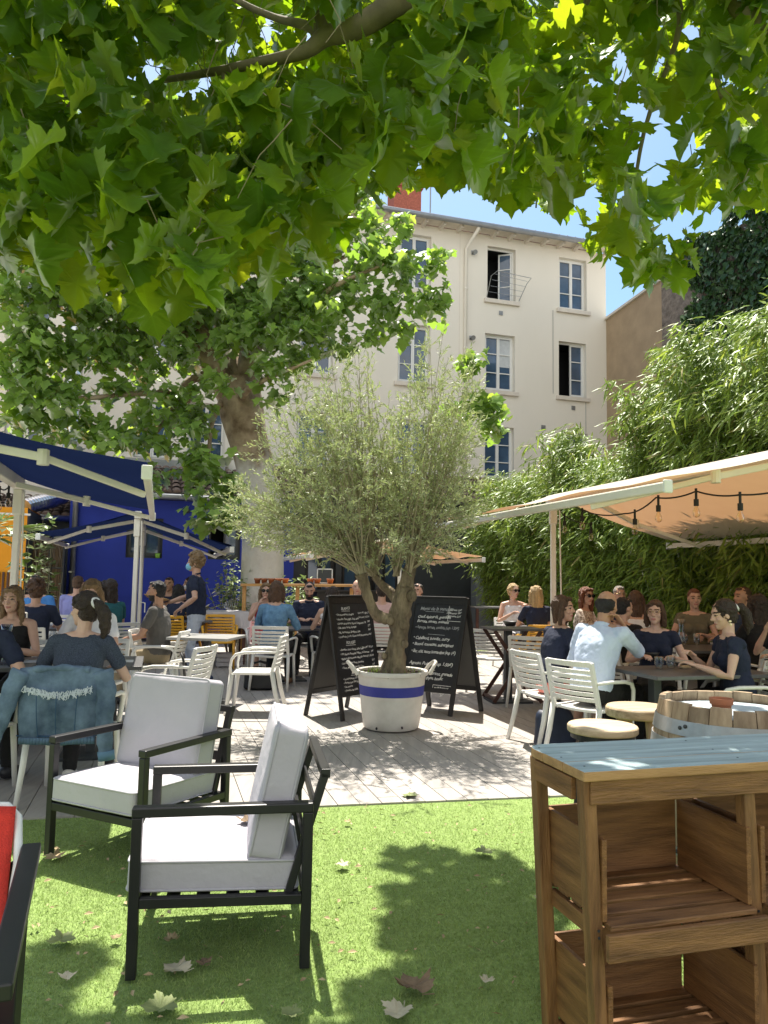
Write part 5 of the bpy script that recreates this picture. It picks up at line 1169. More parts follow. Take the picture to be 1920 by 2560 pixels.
for i, (a, b) in enumerate((("• Aurelien, Nero d'avola, Sicile, Italie", 'Verre 4€ / 18 21€'), ('• PtP Gaulois, Beaujolais Villages, F Chavenet', '24€'), ('• Barbera del Piemonte, Villa Jolia', 'Verre 5€ / 18 26€'), ('• Les Darts, Côte Rotie, Domaine', '32€'), ('• Faune, Montelirio, Merlot, Cuyo', '41€'))):
    L1 += [(a, .045, -.505 - i * .047, .030, 'LEFT'), (b, .535, -.50 - i * .047, .030, 'RIGHT')]
L1 += [('ROSÉS', .22, -.755, .042, 'CENTER'), (None, .16, -.768, .29, -.770)]
for i, (a, b) in enumerate((('• Les insouciantes, IGP Méditerranée', 'Verre 4€ / 18 21€'), ('• Pourquoi pas, IGP Gard', '4€ / 18 21€'), ('• Les oursons', ''), ('• Domaine Hte Gaille', ''))):
    L1 += [(a, .045, -.805 - i * .040, .028, 'LEFT')] + ([(b, .535, -.80 - i * .04, .028, 'RIGHT')] if b else [])
L1 += [('BULLES', .23, -.965, .038, 'CENTER')]
L2 = [('Oeuf, épinards, grenaille', .05, -.165, .046, 'LEFT'), ('Burrata, navets, noisette', .05, -.215, .044, 'LEFT'),
      ('1 Élément 13€', .535, -.075, .030, 'RIGHT'), ('2 Éléments 18€', .535, -.110, .030, 'RIGHT'), ('3 Éléments 21€', .535, -.145, .030, 'RIGHT'), (None, .395, -.02, .395, -.19), (None, .395, -.19, .54, -.192),
      ('• Cabillaud, boudin, curry', .035, -.405, .048, 'LEFT'), ('• Boeuf, tomates, aubergines', .035, -.472, .048, 'LEFT'), ('• Bar, rôti, sauce homardine (sup 1€)', .035, -.555, .050, 'LEFT'),
      ('Agneau, Pois, ail (sup. 1.50€)', .035, -.685, .050, 'LEFT'), (None, .18, -.735, .34, -.738), ('• Choux palmier, abricot, grenade', .025, -.785, .048, 'LEFT'), ('• fruits rouge, thym, basilic', .025, -.84, .046, 'LEFT'),
      (None, .34, -.895, .34, -1.03), (None, .34, -.895, .535, -.898), ('vin de la semaine', .355, -.928, .027, 'LEFT'), ('Rouge Syrah Grignan', .355, -.956, .027, 'LEFT'), ('Blanc Viognier Côte', .355, -.984, .027, 'LEFT'), ('5€', .43, -1.012, .027, 'LEFT')]
L2d = [('Menu de la semaine', .255, -.075, .056, 'CENTER'), (None, .13, -.09, .37, -.093), ('• Asperge, burrata, crudités (sup. 1.50€)', .04, -.285, .046, 'LEFT'), (None, .2, -.345, .42, -.35)]
L2d = [q if q[0] else (None, q[1], q[2], q[3], q[4]) for q in L2d]
f1, b1, b1f = G(857, 1803), G(764, 1788), G(866, 1768); f1f = f1 + (b1f - b1)
mid1 = (f1 + b1) / 2; d1 = (b1f - b1)
aboard('black chalkboard listing the wines, standing left of the olive tub', f1, f1f, b1, b1f, Vector((f1.x * .55 + b1.x * .45, (f1.y + b1.y) / 2, 1.26)), Vector((f1.x * .55 + b1.x * .45, (f1.y + b1.y) / 2, 1.26)) + d1, L1, None, False)
f2, b2, f2f = G(1125, 1791), G(1203, 1778), G(1082, 1762); d2 = f2f - f2; d2 = Vector((-.56, .31, 0)).normalized() * .64
a2 = Vector((f2.x * .5 + b2.x * .5, (f2.y + b2.y) / 2, 1.255))
aboard('black chalkboard with the menu of the week, standing right of the olive tub', f2, f2 + d2, b2, b2 + d2, a2, a2 + d2, L2, L2d, True)
# ------------------------------------------------------------------ wooden crate counter, front right
ct = thing('crate_counter', 'brown wooden counter with open crate shelves and a worn light blue plank top', 'counter', (.605, 2.31, 0), GRID)
Lc, Dc = 1.78, .37
def prism(k, pts, z0, z1, top_mat=0, side_mat=1):
    n = len(pts); o = len(k.v); k.v += [Vector((x, y, z0)) for x, y in pts] + [Vector((x, y, z1)) for x, y in pts]
    k.f.append(tuple(o + n + i for i in range(n))); k.fm.append(top_mat)
    k.f.append(tuple(o + i for i in reversed(range(n)))); k.fm.append(side_mat)
    for i in range(n): j = (i + 1) % n; k.f.append((o + i, o + j, o + n + j, o + n + i)); k.fm.append(side_mat)
k = MB()
prism(k, [(-.012, -.012), (Lc, -.012), (Lc, .115), (-.012, .115)], .870, .900)
prism(k, [(-.012, .1165), (Lc, .1165), (Lc, .243), (-.012, .243)], .870, .9006)
prism(k, [(-.012, .2445), (Lc, .2445), (Lc, Dc), (.045, Dc), (.012, Dc - .012), (-.006, Dc - .035), (-.012, Dc - .07)], .870, .8995)
k.build('top', [MT['top_blue'], MT['top_edge']], ct, local=True, bevel=.004)
SPL = .045
def lean(v, z): return v + SPL * (1 - z / .87)
for v in (.02, .585, 1.15, 1.715):
    for u_ in (.035, Dc - .035):
        k = MB(); k.bar((lean(v, 0), u_, 0), (lean(v, .868), u_, .868), .042, .044, (0, 1, 0)); k.build('leg', MT['shelf_wood_v'], ct, local=True, bevel=.004)
for u_ in (.006, Dc - .022):
    for v0, v1 in ((.044, .563), (.609, 1.128), (1.174, 1.69)):
        k = MB(); k.box(((v0 + v1) / 2, u_ + .008, .833), (v1 - v0 + .05, .02, .07)); k.build('apron', MT['shelf_wood'], ct, local=True, bevel=.003)
k = MB(); k.box((-.002, Dc / 2, .833), (.018, Dc - .13, .065)); k.build('end_rail', MT['shelf_wood_y'], ct, local=True, bevel=.003)
for b, (v0, v1) in enumerate(((.042, .565), (.607, 1.13), (1.172, 1.695))):
    for zb in (.462, .048):
        sh = SPL * (1 - zb / .87)
        cr_ = MB(); n = 5
        for q in range(n): y = -.03 + (Dc + .045) * (q + .5) / n; cr_.box(((v0 + v1) / 2 + sh, y, zb - .008), (v1 - v0 - .012, (Dc + .045) / n - .022, .016))
        cs = cr_.build('crate_shelf', MT['shelf_wood'], ct, local=True, bevel=.003)
        k = MB(); k.box(((v0 + v1) / 2 + sh, -.036, zb - .052), (v1 - v0 + .036, .02, .075)); k.build('front_rail', MT['shelf_wood'], cs, local=True, bevel=.003)
        for x in (v0 + .006, v1 - .006):
            k = MB(); k.box((x + sh * .82, Dc / 2 - .008, zb + .118), (.016, Dc - .03, .232)); k.build('side_panel', MT['shelf_wood_y'], cs, local=True, bevel=.002)
            k = MB(); k.box((x + sh, Dc / 2, zb - .045), (.02, Dc - .09, .05)); k.build('bearer', MT['shelf_wood_y'], cs, local=True, bevel=.002)
        k = MB(); k.box(((v0 + v1) / 2 + sh * .82, Dc - .012, zb + .118), (v1 - v0 - .03, .012, .235)); k.build('back_panel', MT['shelf_wood'], cs, local=True, bevel=.002)
k = MB()
for v in (.02, .585, 1.15, 1.715):
    for u_ in (.05, .17, .31): k.lathe([(0, .9008), (.0035, .9008), (.0035, .9016), (0, .9016)], (v + rnd.uniform(-.01, .01), u_, 0), 8)
    for z in (.84, .82, .44, .42): k.box((lean(v, z) + .004, .0105, z), (.006, .004, .006))
tag(k.build('nails', MT['darkgrey'], ct, local=True), kind='stuff')
# ------------------------------------------------------------------ barrel, pot, stools
bl = thing('wine_barrel', 'weathered oak barrel table with galvanised hoops and a pale blue painted head', 'barrel', (1.60, 3.55, 0))
HB, RT = .93, .315
def br(z): s = (z / HB) * 2 - 1; return RT + .055 * (1 - s * s)
k = MB(); ns = 22
for q in range(ns):
    a0, a1 = 2 * math.pi * q / ns + .006, 2 * math.pi * (q + 1) / ns - .006; zz = [HB * i / 10 for i in range(11)]; o = len(k.v); dzt = rnd.uniform(-.006, .004)
    for z in zz:
        for a in (a0, (a0 + a1) / 2, a1): k.v.append(Vector((br(z) * math.cos(a), br(z) * math.sin(a), z + (dzt if z == HB else 0))))
    for z in zz:
        for a in (a0, (a0 + a1) / 2, a1): k.v.append(Vector(((br(z) - .026) * math.cos(a), (br(z) - .026) * math.sin(a), z + (dzt if z == HB else 0))))
    n = len(zz) * 3
    for i in range(10):
        for j in range(2):
            b_ = o + i * 3 + j; k.f.append((b_, b_ + 1, b_ + 4, b_ + 3)); k.fm.append(0); k.f.append((b_ + n, b_ + n + 3, b_ + n + 4, b_ + n + 1)); k.fm.append(0)
        k.f.append((o + i * 3, o + i * 3 + 3, o + n + i * 3 + 3, o + n + i * 3)); k.fm.append(0)
        k.f.append((o + i * 3 + 2, o + n + i * 3 + 2, o + n + i * 3 + 5, o + i * 3 + 5)); k.fm.append(0)
    for j in range(2): b_ = o + 30 + j; k.f.append((b_, b_ + 1, b_ + n + 1, b_ + n)); k.fm.append(0)
k.build('staves', MT['barrel_wood'], bl, local=True)
for z0, z1 in ((.800, .862), (.725, .775), (.60, .635), (.30, .335), (.16, .21), (.07, .13)):
    k = MB(); k.lathe([(br(z0) + .001, z0), (br(z0) + .0045, z0), (br(z1) + .0045, z1), (br(z1) + .001, z1)], n=56, closed=False); ho = k.build('hoop', MT['barrel_hoop'], bl, local=True, smooth=False)
    k = MB()
    for a in (3.62, 3.70): z = (z0 + z1) / 2; k.ell(((br(z) + .005) * math.cos(a), (br(z) + .005) * math.sin(a), z + .01 * (a > 3.65)), (.009, .009, .009), None, 8, 6)
    tag(k.build('rivets', MT['darkgrey'], ho, local=True), kind='stuff')
k = MB(); k.lathe([(0, HB - .045), (br(HB) - .026, HB - .045)], n=40, closed=False); k.build('head', M('pale_blue_paint', (.40, .50, .55), .6, .2, 9, col2=(.55, .62, .65)), bl, local=True)
pp = P(1814, 1762, 3.32); pp.z = HB - .045
t = thing('flowerpot', 'small empty terracotta pot standing on the barrel head', 'flowerpot', (1.465, 3.36, HB - .045))
TP = [(.0, .004), (.026, .004), (.028, .0), (.036, .048), (.041, .048), (.043, .070), (.037, .070), (.034, .045), (.024, .012), (0, .012)]
k = MB(); k.lathe([(a * 1.15, b * 1.15) for a, b in TP], n=24, closed=False); k.build('pot', MT['terracotta'], t, local=True, smooth=True, bevel=.001)
k = MB()
for q in range(9): a = rnd.uniform(0, 6.28); k.quad(Vector((.02, -.01 + q * .003, .088)), Vector((.05 + .05 * rnd.random(), .03 * math.sin(a), .09)), Vector((.05, .03, .092)), Vector((.02, .015, .09)))
st1 = thing('bar_stool', 'round pale wooden stool on thin black metal legs behind the crate counter', 'stool', (1.03, 3.63, 0))
k = MB(); k.lathe([(0, .762), (.155, .762), (.160, .768), (.160, .790), (.154, .797), (0, .799)], n=48, closed=False); k.build('seat', MT['stool_wood'], st1, local=True, smooth=True, bevel=.002)
k = MB(); k.lathe([(.135, .738), (.145, .738), (.145, .761), (.135, .761)], n=32, closed=False); k.build('seat_ring', MT['black_metal'], st1, local=True)
for q in range(4):
    a = .5 + q * math.pi / 2; k = MB(); k.tube([(.13 * math.cos(a), .13 * math.sin(a), .755), (.22 * math.cos(a), .22 * math.sin(a), 0)], .010, 8); k.build('leg', MT['black_metal'], st1, local=True)
k = MB(); k.tube([(.19 * math.cos(a_), .19 * math.sin(a_), .26) for a_ in [2 * math.pi * i / 32 for i in range(33)]], .007, 6, False); k.build('foot_ring', MT['black_metal'], st1, local=True)
st2 = thing('bar_stool', 'thick topped wooden stool on sturdy wooden legs beside the barrel', 'stool', (1.38, 4.18, 0))
k = MB(); k.lathe([(0, .745), (.165, .745), (.172, .752), (.172, .788), (.164, .798), (0, .80)], n=48, closed=False); k.build('seat', M('brown_stool_wood', (.36, .24, .13), .65, .25, 6, .2, 30, stretch=(1, 6, 6), col2=(.58, .45, .29)), st2, local=True, smooth=True, bevel=.002)
for q in range(4):
    a = .3 + q * math.pi / 2; k = MB(); k.tube([(.10 * math.cos(a), .10 * math.sin(a), .745), (.19 * math.cos(a), .19 * math.sin(a), 0)], [.030, .024], 10); k.build('leg', MT['barrel_wood'], st2, local=True)

# ------------------------------------------------------------------ tables
GT = 'dark grey terrace tables'
tR = table('terrace_table', 'dark table set with glasses and bowls beside the man in light blue shirt', 'table', Vector((2.12, 5.98, 0)) + V * .58 + U * .36, 1.16, .72, GRID, .74, MT['table_top'], 'twin', GT)
tR2 = table('terrace_table', 'dark table with carafe and glasses in front of the woman in olive', 'table', (3.35, 8.75, 0), 1.9, .75, GRID, .74, MT['table_top'], 'twin', GT)
tL1 = table('terrace_table', 'grey table set in front of the woman with the ponytail', 'table', (-2.34, 6.36, 0), .75, .80, GRID, .74, MT['table_top'], 'pedestal', GT)
tL2 = table('terrace_table', 'grey table with a carafe at the left edge of the view', 'table', (-3.115, 6.135, 0), .75, .80, GRID, .74, MT['table_top'], 'pedestal', GT)
tM = table('terrace_table', 'empty light grey square table among the white chairs', 'table', (-2.02, 9.0, 0), .72, .68, R(-8), .76, MT['table_light'], 'pedestal', GT)
tC = table('terrace_table', 'small dark table between the woman in denim shirt and the man in navy polo', 'table', P(725, 1560, 11.1).xy.to_3d(), .75, .72, GRID, .74, MT['table_top'], 'pedestal', GT)
tW = table('terrace_table', 'small dark table shared by the two blonde women', 'table', P(1308, 1540, 12.3).xy.to_3d(), .7, .65, GRID, .74, MT['table_top'], 'pedestal', GT)
tB = table('terrace_table', 'small dark table at the back by the man in bright blue t-shirt', 'table', P(115, 1560, 10.3).xy.to_3d(), .7, .7, GRID, .74, MT['table_top'], 'pedestal', GT)
tE = table('terrace_table', 'thin empty dark table in front of the grey lean-to', 'table', P(1222, 1505, 15.2).xy.to_3d(), .8, .6, GRID, .95, MT['table_top'], 'four', GT)
# folding stand table
p = P(1280, 1600, 9.5); p.z = 0; t = thing('folding_table', 'folding table on crossed dark wooden legs between the chalkboard and the seated women', 'folding table', p, R(8))
k = MB(); k.box((0, 0, .875), (.66, .55, .025)); k.build('tabletop', MT['table_top'], t, local=True, bevel=.004)
for y in (-.24, .24):
    for sg in (-1, 1): k = MB(); k.bar((-.29 * sg, y + sg * .014, .02), (.29 * sg, y + sg * .014, .86), .022, .045); k.build('leg', MT['rosewood'], t, local=True, bevel=.003)
for x in (-.27, .27): k = MB(); k.bar((x, -.22, .05), (x, .22, .05), .03, .03); k.build('stretcher', MT['rosewood'], t, local=True)
k = MB(); k.box((-.05, 0, .45), (.085, .085, .84)); k.build('pedestal', MT['darkgrey'], t, local=True); k = MB(); k.box((-.05, 0, .012), (.5, .4, .024)); k.build('foot_plate', MT['darkgrey'], t, local=True)
# buffet with cloth
p = P(560, 1560, 13.1); p.z = 0; bf = thing('buffet_table', 'side table under a grey linen cloth behind the waiter', 'table', p, GRID)
k = MB(); k.box((0, 0, .845), (.72, .62, .03)); k.build('tabletop', MT['rosewood'], bf, local=True)
for a in (-1, 1):
    for b in (-1, 1): k = MB(); k.box((a * .31, b * .26, .415), (.05, .05, .83)); k.build('leg', MT['rosewood'], bf, local=True)
t = thing('tablecloth', 'grey linen cloth hanging over the buffet table', 'tablecloth', p + Vector((0, 0, .866)), GRID)
k = MB(); per = []
for i in range(80):
    a = i / 80 * 4; sgm = int(a); f_ = a - sgm; w2, d2_ = .375, .325; c_ = [(-w2, -d2_), (w2, -d2_), (w2, d2_), (-w2, d2_)]; x = c_[sgm][0] * (1 - f_) + c_[(sgm + 1) % 4][0] * f_; y = c_[sgm][1] * (1 - f_) + c_[(sgm + 1) % 4][1] * f_; per.append((x, y, f_))
rows = []
for s in (0, .25, .5, .75, 1):
    for i, (x, y, f_) in enumerate(per):
        w_ = 1 + s * .07 * (1 + .8 * math.sin(i * 1.26)) ; corner = max(0, 1 - min(f_, 1 - f_) * 6); k.v.append(Vector((x * w_, y * w_, -s * (.27 + .10 * corner) + .006)))
for r_ in range(4):
    for i in range(80): j = (i + 1) % 80; k.f.append((r_ * 80 + i, (r_ + 1) * 80 + i, (r_ + 1) * 80 + j, r_ * 80 + j)); k.fm.append(0)
k.f.append(tuple(range(80))); k.fm.append(0); k.build('cloth', MT['linen'], t, local=True, smooth=False)
k = MB()
for q in range(6):
    r_ = .05 + .016 * q; c = p + Vector((.02 + .035 * q, -.05, .965)); k.tube([c + Vector((.01 * math.sin(3 * a), r_ * .9 * math.cos(a), r_ * math.sin(a))) for a in [2 * math.pi * i / 20 for i in range(21)]], .003, 4, False)
tag(k.build('wire_rack', MT['galv']), 'tangle of wire glass rack standing on the linen cloth', 'rack')
# plank shelf with little pots
a, b = P(606, 1462, 13.2), P(885, 1464, 13.0); sh = thing('plank_shelf', 'long honey coloured plank ledge carrying small terracotta pots', 'shelf', ((a.x + b.x) / 2, a.y, 0))
k = MB(); k.bar(a, b, .24, .045); k.build('plank', MT['plank_wood'], sh, bevel=.004)
for s in (.02, .5, .98): q = a.lerp(b, s); k = MB(); k.bar((q.x, q.y, 0), (q.x, q.y, a.z - .023), .06, .06); k.build('post', MT['plank_wood'], sh)
pot0 = None
for i, x in enumerate((644, 661, 679, 697, 714, 777, 794, 826)):
    s = (x - 606) / (885 - 606); q = a.lerp(b, s) + Vector((0, 0, .0235))
    nm = ['first', 'second', 'third', 'fourth', 'fifth', 'sixth', 'seventh', 'last'][i] + ' from the left in the row of small terracotta pots on the plank ledge'
    if pot0 is None:
        pot0 = thing('flowerpot', nm, 'flowerpot', q, 0, 'small terracotta pots on the plank ledge'); k = MB(); k.lathe([(u_ * 1.45, v_ * 1.3) for u_, v_ in TP], n=18, closed=False); k.build('pot', MT['terracotta'], pot0, local=True, smooth=True)
    else: dup(pot0, q, i, nm)
# framed easel sign by the bar, plain board
q = P(812, 1440, 14.6); t = thing('counter_sign', 'small square framed dark sign standing on the service bar', 'sign', q); k = MB()
for x0, z0, x1, z1 in ((-.14, -.13, .14, -.13), (-.14, .13, .14, .13), (-.14, -.13, -.14, .13), (.14, -.13, .14, .13)): k.bar(q + Vector((x0, 0, z0)), q + Vector((x1, 0, z1)), .02, .02)
k.build('frame', MT['galv'], t); k = MB(); k.box(q, (.26, .012, .24)); k.build('panel', MT['darkgrey'], t)

# ------------------------------------------------------------------ chairs
WP, YP = MT['white_plastic'], MT['yellow_plastic']
def at(px, D): v = P(px, 1500, D); return Vector((v.x, v.y, 0))
chairs = [  # (px, D, facing, label)
    (440, 7.05, (-1, .2), 'empty white slatted armchair with a strap over its arm, behind the grey lounge chair'),
    (408, 8.9, (1, .12), 'empty white slatted armchair facing right on the left side of the light grey table'),
    (640, 8.45, (-1, -.02), 'empty white slatted armchair facing left between the light grey table and the wine chalkboard'),
    (1226, 10.4, (.35, 1), 'empty white slatted armchair just behind the menu chalkboard'),
    (1338, 9.2, (.5, 1), 'empty white slatted armchair behind the crossed leg folding table'),
]
used = {}
proto = None
def white_chair(loc, rz, label, mat=WP):
    global proto
    if proto is None: proto = garden_chair('terrace_chair', label, WP, loc, rz, WG); return proto
    return dup(proto, loc, rz, label, WG)
for px_, D_, fc, lb in chairs: white_chair(at(px_, D_), face(*fc), lb)
yproto = None
def yellow_chair(loc, rz, label):
    global yproto
    if yproto is None: yproto = garden_chair('terrace_chair', label, YP, loc, rz, 'yellow slatted terrace armchairs'); return yproto
    return dup(yproto, loc, rz, label, 'yellow slatted terrace armchairs')
yellow_chair(at(552, 12.4), face(.2, -1), 'yellow slatted chair pushed in beside the linen covered buffet')

# ------------------------------------------------------------------ table ware
def tumbler(loc, label, h=.10, r=.036, group='water glasses'):
    t = thing('tumbler', label, 'glass', loc, 0, group)
    k = MB(); k.lathe([(0, .004), (r * .72, .004), (r * .78, 0), (r * 1.05, h * .45), (r * .98, h), (r * .93, h), (r * .98, h * .45), (r * .70, .012), (0, .012)], n=20, closed=False); k.build('glass_body', MT['glass'], t, local=True, smooth=True)
    k = MB(); k.lathe([(0, h * .14), (r * .84, h * .14), (r * .96, h * .4), (0, h * .4)], n=16, closed=False); k.build('water', MT['glass'], t, local=True, smooth=True); return t
def ptop(px, py, z=.742): v = G(px, py, z); return v
tumbler(ptop(1648, 1672), 'faceted water glass in front of the woman with glasses, left of the pair'); tumbler(ptop(1677, 1670), 'water glass beside the grey plate, right one of the pair on the near table')
tumbler(ptop(1742, 1612), 'tall glass of water standing before the woman in olive', .13, .034); tumbler(ptop(1712, 1606), 'small glass next to the carafe before the woman in olive')
tumbler(ptop(27, 1655) , 'small stemless glass on the table at the left edge', .12, .032)
tumbler(ptop(766, 1556), 'left water glass on the table of the man in navy polo'); tumbler(ptop(776, 1554), 'right water glass on the table of the man in navy polo'); tumbler(ptop(641, 1556), 'water glass before the woman in red')
def carafe(loc, label, h=.27):
    t = thing('carafe', label, 'carafe', loc); k = MB(); k.lathe([(0, .005), (.042, .005), (.046, .0), (.05, .03), (.05, .11), (.03, .17), (.026, .20), (.045, h), (.042, h), (.023, .20), (.027, .17), (.046, .11), (.046, .02), (0, .015)], n=24, closed=False); k.build('glass_body', MT['glass'], t, local=True, smooth=True); return t
carafe(ptop(1704, 1612), 'clear glass water carafe before the woman in olive', .30); carafe(ptop(12, 1662), 'clear carafe with flared neck at the left edge of the view', .31)
def bowl(name, loc, label, r, h, mat, cat='plate'):
    t = thing(name, label, cat, loc); k = MB(); k.lathe([(0, .004), (r * .5, .004), (r * .55, 0), (r * .96, h * .8), (r, h), (r * .95, h), (r * .55, h * .35), (0, h * .25)], n=32, closed=False); k.build('bowl_body', mat, t, local=True, smooth=True); return t
bowl('plate', ptop(1712, 1663), 'wide grey ceramic plate in front of the woman with the earring', .13, .035, MT['ceramic'])
bowl('bowl', ptop(1622, 1648), 'dark bowl on the near right table by the man in light blue', .10, .07, MT['dark_bowl'], 'bowl')
bowl('bowl', ptop(1276, 1566, .742), 'black bowl on the table of the two blonde women', .12, .08, MT['dark_bowl'], 'bowl')
t = thing('bread_board', 'small slice of bread on a coaster beside the glasses', 'bread', ptop(1712, 1671)); k = MB(); k.box((0, 0, .012), (.09, .06, .022), Matrix.Rotation(.3, 3, 'Z')); k.build('slice', MT['stool_wood'], t, local=True, bevel=.006)
def phone(loc, label, rz): t = thing('phone', label, 'phone', loc, rz); k = MB(); k.box((0, 0, .006), (.07, .14, .009)); k.build('phone_body', MT['black_rubber'], t, local=True, bevel=.003); return t
for x, y, lb in ((72, 1655, 'folded white napkin with fork on the left edge table'), (306, 1654, 'white paper menu on the right end of the ponytail table')):
    q = ptop(x, y); t = thing('napkin', lb, 'napkin', q, GRID); k = MB(); k.box((0, 0, .004), (.17, .15, .006)); k.build('paper', MT['linen'] if x < 100 else MT['white_paint'], t, local=True)
    if x < 100:
        k = MB(); k.bar((-.03, -.07, .010), (-.03, .08, .010), .009, .004)
        for e in (-.008, 0, .008): k.bar((-.03 + e, .08, .010), (-.03 + e, .12, .010), .0035, .003)
        tag(k.build('fork', MT['galv']), 'steel fork on the napkin at the left', 'fork').matrix_world = Matrix.Translation(q) @ Matrix.Rotation(GRID, 4, 'Z')
# ------------------------------------------------------------------ bags
def tote(label, loc, rz, w_, d_, h, mat):
    t = thing('handbag', label, 'bag', loc, rz); k = MB(); secs = []
    for s in (0, .12, .4, .75, 1): secs.append((Vector((.02 * math.sin(s * 4), 0, h * s)), (1, 0, 0), (0, 1, 0), w_ / 2 * (1.0 + .10 * math.sin(s * 3) - .16 * s), d_ / 2 * (1.05 - .55 * s)))
    k.loft(secs, 24, 3.2); b_ = k.build('bag_body', mat, t, local=True, smooth=True); b_.modifiers.new('Subdivision', 'SUBSURF').render_levels = 1
    for y in (-1, 1): k = MB(); k.tube([(-w_ * .22, y * d_ * .16, h * .93), (-w_ * .2, y * d_ * .2, h * 1.12), (0, y * d_ * .22, h * 1.2), (w_ * .2, y * d_ * .2, h * 1.12), (w_ * .22, y * d_ * .16, h * .93)], .011, 6); k.build('handle', mat, t, local=True, smooth=True)
    return t
tote('dark navy leather tote standing under the chair of the woman in floral skirt', Vector((1.55, 6.98, 0)), .5, .42, .2, .34, MT['navy_bag'])
tote('black shoulder bag on the deck under the chair of the woman in denim shirt', at(655, 10.1), .1, .42, .22, .30, MT['black_bag'])
tote('brown and black bag on the deck behind the near white chair', at(405, 8.2), .3, .3, .2, .26, M('brown_bag', (.05, .035, .028), .5))
tote('brown handbag at the foot of the barrel stools', Vector((1.95, 5.0, 0)), .3, .28, .18, .28, M('tan_bag', (.12, .06, .03), .5))
t = thing('strap', 'black bag strap looped over the arm of the near white chair', 'strap', at(440, 7.05)); q = P(450, 1640, 6.8)
k = MB(); k.tube([q + Vector((0, .02, 0)), q + Vector((.02, -.02, .03)), q + Vector((.04, -.02, -.05)), q + Vector((.05, 0, -.2)), q + Vector((.03, .03, -.3))], .012, 6, flat=.4); k.build('strap_band', MT['black_bag'], t, smooth=True)
t = thing('crate', 'low white slatted crate under the linen covered buffet', 'crate', at(578, 12.6), GRID)
k = MB()
for z in (.05, .12, .19): k.box((0, -.15, z), (.4, .016, .055)); k.box((0, .15, z), (.4, .016, .055)); k.box((-.2, 0, z), (.016, .284, .055)); k.box((.2, 0, z), (.016, .284, .055))
k.build('slats', MT['linen'], t, local=True)
k = MB()
for a in (-1, 1):
    for b in (-1, 1): k.box((a * .185, b * .135, .11), (.022, .022, .22))
k.build('corner_posts', MT['linen'], t, local=True)

# ------------------------------------------------------------------ fallen leaves: the larger ones one by one
def fallen(px, py, size, rz, label, mat, curl, z=.012):
    size *= .62; curl *= .5
    q = G(px, py, z); rs = random.Random(int(px * 7 + py)); O = PLANE; k = MB(); vs = []
    for x, y in [(0, .42)] + O:
        X, Y_ = x * size, (y - .45) * size; zz = curl * size * (x * x * 2.2 + (y - .4) ** 2 * 1.2) + .06 * size * math.sin(7 * x + 5 * y + px); vs.append(Vector((X, Y_, zz)))
    n = len(O); k.add([Matrix.Rotation(rz, 3, 'Z') @ p_ + q + Vector((0, 0, .004)) for p_ in vs], [(0, 1 + i, 1 + (i + 1) % n) for i in range(n)])
    k.tube([Matrix.Rotation(rz, 3, 'Z') @ Vector((0, -.42 * size, .0)) + q, Matrix.Rotation(rz + .3, 3, 'Z') @ Vector((0, -.75 * size, .01)) + q], .0018, 4)
    o = k.build('fallen_leaf', mat); return tag(o, label, 'fallen leaf', 'plane leaves fallen on the turf and deck')
DL, GL = MT['dry_leaf'], MT['green_leaf']
PL = M('pale_dry_leaf', (.46, .42, .30), .8, .2, 14, .3, 30); BL = M('brown_curled_leaf', (.20, .14, .085), .85, .4, 14, .4, 30)
fallen(1035, 2470, .19, .6, 'large crumpled brown leaf lying in the turf shade at the bottom', BL, .75)
fallen(990, 2535, .15, 2.4, 'pale dry leaf at the bottom edge right of centre', PL, .5)
fallen(398, 2520, .17, 1.9, 'large yellow green leaf near the bottom edge under the armchair', GL, .35)
fallen(438, 2425, .15, 1.2, 'pale beige leaf in the shade between the armchair legs', PL, .45)
fallen(152, 2352, .15, 2.2, 'grey green leaf on the turf left of the armchair', GL, .4)
fallen(168, 2443, .08, .3, 'small pale leaf low on the left of the turf', PL, .5)
fallen(1208, 2130, .14, 1.5, 'green leaf lying at the tip of the dappled shadow', GL, .3)
fallen(855, 2163, .10, 1.6, 'pale leaf on sunny turf just right of the armchair', PL, .4)
fallen(1022, 1990, .15, 1.4, 'bright green leaf lying on the deck near the turf edge', GL, .25, .006)
fallen(132, 2142, .16, 1.5, 'orange brown leaf by the front leg of the rear armchair', DL, .3)
fallen(868, 2055, .06, .8, 'small orange leaf on sunny turf near the deck edge', DL, .5)
fallen(425, 2352, .09, 2.0, 'curled tan leaf in the armchair shadow', DL, .8)
fallen(510, 2408, .08, .5, 'little brown leaf in the armchair shadow near the right leg', BL, .5)
fallen(725, 2535, .10, 1.1, 'olive coloured leaf at the bottom edge near the middle', GL, .4)
fallen(1218, 2455, .07, 2.8, 'small grey curled leaf in the shade near the counter', PL, .7)
fallen(1345, 2245, .06, 1.0, 'tiny pale leaf against the counter leg', PL, .4)
fallen(290, 2345, .06, .3, 'small orange brown leaf beside the left armchair shadow', DL, .5)
fallen(618, 2053, .12, .4, 'brown leaf resting on the seat cushion of the nearest armchair', BL, .5, .415)
N = 520; k = MB()
for q in range(N):
    x, y = rnd.uniform(-1.9, 1.6), rnd.uniform(2.0, 5.1)
    if (Vector((x, y, 0)) - E0).dot(EN) < .03: continue
    a = rnd.uniform(0, 6.28); s = rnd.uniform(.006, .022); c = Vector((x, y, .014)); d = Vector((math.cos(a), math.sin(a), 0)); e = Vector((-d.y, d.x, 0)); k.add([c - d * s, c + e * s * .35 + Vector((0, 0, s * .4)), c + d * s, c - e * s * .35], [(0, 1, 2, 3)])
tag(k.build('leaf_litter', DL), kind='stuff')
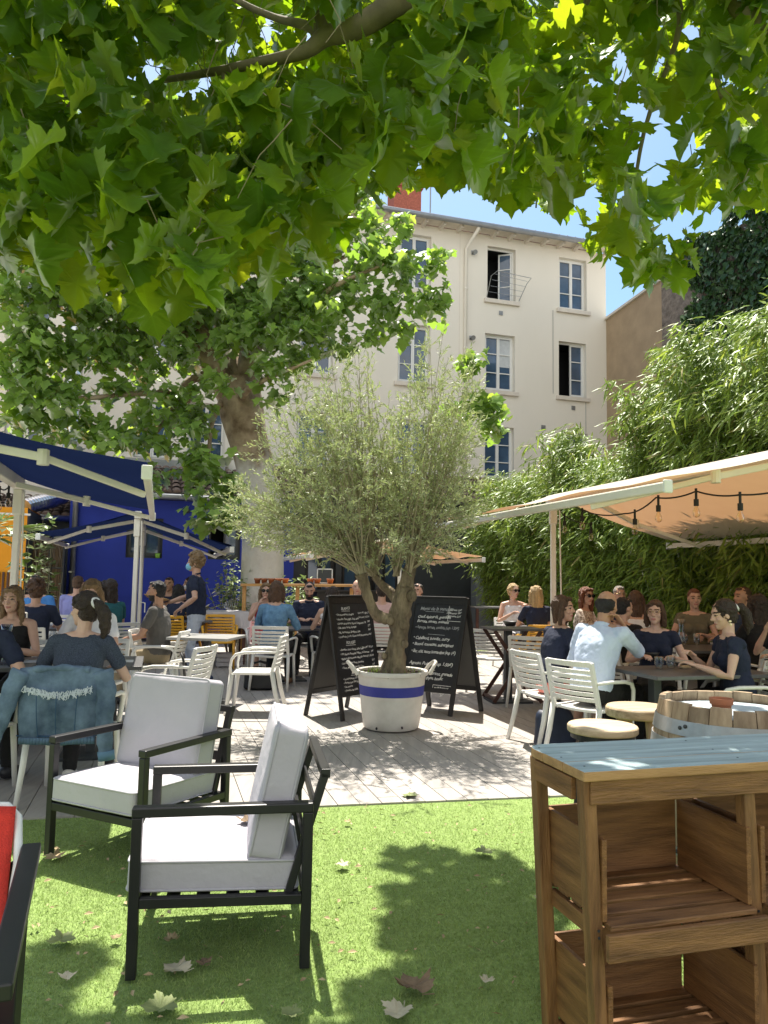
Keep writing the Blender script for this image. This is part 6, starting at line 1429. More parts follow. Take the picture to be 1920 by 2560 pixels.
# ------------------------------------------------------------------ people
PS = bpy.data.scenes.new('people_workshop')
_tex = bpy.data.textures.new('folds', 'CLOUDS'); _tex.noise_scale = .09; _tex.noise_depth = 3
_tex2 = bpy.data.textures.new('locks', 'CLOUDS'); _tex2.noise_scale = .03; _tex2.noise_depth = 2
def fuse(mb, vox, smooth=4, disp=0, tex=None, name='body'):
    """grow one continuous skin over overlapping volumes"""
    me = mb.mesh('raw'); o = bpy.data.objects.new('raw', me); PS.collection.objects.link(o)
    r = o.modifiers.new('r', 'REMESH'); r.mode = 'VOXEL'; r.voxel_size = vox; r.adaptivity = 0
    s = o.modifiers.new('s', 'SMOOTH'); s.factor = .5; s.iterations = smooth
    if disp:
        d = o.modifiers.new('d', 'DISPLACE'); d.texture = tex or _tex; d.strength = disp; d.mid_level = .5; d.texture_coords = 'LOCAL'
    with bpy.context.temp_override(scene=PS, view_layer=PS.view_layers[0]):
        dg = bpy.context.evaluated_depsgraph_get(); dg.update()
        out = bpy.data.meshes.new_from_object(o.evaluated_get(dg))
    bpy.data.objects.remove(o); bpy.data.meshes.remove(me); out.name = name
    out.polygons.foreach_set('use_smooth', np.ones(len(out.polygons), bool)); return out
def skinmat(name, c):
    mt = M(name, c, .5, .07, 14, .06, 160); b = mt.node_tree.nodes['Principled BSDF']; b.inputs['Subsurface Weight'].default_value = .12; b.inputs['Subsurface Radius'].default_value = (.02, .008, .004); b.inputs['Subsurface Scale'].default_value = .4; return mt
SK = dict(light=skinmat('light_skin', (.56, .34, .25)), fair=skinmat('fair_skin', (.62, .40, .31)), tan=skinmat('tanned_skin', (.45, .25, .16)))
def hm(name, c): return M(name, c, .42, .35, 5, .7, 26, stretch=(9, 9, 1.2), dist=.006)
HR = dict(dark=hm('dark_brown_hair', (.035, .021, .014)), black=hm('black_hair', (.012, .010, .010)), brown=hm('brown_hair', (.095, .048, .025)), auburn=hm('auburn_hair', (.17, .055, .022)), blond=hm('blond_hair', (.52, .36, .17)), sandy=hm('sandy_hair', (.26, .17, .09)), darkblond=hm('dark_blond_hair', (.22, .135, .065)), grey=hm('greying_hair', (.30, .27, .23)))
EYE = M('eyes', (.07, .045, .035), .25); LIP = dict(light=M('lips', (.42, .15, .13), .45), fair=M('lips_fair', (.5, .2, .18), .45), tan=M('lips_tan', (.32, .14, .10), .5))
def cl(name, c, var=.1, bump=.35, scale=10, bs=22): return M(name, c, .88, var, scale, bump, bs, dist=.006)
CT = dict(heather=M('heather_navy_knit', (.035, .05, .085), .95, .5, 160, .3, 200, col2=(.075, .095, .14)), black=cl('black_cloth', (.008, .008, .009)), white=cl('white_cloth', (.72, .71, .73)), sky=cl('bright_blue_cloth', (.06, .22, .55)), navy=cl('navy_cloth', (.012, .018, .045)), lilac=cl('lilac_cloth', (.26, .27, .56)), teal=cl('teal_cloth', (.015, .10, .11)), grey=cl('grey_cloth', (.10, .095, .09)), khaki=cl('khaki_cloth', (.27, .22, .14)), denim=M('denim_shirt', (.10, .22, .38), .9, .18, 18, .3, 30, col2=(.16, .31, .48)), red=cl('red_cloth', (.50, .025, .035)), pale=cl('pale_blue_cloth', (.54, .63, .80), .05, .5, 6, 12), pink=cl('pink_cloth', (.62, .40, .36)), olive=cl('olive_cloth', (.14, .12, .075)), jeans=cl('pale_jeans', (.50, .55, .66), .12), blackjeans=cl('black_jeans', (.012, .012, .014)), stripe=cl('dark_striped_cloth', (.03, .05, .10)),
          floral=M('floral_print', (.62, .10, .06), .9, .1, 18, .1, 30, col2=(.75, .45, .42), detail=1), flowers=M('printed_blouse', (.42, .30, .22), .9, .6, 40, .1, 30, col2=(.75, .68, .6), detail=1))
SHOE = dict(white=M('white_leather', (.7, .68, .64), .5), dark=M('dark_leather', (.02, .02, .025), .5), tan=M('tan_leather', (.22, .12, .06), .55), blue=M('blue_suede', (.03, .05, .11), .7))
MASK = cl('blue_mask', (.22, .52, .72), .04, .1); LENS = M('dark_lenses', (.008, .008, .01), .08); WIRE = M('gold_wire', (.5, .38, .2), .3, metal=1)
PEOPLE = []
def person(label, loc, fc, sex='f', hair=('long', 'brown'), skin='light', top=('navy', 'tee'), bottom=('black', 'trousers'), shoes='dark', head=(0, 0), lean=.10, arms=None, stand=False, vox=.009, s=1.0, extra=(), beard=False, hip=None, legs=None, neckline='round', roll=0, kneew=.11, bare_legs=False):
    m_ = sex == 'm'; sw = .195 if m_ else .165; hz = hip or (.935 if stand else .545)
    ang = face(*fc); X = Vector((1, 0, 0))
    def adir(l): return Vector((0, math.sin(l), math.cos(l)))
    P0 = Vector((0, 0, hz)); MID = P0 + adir(lean * .7) * .25; N = MID + adir(lean * 1.3) * (.27 if m_ else .25)
    def spine(t):
        if t < 0: return P0 + Vector((0, 0, t * .5)), Vector((0, 1, 0))
        if t < .5: return P0.lerp(MID, t * 2), Vector((0, math.cos(lean * .7), -math.sin(lean * .7)))
        return MID.lerp(N, t * 2 - 1), Vector((0, math.cos(lean * 1.3), -math.sin(lean * 1.3)))
    def torso(mb, inf, t0=-.16, t1=1.0):
        prof = [(-.16, .125, .095), (0, .172 if not m_ else .168, .122), (.22, .158 if not m_ else .165, .112), (.42, .130 if not m_ else .158, .10 if not m_ else .118), (.62, .148 if not m_ else .175, .112 if not m_ else .125), (.80, .150 if not m_ else .182, .10 if not m_ else .112), (.90, .120 if not m_ else .140, .082), (.96, .088 if not m_ else .098, .068), (1.0, .062, .06)]
        secs = []
        for t, rx, ry in prof:
            if t0 - .001 <= t <= t1 + .001: c, y = spine(t); secs.append((c, X, y, rx + inf, ry + inf))
        mb.loft(secs, 20, 2.3)
        if not m_:
            for q in (-1, 1): c, y = spine(.64); mb.ell(c + X * (q * .068) + y * .078, (.062 + inf, .055 + inf, .06 + inf))
    up = adir(lean * 1.3)
    S = {q: N - up * .052 + X * (q * sw) for q in (-1, 1)}
    W_ = arms or ((.14, .42, .775), (-.14, .42, .775))
    Wr = {1: Vector(W_[0]), -1: Vector(W_[1])}; EL = {}
    for q in (1, -1):
        a_, b_ = .285, .255; d = Wr[q] - S[q]; L = min(d.length, a_ + b_ - .005); d.normalize(); Wr[q] = S[q] + d * L
        x = (a_ * a_ - b_ * b_ + L * L) / (2 * L); h = math.sqrt(max(0, a_ * a_ - x * x))
        pole = Vector((q * .55, -.35, -.75)); pole = (pole - d * pole.dot(d)).normalized(); EL[q] = S[q] + d * x + pole * h
    nd = Vector((0, math.sin(lean * .5) + .10, 1)).normalized(); HC = N + nd * .172
    HRM = Matrix.Rotation(head[0], 3, 'Z') @ Matrix.Rotation(-head[1], 3, 'X') @ Matrix.Rotation(roll, 3, 'Y')
    def hp(x, y, z): return HC + HRM @ Vector((x, y, z))
    fs_ = 1.0 if m_ else .95
    # ---- body
    mb = MB(); torso(mb, -.004)
    for q in (-1, 1): mb.caps([N - up * .015 + X * (q * .04), S[q] + up * .005], [.045, .052 if m_ else .044])
    mb.caps([N - up * .03, HC + HRM @ Vector((0, -.03, -.04))], [.058 if m_ else .05, .055 if m_ else .047])
    mb.ell(hp(0, -.008, .025), (.074 * fs_, .094 * fs_, .092), HRM, 18, 12); mb.ell(hp(0, .022, -.035), (.060 * fs_, .062, .078), HRM, 16, 10); mb.ell(hp(0, .055, -.088), (.030 * fs_ if not m_ else .036, .028, .026), HRM)
    mb.ell(hp(0, .062, .035), (.055, .026, .018), HRM)
    mb.caps([hp(0, .078, .018), hp(0, .100, -.022)], [.0095, .0135]); mb.ell(hp(.012, .086, -.027), (.009, .009, .007), HRM); mb.ell(hp(-.012, .086, -.027), (.009, .009, .007), HRM)
    mb.ell(hp(0, .078, -.055), (.024, .012, .008), HRM); mb.ell(hp(0, .076, -.066), (.021, .012, .008), HRM)
    for q in (-1, 1):
        mb.ell(hp(q * .031, .071, .010), (.014, .010, .009), HRM); mb.ell(hp(q * .040, .055, -.025), (.022, .022, .02), HRM)
        mb.ell(hp(q * .076 * fs_, -.008, -.004), (.008, .021, .031), HRM @ Matrix.Rotation(q * -.3, 3, 'Z'))
    for q in (-1, 1):
        k_ = 1 if m_ else .86
        mb.caps([S[q], S[q].lerp(EL[q], .45), EL[q], EL[q].lerp(Wr[q], .35), Wr[q]], [.052 * k_, .047 * k_, .037 * k_, .040 * k_, .025 * k_])
        f = (Wr[q] - EL[q]).normalized(); n_ = Vector((0, 0, -1)); n_ = (n_ - f * n_.dot(f)); n_ = n_.normalized() if n_.length > .1 else Vector((0, 1, 0)); sd_ = f.cross(n_) * (1)
        Rm = Matrix((sd_, f, n_)).transposed(); mb.ell(Wr[q] + f * .05, (.040, .055, .017), Rm, 14, 8)
        inn = -q * (1 if sd_.x > 0 else -1)          # thumb side points to the middle of the body
        for i, (o_, L) in enumerate(((-.029, .060), (-.010, .070), (.010, .074), (.030, .066))):
            b0 = Wr[q] + f * (.088 + .006 * (i in (1, 2))) + sd_ * (o_ * inn); d1 = (f + n_ * (.35 + .12 * i % .3) + sd_ * o_ * inn * 2.2).normalized(); d2 = (f * .55 + n_ * .85).normalized(); d3 = (f * .1 + n_).normalized()
            p1 = b0 + d1 * L * .45; p2 = p1 + d2 * L * .33; mb.caps([b0, p1, p2, p2 + d3 * L * .25], [.0095, .0085, .0078, .0068], 8)
        t0 = Wr[q] + f * .025 + sd_ * (inn * .030); t1 = t0 + (f * .6 + sd_ * inn * .7 + n_ * .35).normalized() * .042; mb.caps([t0, t1, t1 + (f * .85 + sd_ * inn * .25 + n_ * .4).normalized() * .032], [.0125, .0105, .008], 8)
    LG_ = {}
    for q in (-1, 1):
        if legs: LG_[q] = [Vector(p) for p in legs[0 if q == 1 else 1]]
        elif stand: LG_[q] = [Vector((q * .09, 0, hz - .03)), Vector((q * .095, .03, .50)), Vector((q * .10, -.02, .09)), Vector((q * .105, .13, .03))]
        else: LG_[q] = [Vector((q * .085, .03, hz - .012)), Vector((q * kneew, .44, hz - .03)), Vector((q * kneew, .40 + .05 * q, .09)), Vector((q * (kneew + .01), .53 + .05 * q, .032))]
        h, kn, an, toe = LG_[q]; mb.caps([h, h.lerp(kn, .5), kn, kn.lerp(an, .3), an], [.084, .074, .056, .053, .036]); mb.caps([an + Vector((0, -.02, -.045)), an.lerp(toe, .6) + Vector((0, 0, -.02)), toe], [.033, .034, .024])
    me = fuse(mb, vox, 3, name='person')
    me.materials.append(SK[skin]); me.materials.append(EYE); me.materials.append(LIP[skin]); me.materials.append(HR[hair[1]])
    n = len(me.polygons); c = np.empty(n * 3, 'f'); me.polygons.foreach_get('center', c); c = c.reshape(-1, 3) - np.array(HC); c = c @ np.array(HRM)
    mi = np.zeros(n, 'i'); fr = c[:, 1] > .045
    ax_ = np.abs(c[:, 0]); mi[fr & (((ax_ - .031) / .0130) ** 2 + ((c[:, 2] - .010) / .0062) ** 2 < 1)] = 1
    mi[fr & (ax_ > .013) & (ax_ < .052) & (np.abs(c[:, 2] - .034 + (ax_ - .03) ** 2 * 8) < .0055)] = 3
    mi[fr & (((c[:, 0]) / .025) ** 2 + ((c[:, 2] + .060) / .0095) ** 2 < 1) & (c[:, 1] > .07)] = 2
    if beard: mi[(c[:, 2] < -.040) & (c[:, 2] > -.125) & (c[:, 1] > .0) & (mi == 0) & ~((ax_ < .012) & (c[:, 2] > -.045))] = 3
    me.polygons.foreach_set('material_index', mi)
    o = link('person', me); o.location = loc; o.rotation_euler = (0, 0, ang); o.scale = (s, s, s); tag(o, label, 'person', None, None)
    def put(name, mb_, mat, v=vox, sm=4, disp=0, tex=None): mm = fuse(mb_, v, sm, disp, tex, name); mm.materials.append(mat); return link(name, mm, o)
    # ---- clothes
    tm, sl = top; mb = MB(); torso(mb, .010, -.16, .97 if sl != 'none' else .90)
    if sl != 'none':
        for q in (-1, 1): mb.caps([N - up * .035 + X * (q * .06), S[q] + up * .004], [.050, .062 if m_ else .054])
    else:
        for q in (-1, 1): mb.caps([N - up * .03 + X * (q * .075), S[q] - X * (q * .04) - up * .05], [.034, .06])
    k_ = 1 if m_ else .88; fr_ = dict(none=0, tee=.55, long=1, rolled=1, cap=.28)[sl]
    for q in (-1, 1):
        if sl in ('tee', 'cap'): e = S[q].lerp(EL[q], fr_); mb.caps([S[q], S[q].lerp(e, .8), e], [.062 * k_, .063 * k_, .060 * k_]); 
        if sl in ('long', 'rolled'):
            e = EL[q].lerp(Wr[q], .93 if sl == 'long' else .22); mb.caps([S[q], S[q].lerp(EL[q], .5), EL[q], e], [.066 * k_, .061 * k_, .054 * k_, .040 * k_ if sl == 'long' else .054 * k_])
            if sl == 'rolled': mb.caps([EL[q].lerp(Wr[q], .10), e], [.058 * k_, .057 * k_])
    if 'collar' in extra: mb.tube([N + Vector((.066 * math.cos(a), .062 * math.sin(a), .012 - .02 * math.sin(a))) for a in [2 * math.pi * i / 20 for i in range(21)]], .014, 6, False)
    if 'ruffle' in extra:
        for q in (-1, 1):
            for e in range(7): a = e / 6 * math.pi; mb.ell(S[q] + X * (q * .02) + Vector((0, .055 * math.cos(a), .035 * math.sin(a) - .01)), (.03, .022, .03))
    shirt = put('shirt' if m_ or sl != 'none' else 'sleeveless_top', mb, CT[tm], max(vox, .008), 5, .020)
    bm_, bt = bottom; mb = MB()
    mb.loft([(P0 + Vector((0, 0, -.10)), X, Vector((0, 1, 0)), .14, .11), (P0, X, Vector((0, 1, 0)), .178, .128), (P0 + Vector((0, 0, .075)), X, Vector((0, 1, 0)), .165, .118)], 20, 2.3)
    if bt == 'skirt':
        h0, k0 = (LG_[1][0] + LG_[-1][0]) / 2, (LG_[1][1] + LG_[-1][1]) / 2
        mb.loft([(h0 - Vector((0, .02, .0)), X, Vector((0, 0, 1)), .19, .105), (h0.lerp(k0, .5), X, Vector((0, 0, 1)), .20, .10), (k0 + Vector((0, .03, -.02)), X, Vector((0, 0, 1)), .185, .085), (k0 + Vector((0, .055, -.12)), X, Vector((0, 0, 1)), .17, .08)], 18, 2.4)
    else:
        for q in (-1, 1):
            h, kn, an, toe = LG_[q]; e = kn.lerp(an, .96) if bt == 'trousers' else kn.lerp(h, .15)
            if bt == 'trousers': mb.caps([h, h.lerp(kn, .5), kn, kn.lerp(an, .4), e], [.094, .084, .068, .064, .053])
            else: mb.caps([h, h.lerp(kn, .5), e], [.094, .086, .078])
    put({'skirt': 'skirt', 'trousers': 'trousers', 'shorts': 'shorts'}[bt], mb, CT[bm_], max(vox, .009), 5, .018)
    for q in (-1, 1):
        h, kn, an, toe = LG_[q]; mb = MB(); dirf = (toe - an); dirf.z = 0; dirf.normalize(); mb.caps([an + Vector((0, 0, -.035)) - dirf * .03, an.lerp(toe, .55) + Vector((0, 0, -.014)), toe + dirf * .01], [.046, .044, .033]); mb.loft([(an.lerp(toe, .1) * 1.0 + Vector((0, 0, -an.lerp(toe, .1).z + .012)) - dirf * .02, X, Vector((0, 1, 0)), .042, .05), (an.lerp(toe, .1) + Vector((0, 0, -an.lerp(toe, .1).z + .03)) - dirf * .02, X, Vector((0, 1, 0)), .042, .05)])
        put('shoe', mb, SHOE[shoes], .008, 3)
    # ---- hair
    st, hc = hair; mb = MB(); dsp = .016
    if st == 'bald':      # a full back and sides with the crown bare
        mb.ell(hp(0, -.030, .008), (.0835 * fs_, .083, .070), HRM, 18, 12); mb.ell(hp(0, -.05, -.05), (.055, .04, .035), HRM); dsp = .006
    else:
        vol = {'short': .0, 'crop': -.004, 'curly': .012}.get(st, .007)
        mb.ell(hp(0, -.024, .034), (.080 * fs_ + vol, .090 + vol, .090 + vol), HRM, 18, 12)
        mb.ell(hp(0, -.045, -.015), (.072 + vol, .060 + vol, .075), HRM)
        if st in ('short', 'crop'): mb.ell(hp(0, .045, .088), (.05, .032, .024 + vol), HRM)
        if st in ('long', 'bob', 'wavy', 'verylong'):
            Ln = {'bob': .13, 'long': .22, 'wavy': .25, 'verylong': .32}[st]
            mb.ell(hp(0, -.055, -Ln * .45), (.088, .05, Ln * .75), HRM)
            for q in (-1, 1): mb.caps([hp(q * .062, .025, .070), hp(q * .083, .012, .01), hp(q * .086, .0, -.07), hp(q * .085, -.01, -Ln)], [.022, .024, .030, .020], 8)
            mb.caps([hp(-.045, .052, .088), hp(.03, .055, .090)], [.022, .022]); dsp = .024
        if st in ('pony', 'bun'):
            mb.ell(hp(0, -.03, .03), (.083, .088, .09), HRM)
            if st == 'pony': mb.caps([hp(0, -.10, .045), hp(0, -.15, .035), hp(.01, -.185, -.03), hp(.02, -.185, -.12), hp(.025, -.165, -.19)], [.026, .036, .045, .040, .014], 10); dsp = .022
            else: mb.ell(hp(0, -.115, .035), (.042, .038, .04), HRM)
            for q in (-1, 1): mb.caps([hp(q * .055, .04, .075), hp(q * .077, .0, .035), hp(q * .06, -.06, .02)], [.018, .02, .03], 8)
        if st == 'curly':
            rs = random.Random(int(loc[0] * 100) & 255)
            for e in range(95):
                v = Vector((rs.gauss(0, 1), rs.gauss(-.25, 1), rs.gauss(.45, .9))).normalized()
                if v.y > .55 and v.z < .45: continue
                if v.z < -.55: continue
                c_ = hp(v.x * .102, v.y * .110 - .022, v.z * .118 + .04); mb.ell(c_, (.026, .025, .023), None, 7, 5)
            dsp = .028
        if st == 'side': mb.ell(hp(.05, .03, .075), (.04, .045, .035), HRM)
    hv = .0065 if vox < .0095 else .009
    hs = put('hair', mb, HR[hc], hv, 2, dsp, _tex2)
    if st == 'pony':
        k = MB(); c_ = hp(0, -.112, .045); k.tube([c_ + HRM @ Vector((.031 * math.cos(a), .012 * math.sin(a) , .031 * math.sin(a))) for a in [2 * math.pi * i / 18 for i in range(19)]], .010, 6, False); k.build('hair_tie', CT['white'], hs, local=True, smooth=True)
    # ---- things worn
    if 'sunglasses' in extra or 'glasses' in extra:
        k = MB()
        for q in (-1, 1):
            cc_ = hp(q * .032, .098, .010)
            if 'sunglasses' in extra: k.ell(cc_, (.029, .007, .023), HRM, 14, 8)
            else: k.tube([cc_ + HRM @ Vector((.024 * math.cos(a), 0, .022 * math.sin(a))) for a in [2 * math.pi * i / 18 for i in range(19)]], .0022, 5, False)
            k.tube([hp(q * .056, .09, .014), hp(q * .078, .0, .012)], .0032, 5)
        k.tube([hp(-.010, .102, .014), hp(.010, .102, .014)], .003, 5); tag(k.build('sunglasses' if 'sunglasses' in extra else 'glasses', LENS if 'sunglasses' in extra else WIRE, o, local=True, smooth=True), None)
    if 'mask' in extra:
        mb = MB(); mb.ell(hp(0, .062, -.05), (.060, .058, .055), HRM); mb.ell(hp(0, .088, -.03), (.03, .025, .025), HRM); mk = put('face_mask', mb, MASK, .007, 2)
        k = MB()
        for q in (-1, 1): k.tube([hp(q * .055, .05, -.03), hp(q * .083, -.01, .012)], .0018, 4); k.tube([hp(q * .055, .045, -.07), hp(q * .083, -.015, -.03)], .0018, 4)
        k.build('ear_loops', CT['white'], mk, local=True)
    if 'earring' in extra:
        for q in (-1, 1):
            k = MB(); k.ell(hp(q * .086, -.01, -.052), (.004, .013, .010), HRM, 10, 6); k.ell(hp(q * .086, -.01, -.078), (.004, .010, .013), HRM, 10, 6); k.build('earring', M('cream_gold', (.75, .62, .42), .3, metal=.4), o, local=True, smooth=True)
    if 'logo' in extra:
        k = MB(); c0, y0 = spine(.72); bz = c0 + y0 * .128 + X * -.075
        for dx, dz, w_, h_ in ((0, 0, .022, .012), (.012, .012, .010, .014), (-.014, .010, .012, .020), (.004, -.014, .006, .016), (-.006, -.014, .006, .014), (.018, .022, .006, .007)): k.box(bz + Vector((dx, 0, dz)), (w_, .03, h_), Matrix.Rotation(dx * 20, 3, 'Y'))
        k.build('emblem', CT['white'], shirt, local=True)
    if 'cuff' in extra: pass
    PEOPLE.append(o); return o, dict(HC=HC, N=N, Wr=Wr, EL=EL, S=S)
def sit(label, px, D, fc, dxy=(0, 0), chair=None, chair_label=None, **k):
    """seat someone so that their head is on the sight line px at depth D"""
    h = P(px, 1500, D); f = Vector((fc[0], fc[1], 0)).normalized(); l = k.get('lean', .10)
    off = f * (.24 * l * .7 + .25 * l * 1.3 + .05 + .02) ; loc = Vector((h.x, h.y, 0)) - off + Vector((dxy[0], dxy[1], 0))
    r = person(label, loc, fc, **k)
    if chair: (white_chair if chair == 'w' else yellow_chair)(loc + f * .02, face(*fc), chair_label)
    return r
TT = ((.16, .40, .80), (-.16, .40, .80))
# left side
pony, _ = sit('woman with a dark ponytail in heather navy t-shirt seen from behind at the left table', 216, 5.32, (-.12, 1), chair='w', chair_label='white slatted armchair with a denim jacket over its back, under the ponytailed woman', vox=.0065, hair=('pony', 'dark'), top=('heather', 'tee'), bottom=('blackjeans', 'trousers'), shoes='white', head=(.95, .02), lean=.14, skin='fair', arms=((.20, .34, .80), (-.20, .34, .80)))
sit('woman with shoulder length fair brown hair in black sleeveless top facing the viewer', 27, 6.85, (.12, -1), chair='w', chair_label='white slatted armchair of the woman in black at the left edge', vox=.0065, hair=('wavy', 'darkblond'), top=('black', 'none'), head=(-.10, .04), lean=.14, arms=((.15, .36, .80), (-.13, .38, .80)))
sit('woman in white blouse with fair parted hair half hidden behind the ponytailed woman', 224, 7.15, (-.05, -1), chair='w', chair_label='white slatted armchair of the woman in white blouse', hair=('bob', 'darkblond'), top=('white', 'tee'), head=(.25, .3), lean=.15, s=1.05, arms=TT, vox=.008)
sit('man in bright blue t-shirt facing the viewer at the back left', 83, 11.0, (.15, -1), chair='w', chair_label='white slatted armchair of the man in bright blue', sex='m', hair=('crop', 'black'), top=('sky', 'tee'), skin='light', arms=TT, lean=.12, s=1.06)
sit('person with curly brown hair in navy t-shirt seen from behind at the back left', 95, 9.35, (-.1, 1), chair='w', chair_label='white slatted armchair seen from behind under the curly haired person in navy', sex='m', hair=('curly', 'brown'), top=('navy', 'tee'), bottom=('blackjeans', 'trousers'), lean=.12, arms=TT)
sit('man in lilac shirt with his back turned near the blue wall', 197, 12.2, (.1, 1), chair='w', chair_label='white slatted armchair under the man in lilac shirt', sex='m', hair=('short', 'brown'), top=('lilac', 'long'), lean=.1, s=1.05, arms=TT)
sit('person with dark curly hair behind the fair haired woman in white', 238, 9.6, (0, 1), chair='w', chair_label='white slatted armchair under the dark curly haired person', hair=('curly', 'dark'), top=('navy', 'tee'), lean=.08, s=1.0, arms=TT)
sit('woman with long dark hair in teal t-shirt turned to the left', 268, 10.4, (-.75, .6), chair='w', chair_label='white slatted armchair of the woman in teal', hair=('long', 'dark'), top=('teal', 'tee'), lean=.12, s=1.04, head=(.2, .05), arms=TT)
sit('bearded man in grey t-shirt and khaki trousers sitting in profile facing left', 380, 8.9, (-1, -.02), chair='w', chair_label='white slatted armchair of the bearded man in grey', sex='m', hair=('short', 'black'), beard=True, top=('grey', 'tee'), bottom=('khaki', 'trousers'), lean=.06, skin='tan', s=1.02, arms=((.16, .36, .70), (-.16, .36, .70)), vox=.0075, hip=.55)
sit('man in dark jacket facing the viewer behind the bearded man', 418, 13.4, (-.1, -1), chair='y', chair_label='yellow slatted chair of the man in dark jacket', sex='m', hair=('crop', 'black'), top=('navy', 'long'), lean=.08, s=1.05, skin='tan')
sit('person with black hair in dark top seen from behind on a yellow chair', 448, 12.5, (.1, 1), chair='y', chair_label='yellow slatted chair with its back to the viewer beside the waiter', hair=('bob', 'black'), top=('navy', 'tee'), lean=.12, s=.98)
sit('dark haired woman in profile just behind the waiter', 466, 13.9, (-.8, -.5), chair='y', chair_label='yellow slatted chair hidden behind the waiter', hair=('bun', 'dark'), top=('black', 'tee'), lean=.08, s=1.07)
# the waiter, walking
wl = P(492, 1500, 10.55); wl.z = 0
wt, wi = person('waiter with curly sandy hair in blue face mask, navy polo and pale jeans', (wl.x, wl.y, 0), (-1, -.06), sex='m', hair=('curly', 'sandy'), top=('navy', 'tee'), bottom=('jeans', 'trousers'), shoes='blue', stand=True, lean=.05, head=(.12, .02), extra=('mask', 'logo', 'collar'), skin='light', vox=.007, s=1.0,
       arms=((.14, .40, 1.08), (-.24, .16, 1.02)), legs=([(.09, 0, .905), (.095, .10, .50), (.09, .03, .10), (.10, .17, .035)], [(-.09, 0, .905), (-.10, .05, .49), (-.10, -.20, .12), (-.11, -.08, .035)]))
tl = Matrix.Translation(wt.location) @ Matrix.Rotation(face(-1, -.06), 4, 'Z')
for i, (z, dy, lb) in enumerate(((1.10, .46, 'round wooden plate held by the waiter'), )):
    t = thing('wooden_plate', lb, 'plate', tl @ Vector((.06, dy + .10, z + .02)), .2); t.rotation_euler = (.22, 0, .2 + math.pi / 2)
    k = MB(); k.lathe([(0, .004), (.10, .004), (.12, 0), (.175, .032), (.18, .036), (.172, .038), (.11, .012), (0, .010)], n=36, closed=False); k.build('plate_body', MT['wicker'], t, local=True, smooth=True)
q = P(453, 1492, 12.0); t = thing('wooden_bowl', 'stack of two shallow wooden bowls on the table behind the yellow chair', 'bowl', (q.x, q.y + .55, .755)); 
k = MB(); k.lathe([(0, .0), (.10, .0), (.20, .06), (.19, .062), (.10, .015), (0, .012)], n=32, closed=False); k.lathe([(0, .05), (.11, .05), (.19, .11), (.18, .112), (.10, .062), (0, .06)], n=32, closed=False); k.build('bowl_body', MT['wicker'], t, local=True, smooth=True)
tb = table('terrace_table', 'small dark table with wooden bowls beside the waiter', 'table', (q.x, q.y + .55, 0), .7, .7, GRID, .742, MT['table_top'], 'pedestal', GT)
# middle
sit('woman in red dress with large sunglasses facing the viewer', 664, 11.75, (.15, -1), chair='w', chair_label='white slatted armchair of the woman in red', hair=('long', 'darkblond'), top=('red', 'none'), bottom=('red', 'skirt'), shoes='tan', extra=('sunglasses',), lean=.12, arms=((.10, .22, 1.02), (-.14, .38, .80)), vox=.008, s=1.02)
sit('woman in denim shirt with straight brown hair seen from behind', 693, 10.35, (.06, 1), chair='w', chair_label='white slatted armchair under the woman in denim shirt', hair=('bob', 'brown'), top=('denim', 'long'), bottom=('blackjeans', 'trousers'), shoes='tan', lean=.10, arms=TT, vox=.008, s=1.05)
sit('man in navy polo with short black hair looking down at his plate', 772, 11.9, (-.08, -1), chair='w', chair_label='white slatted armchair of the man in navy polo', sex='m', hair=('crop', 'black'), beard=True, top=('navy', 'tee'), head=(.15, .5), lean=.14, extra=('collar',), arms=((.10, .36, .80), (-.12, .36, .80)), vox=.008, s=1.03)
sit('woman in white sleeveless top half hidden behind the wine chalkboard', 830, 10.7, (-.3, 1), chair='w', chair_label='white slatted armchair half hidden by the wine chalkboard', hair=('long', 'dark'), top=('white', 'none'), lean=.08, s=1.0, arms=TT)
sit('man with shaved head behind the top of the wine chalkboard', 893, 12.6, (0, -1), chair='w', chair_label='white slatted armchair of the man with shaved head', sex='m', hair=('bald', 'grey'), top=('grey', 'tee'), lean=.08, s=1.06)
sit('person in pale pink shirt seen between the forks of the olive trunk', 955, 11.3, (.05, 1), chair='w', chair_label='white slatted armchair behind the olive tub', sex='m', hair=('short', 'dark'), top=('pink', 'long'), lean=.10, s=1.03)
sit('man in navy polo just left of the menu chalkboard', 1040, 11.8, (-.5, -.8), chair='y', chair_label='yellow slatted chair behind the menu chalkboard', sex='m', hair=('crop', 'dark'), top=('navy', 'tee'), lean=.08, s=1.03)
# right side
sit('blonde woman in white camisole and sunglasses at the far table', 1286, 13.0, (.15, -1), chair='w', chair_label='white slatted armchair of the woman in white camisole', hair=('bun', 'blond'), top=('white', 'none'), bottom=('white', 'shorts'), shoes='tan', extra=('sunglasses',), lean=.08, head=(.3, 0), arms=((.12, .30, .86), (-.16, .30, .95)), s=1.06)
sit('woman with long straight blond hair in navy top on a yellow chair', 1338, 11.7, (-.12, 1), chair='y', chair_label='yellow slatted chair under the blonde woman in navy', hair=('verylong', 'blond'), top=('navy', 'tee'), lean=.08, s=1.04)
sit('woman with reddish hair and sunglasses in printed blouse near the awning post', 1474, 10.6, (.8, -.6), chair='w', chair_label='white slatted armchair of the woman in printed blouse', hair=('long', 'auburn'), top=('flowers', 'tee'), extra=('sunglasses',), lean=.08, head=(-.5, 0), s=1.04, arms=((.12, .28, .92), (-.14, .34, .82)))
sit('woman with greying hair partly hidden behind the man in light blue', 1552, 11.2, (.1, -1), chair='w', chair_label='white slatted armchair of the greying woman', hair=('short', 'grey'), top=('navy', 'tee'), extra=('glasses',), lean=.08, s=1.06)
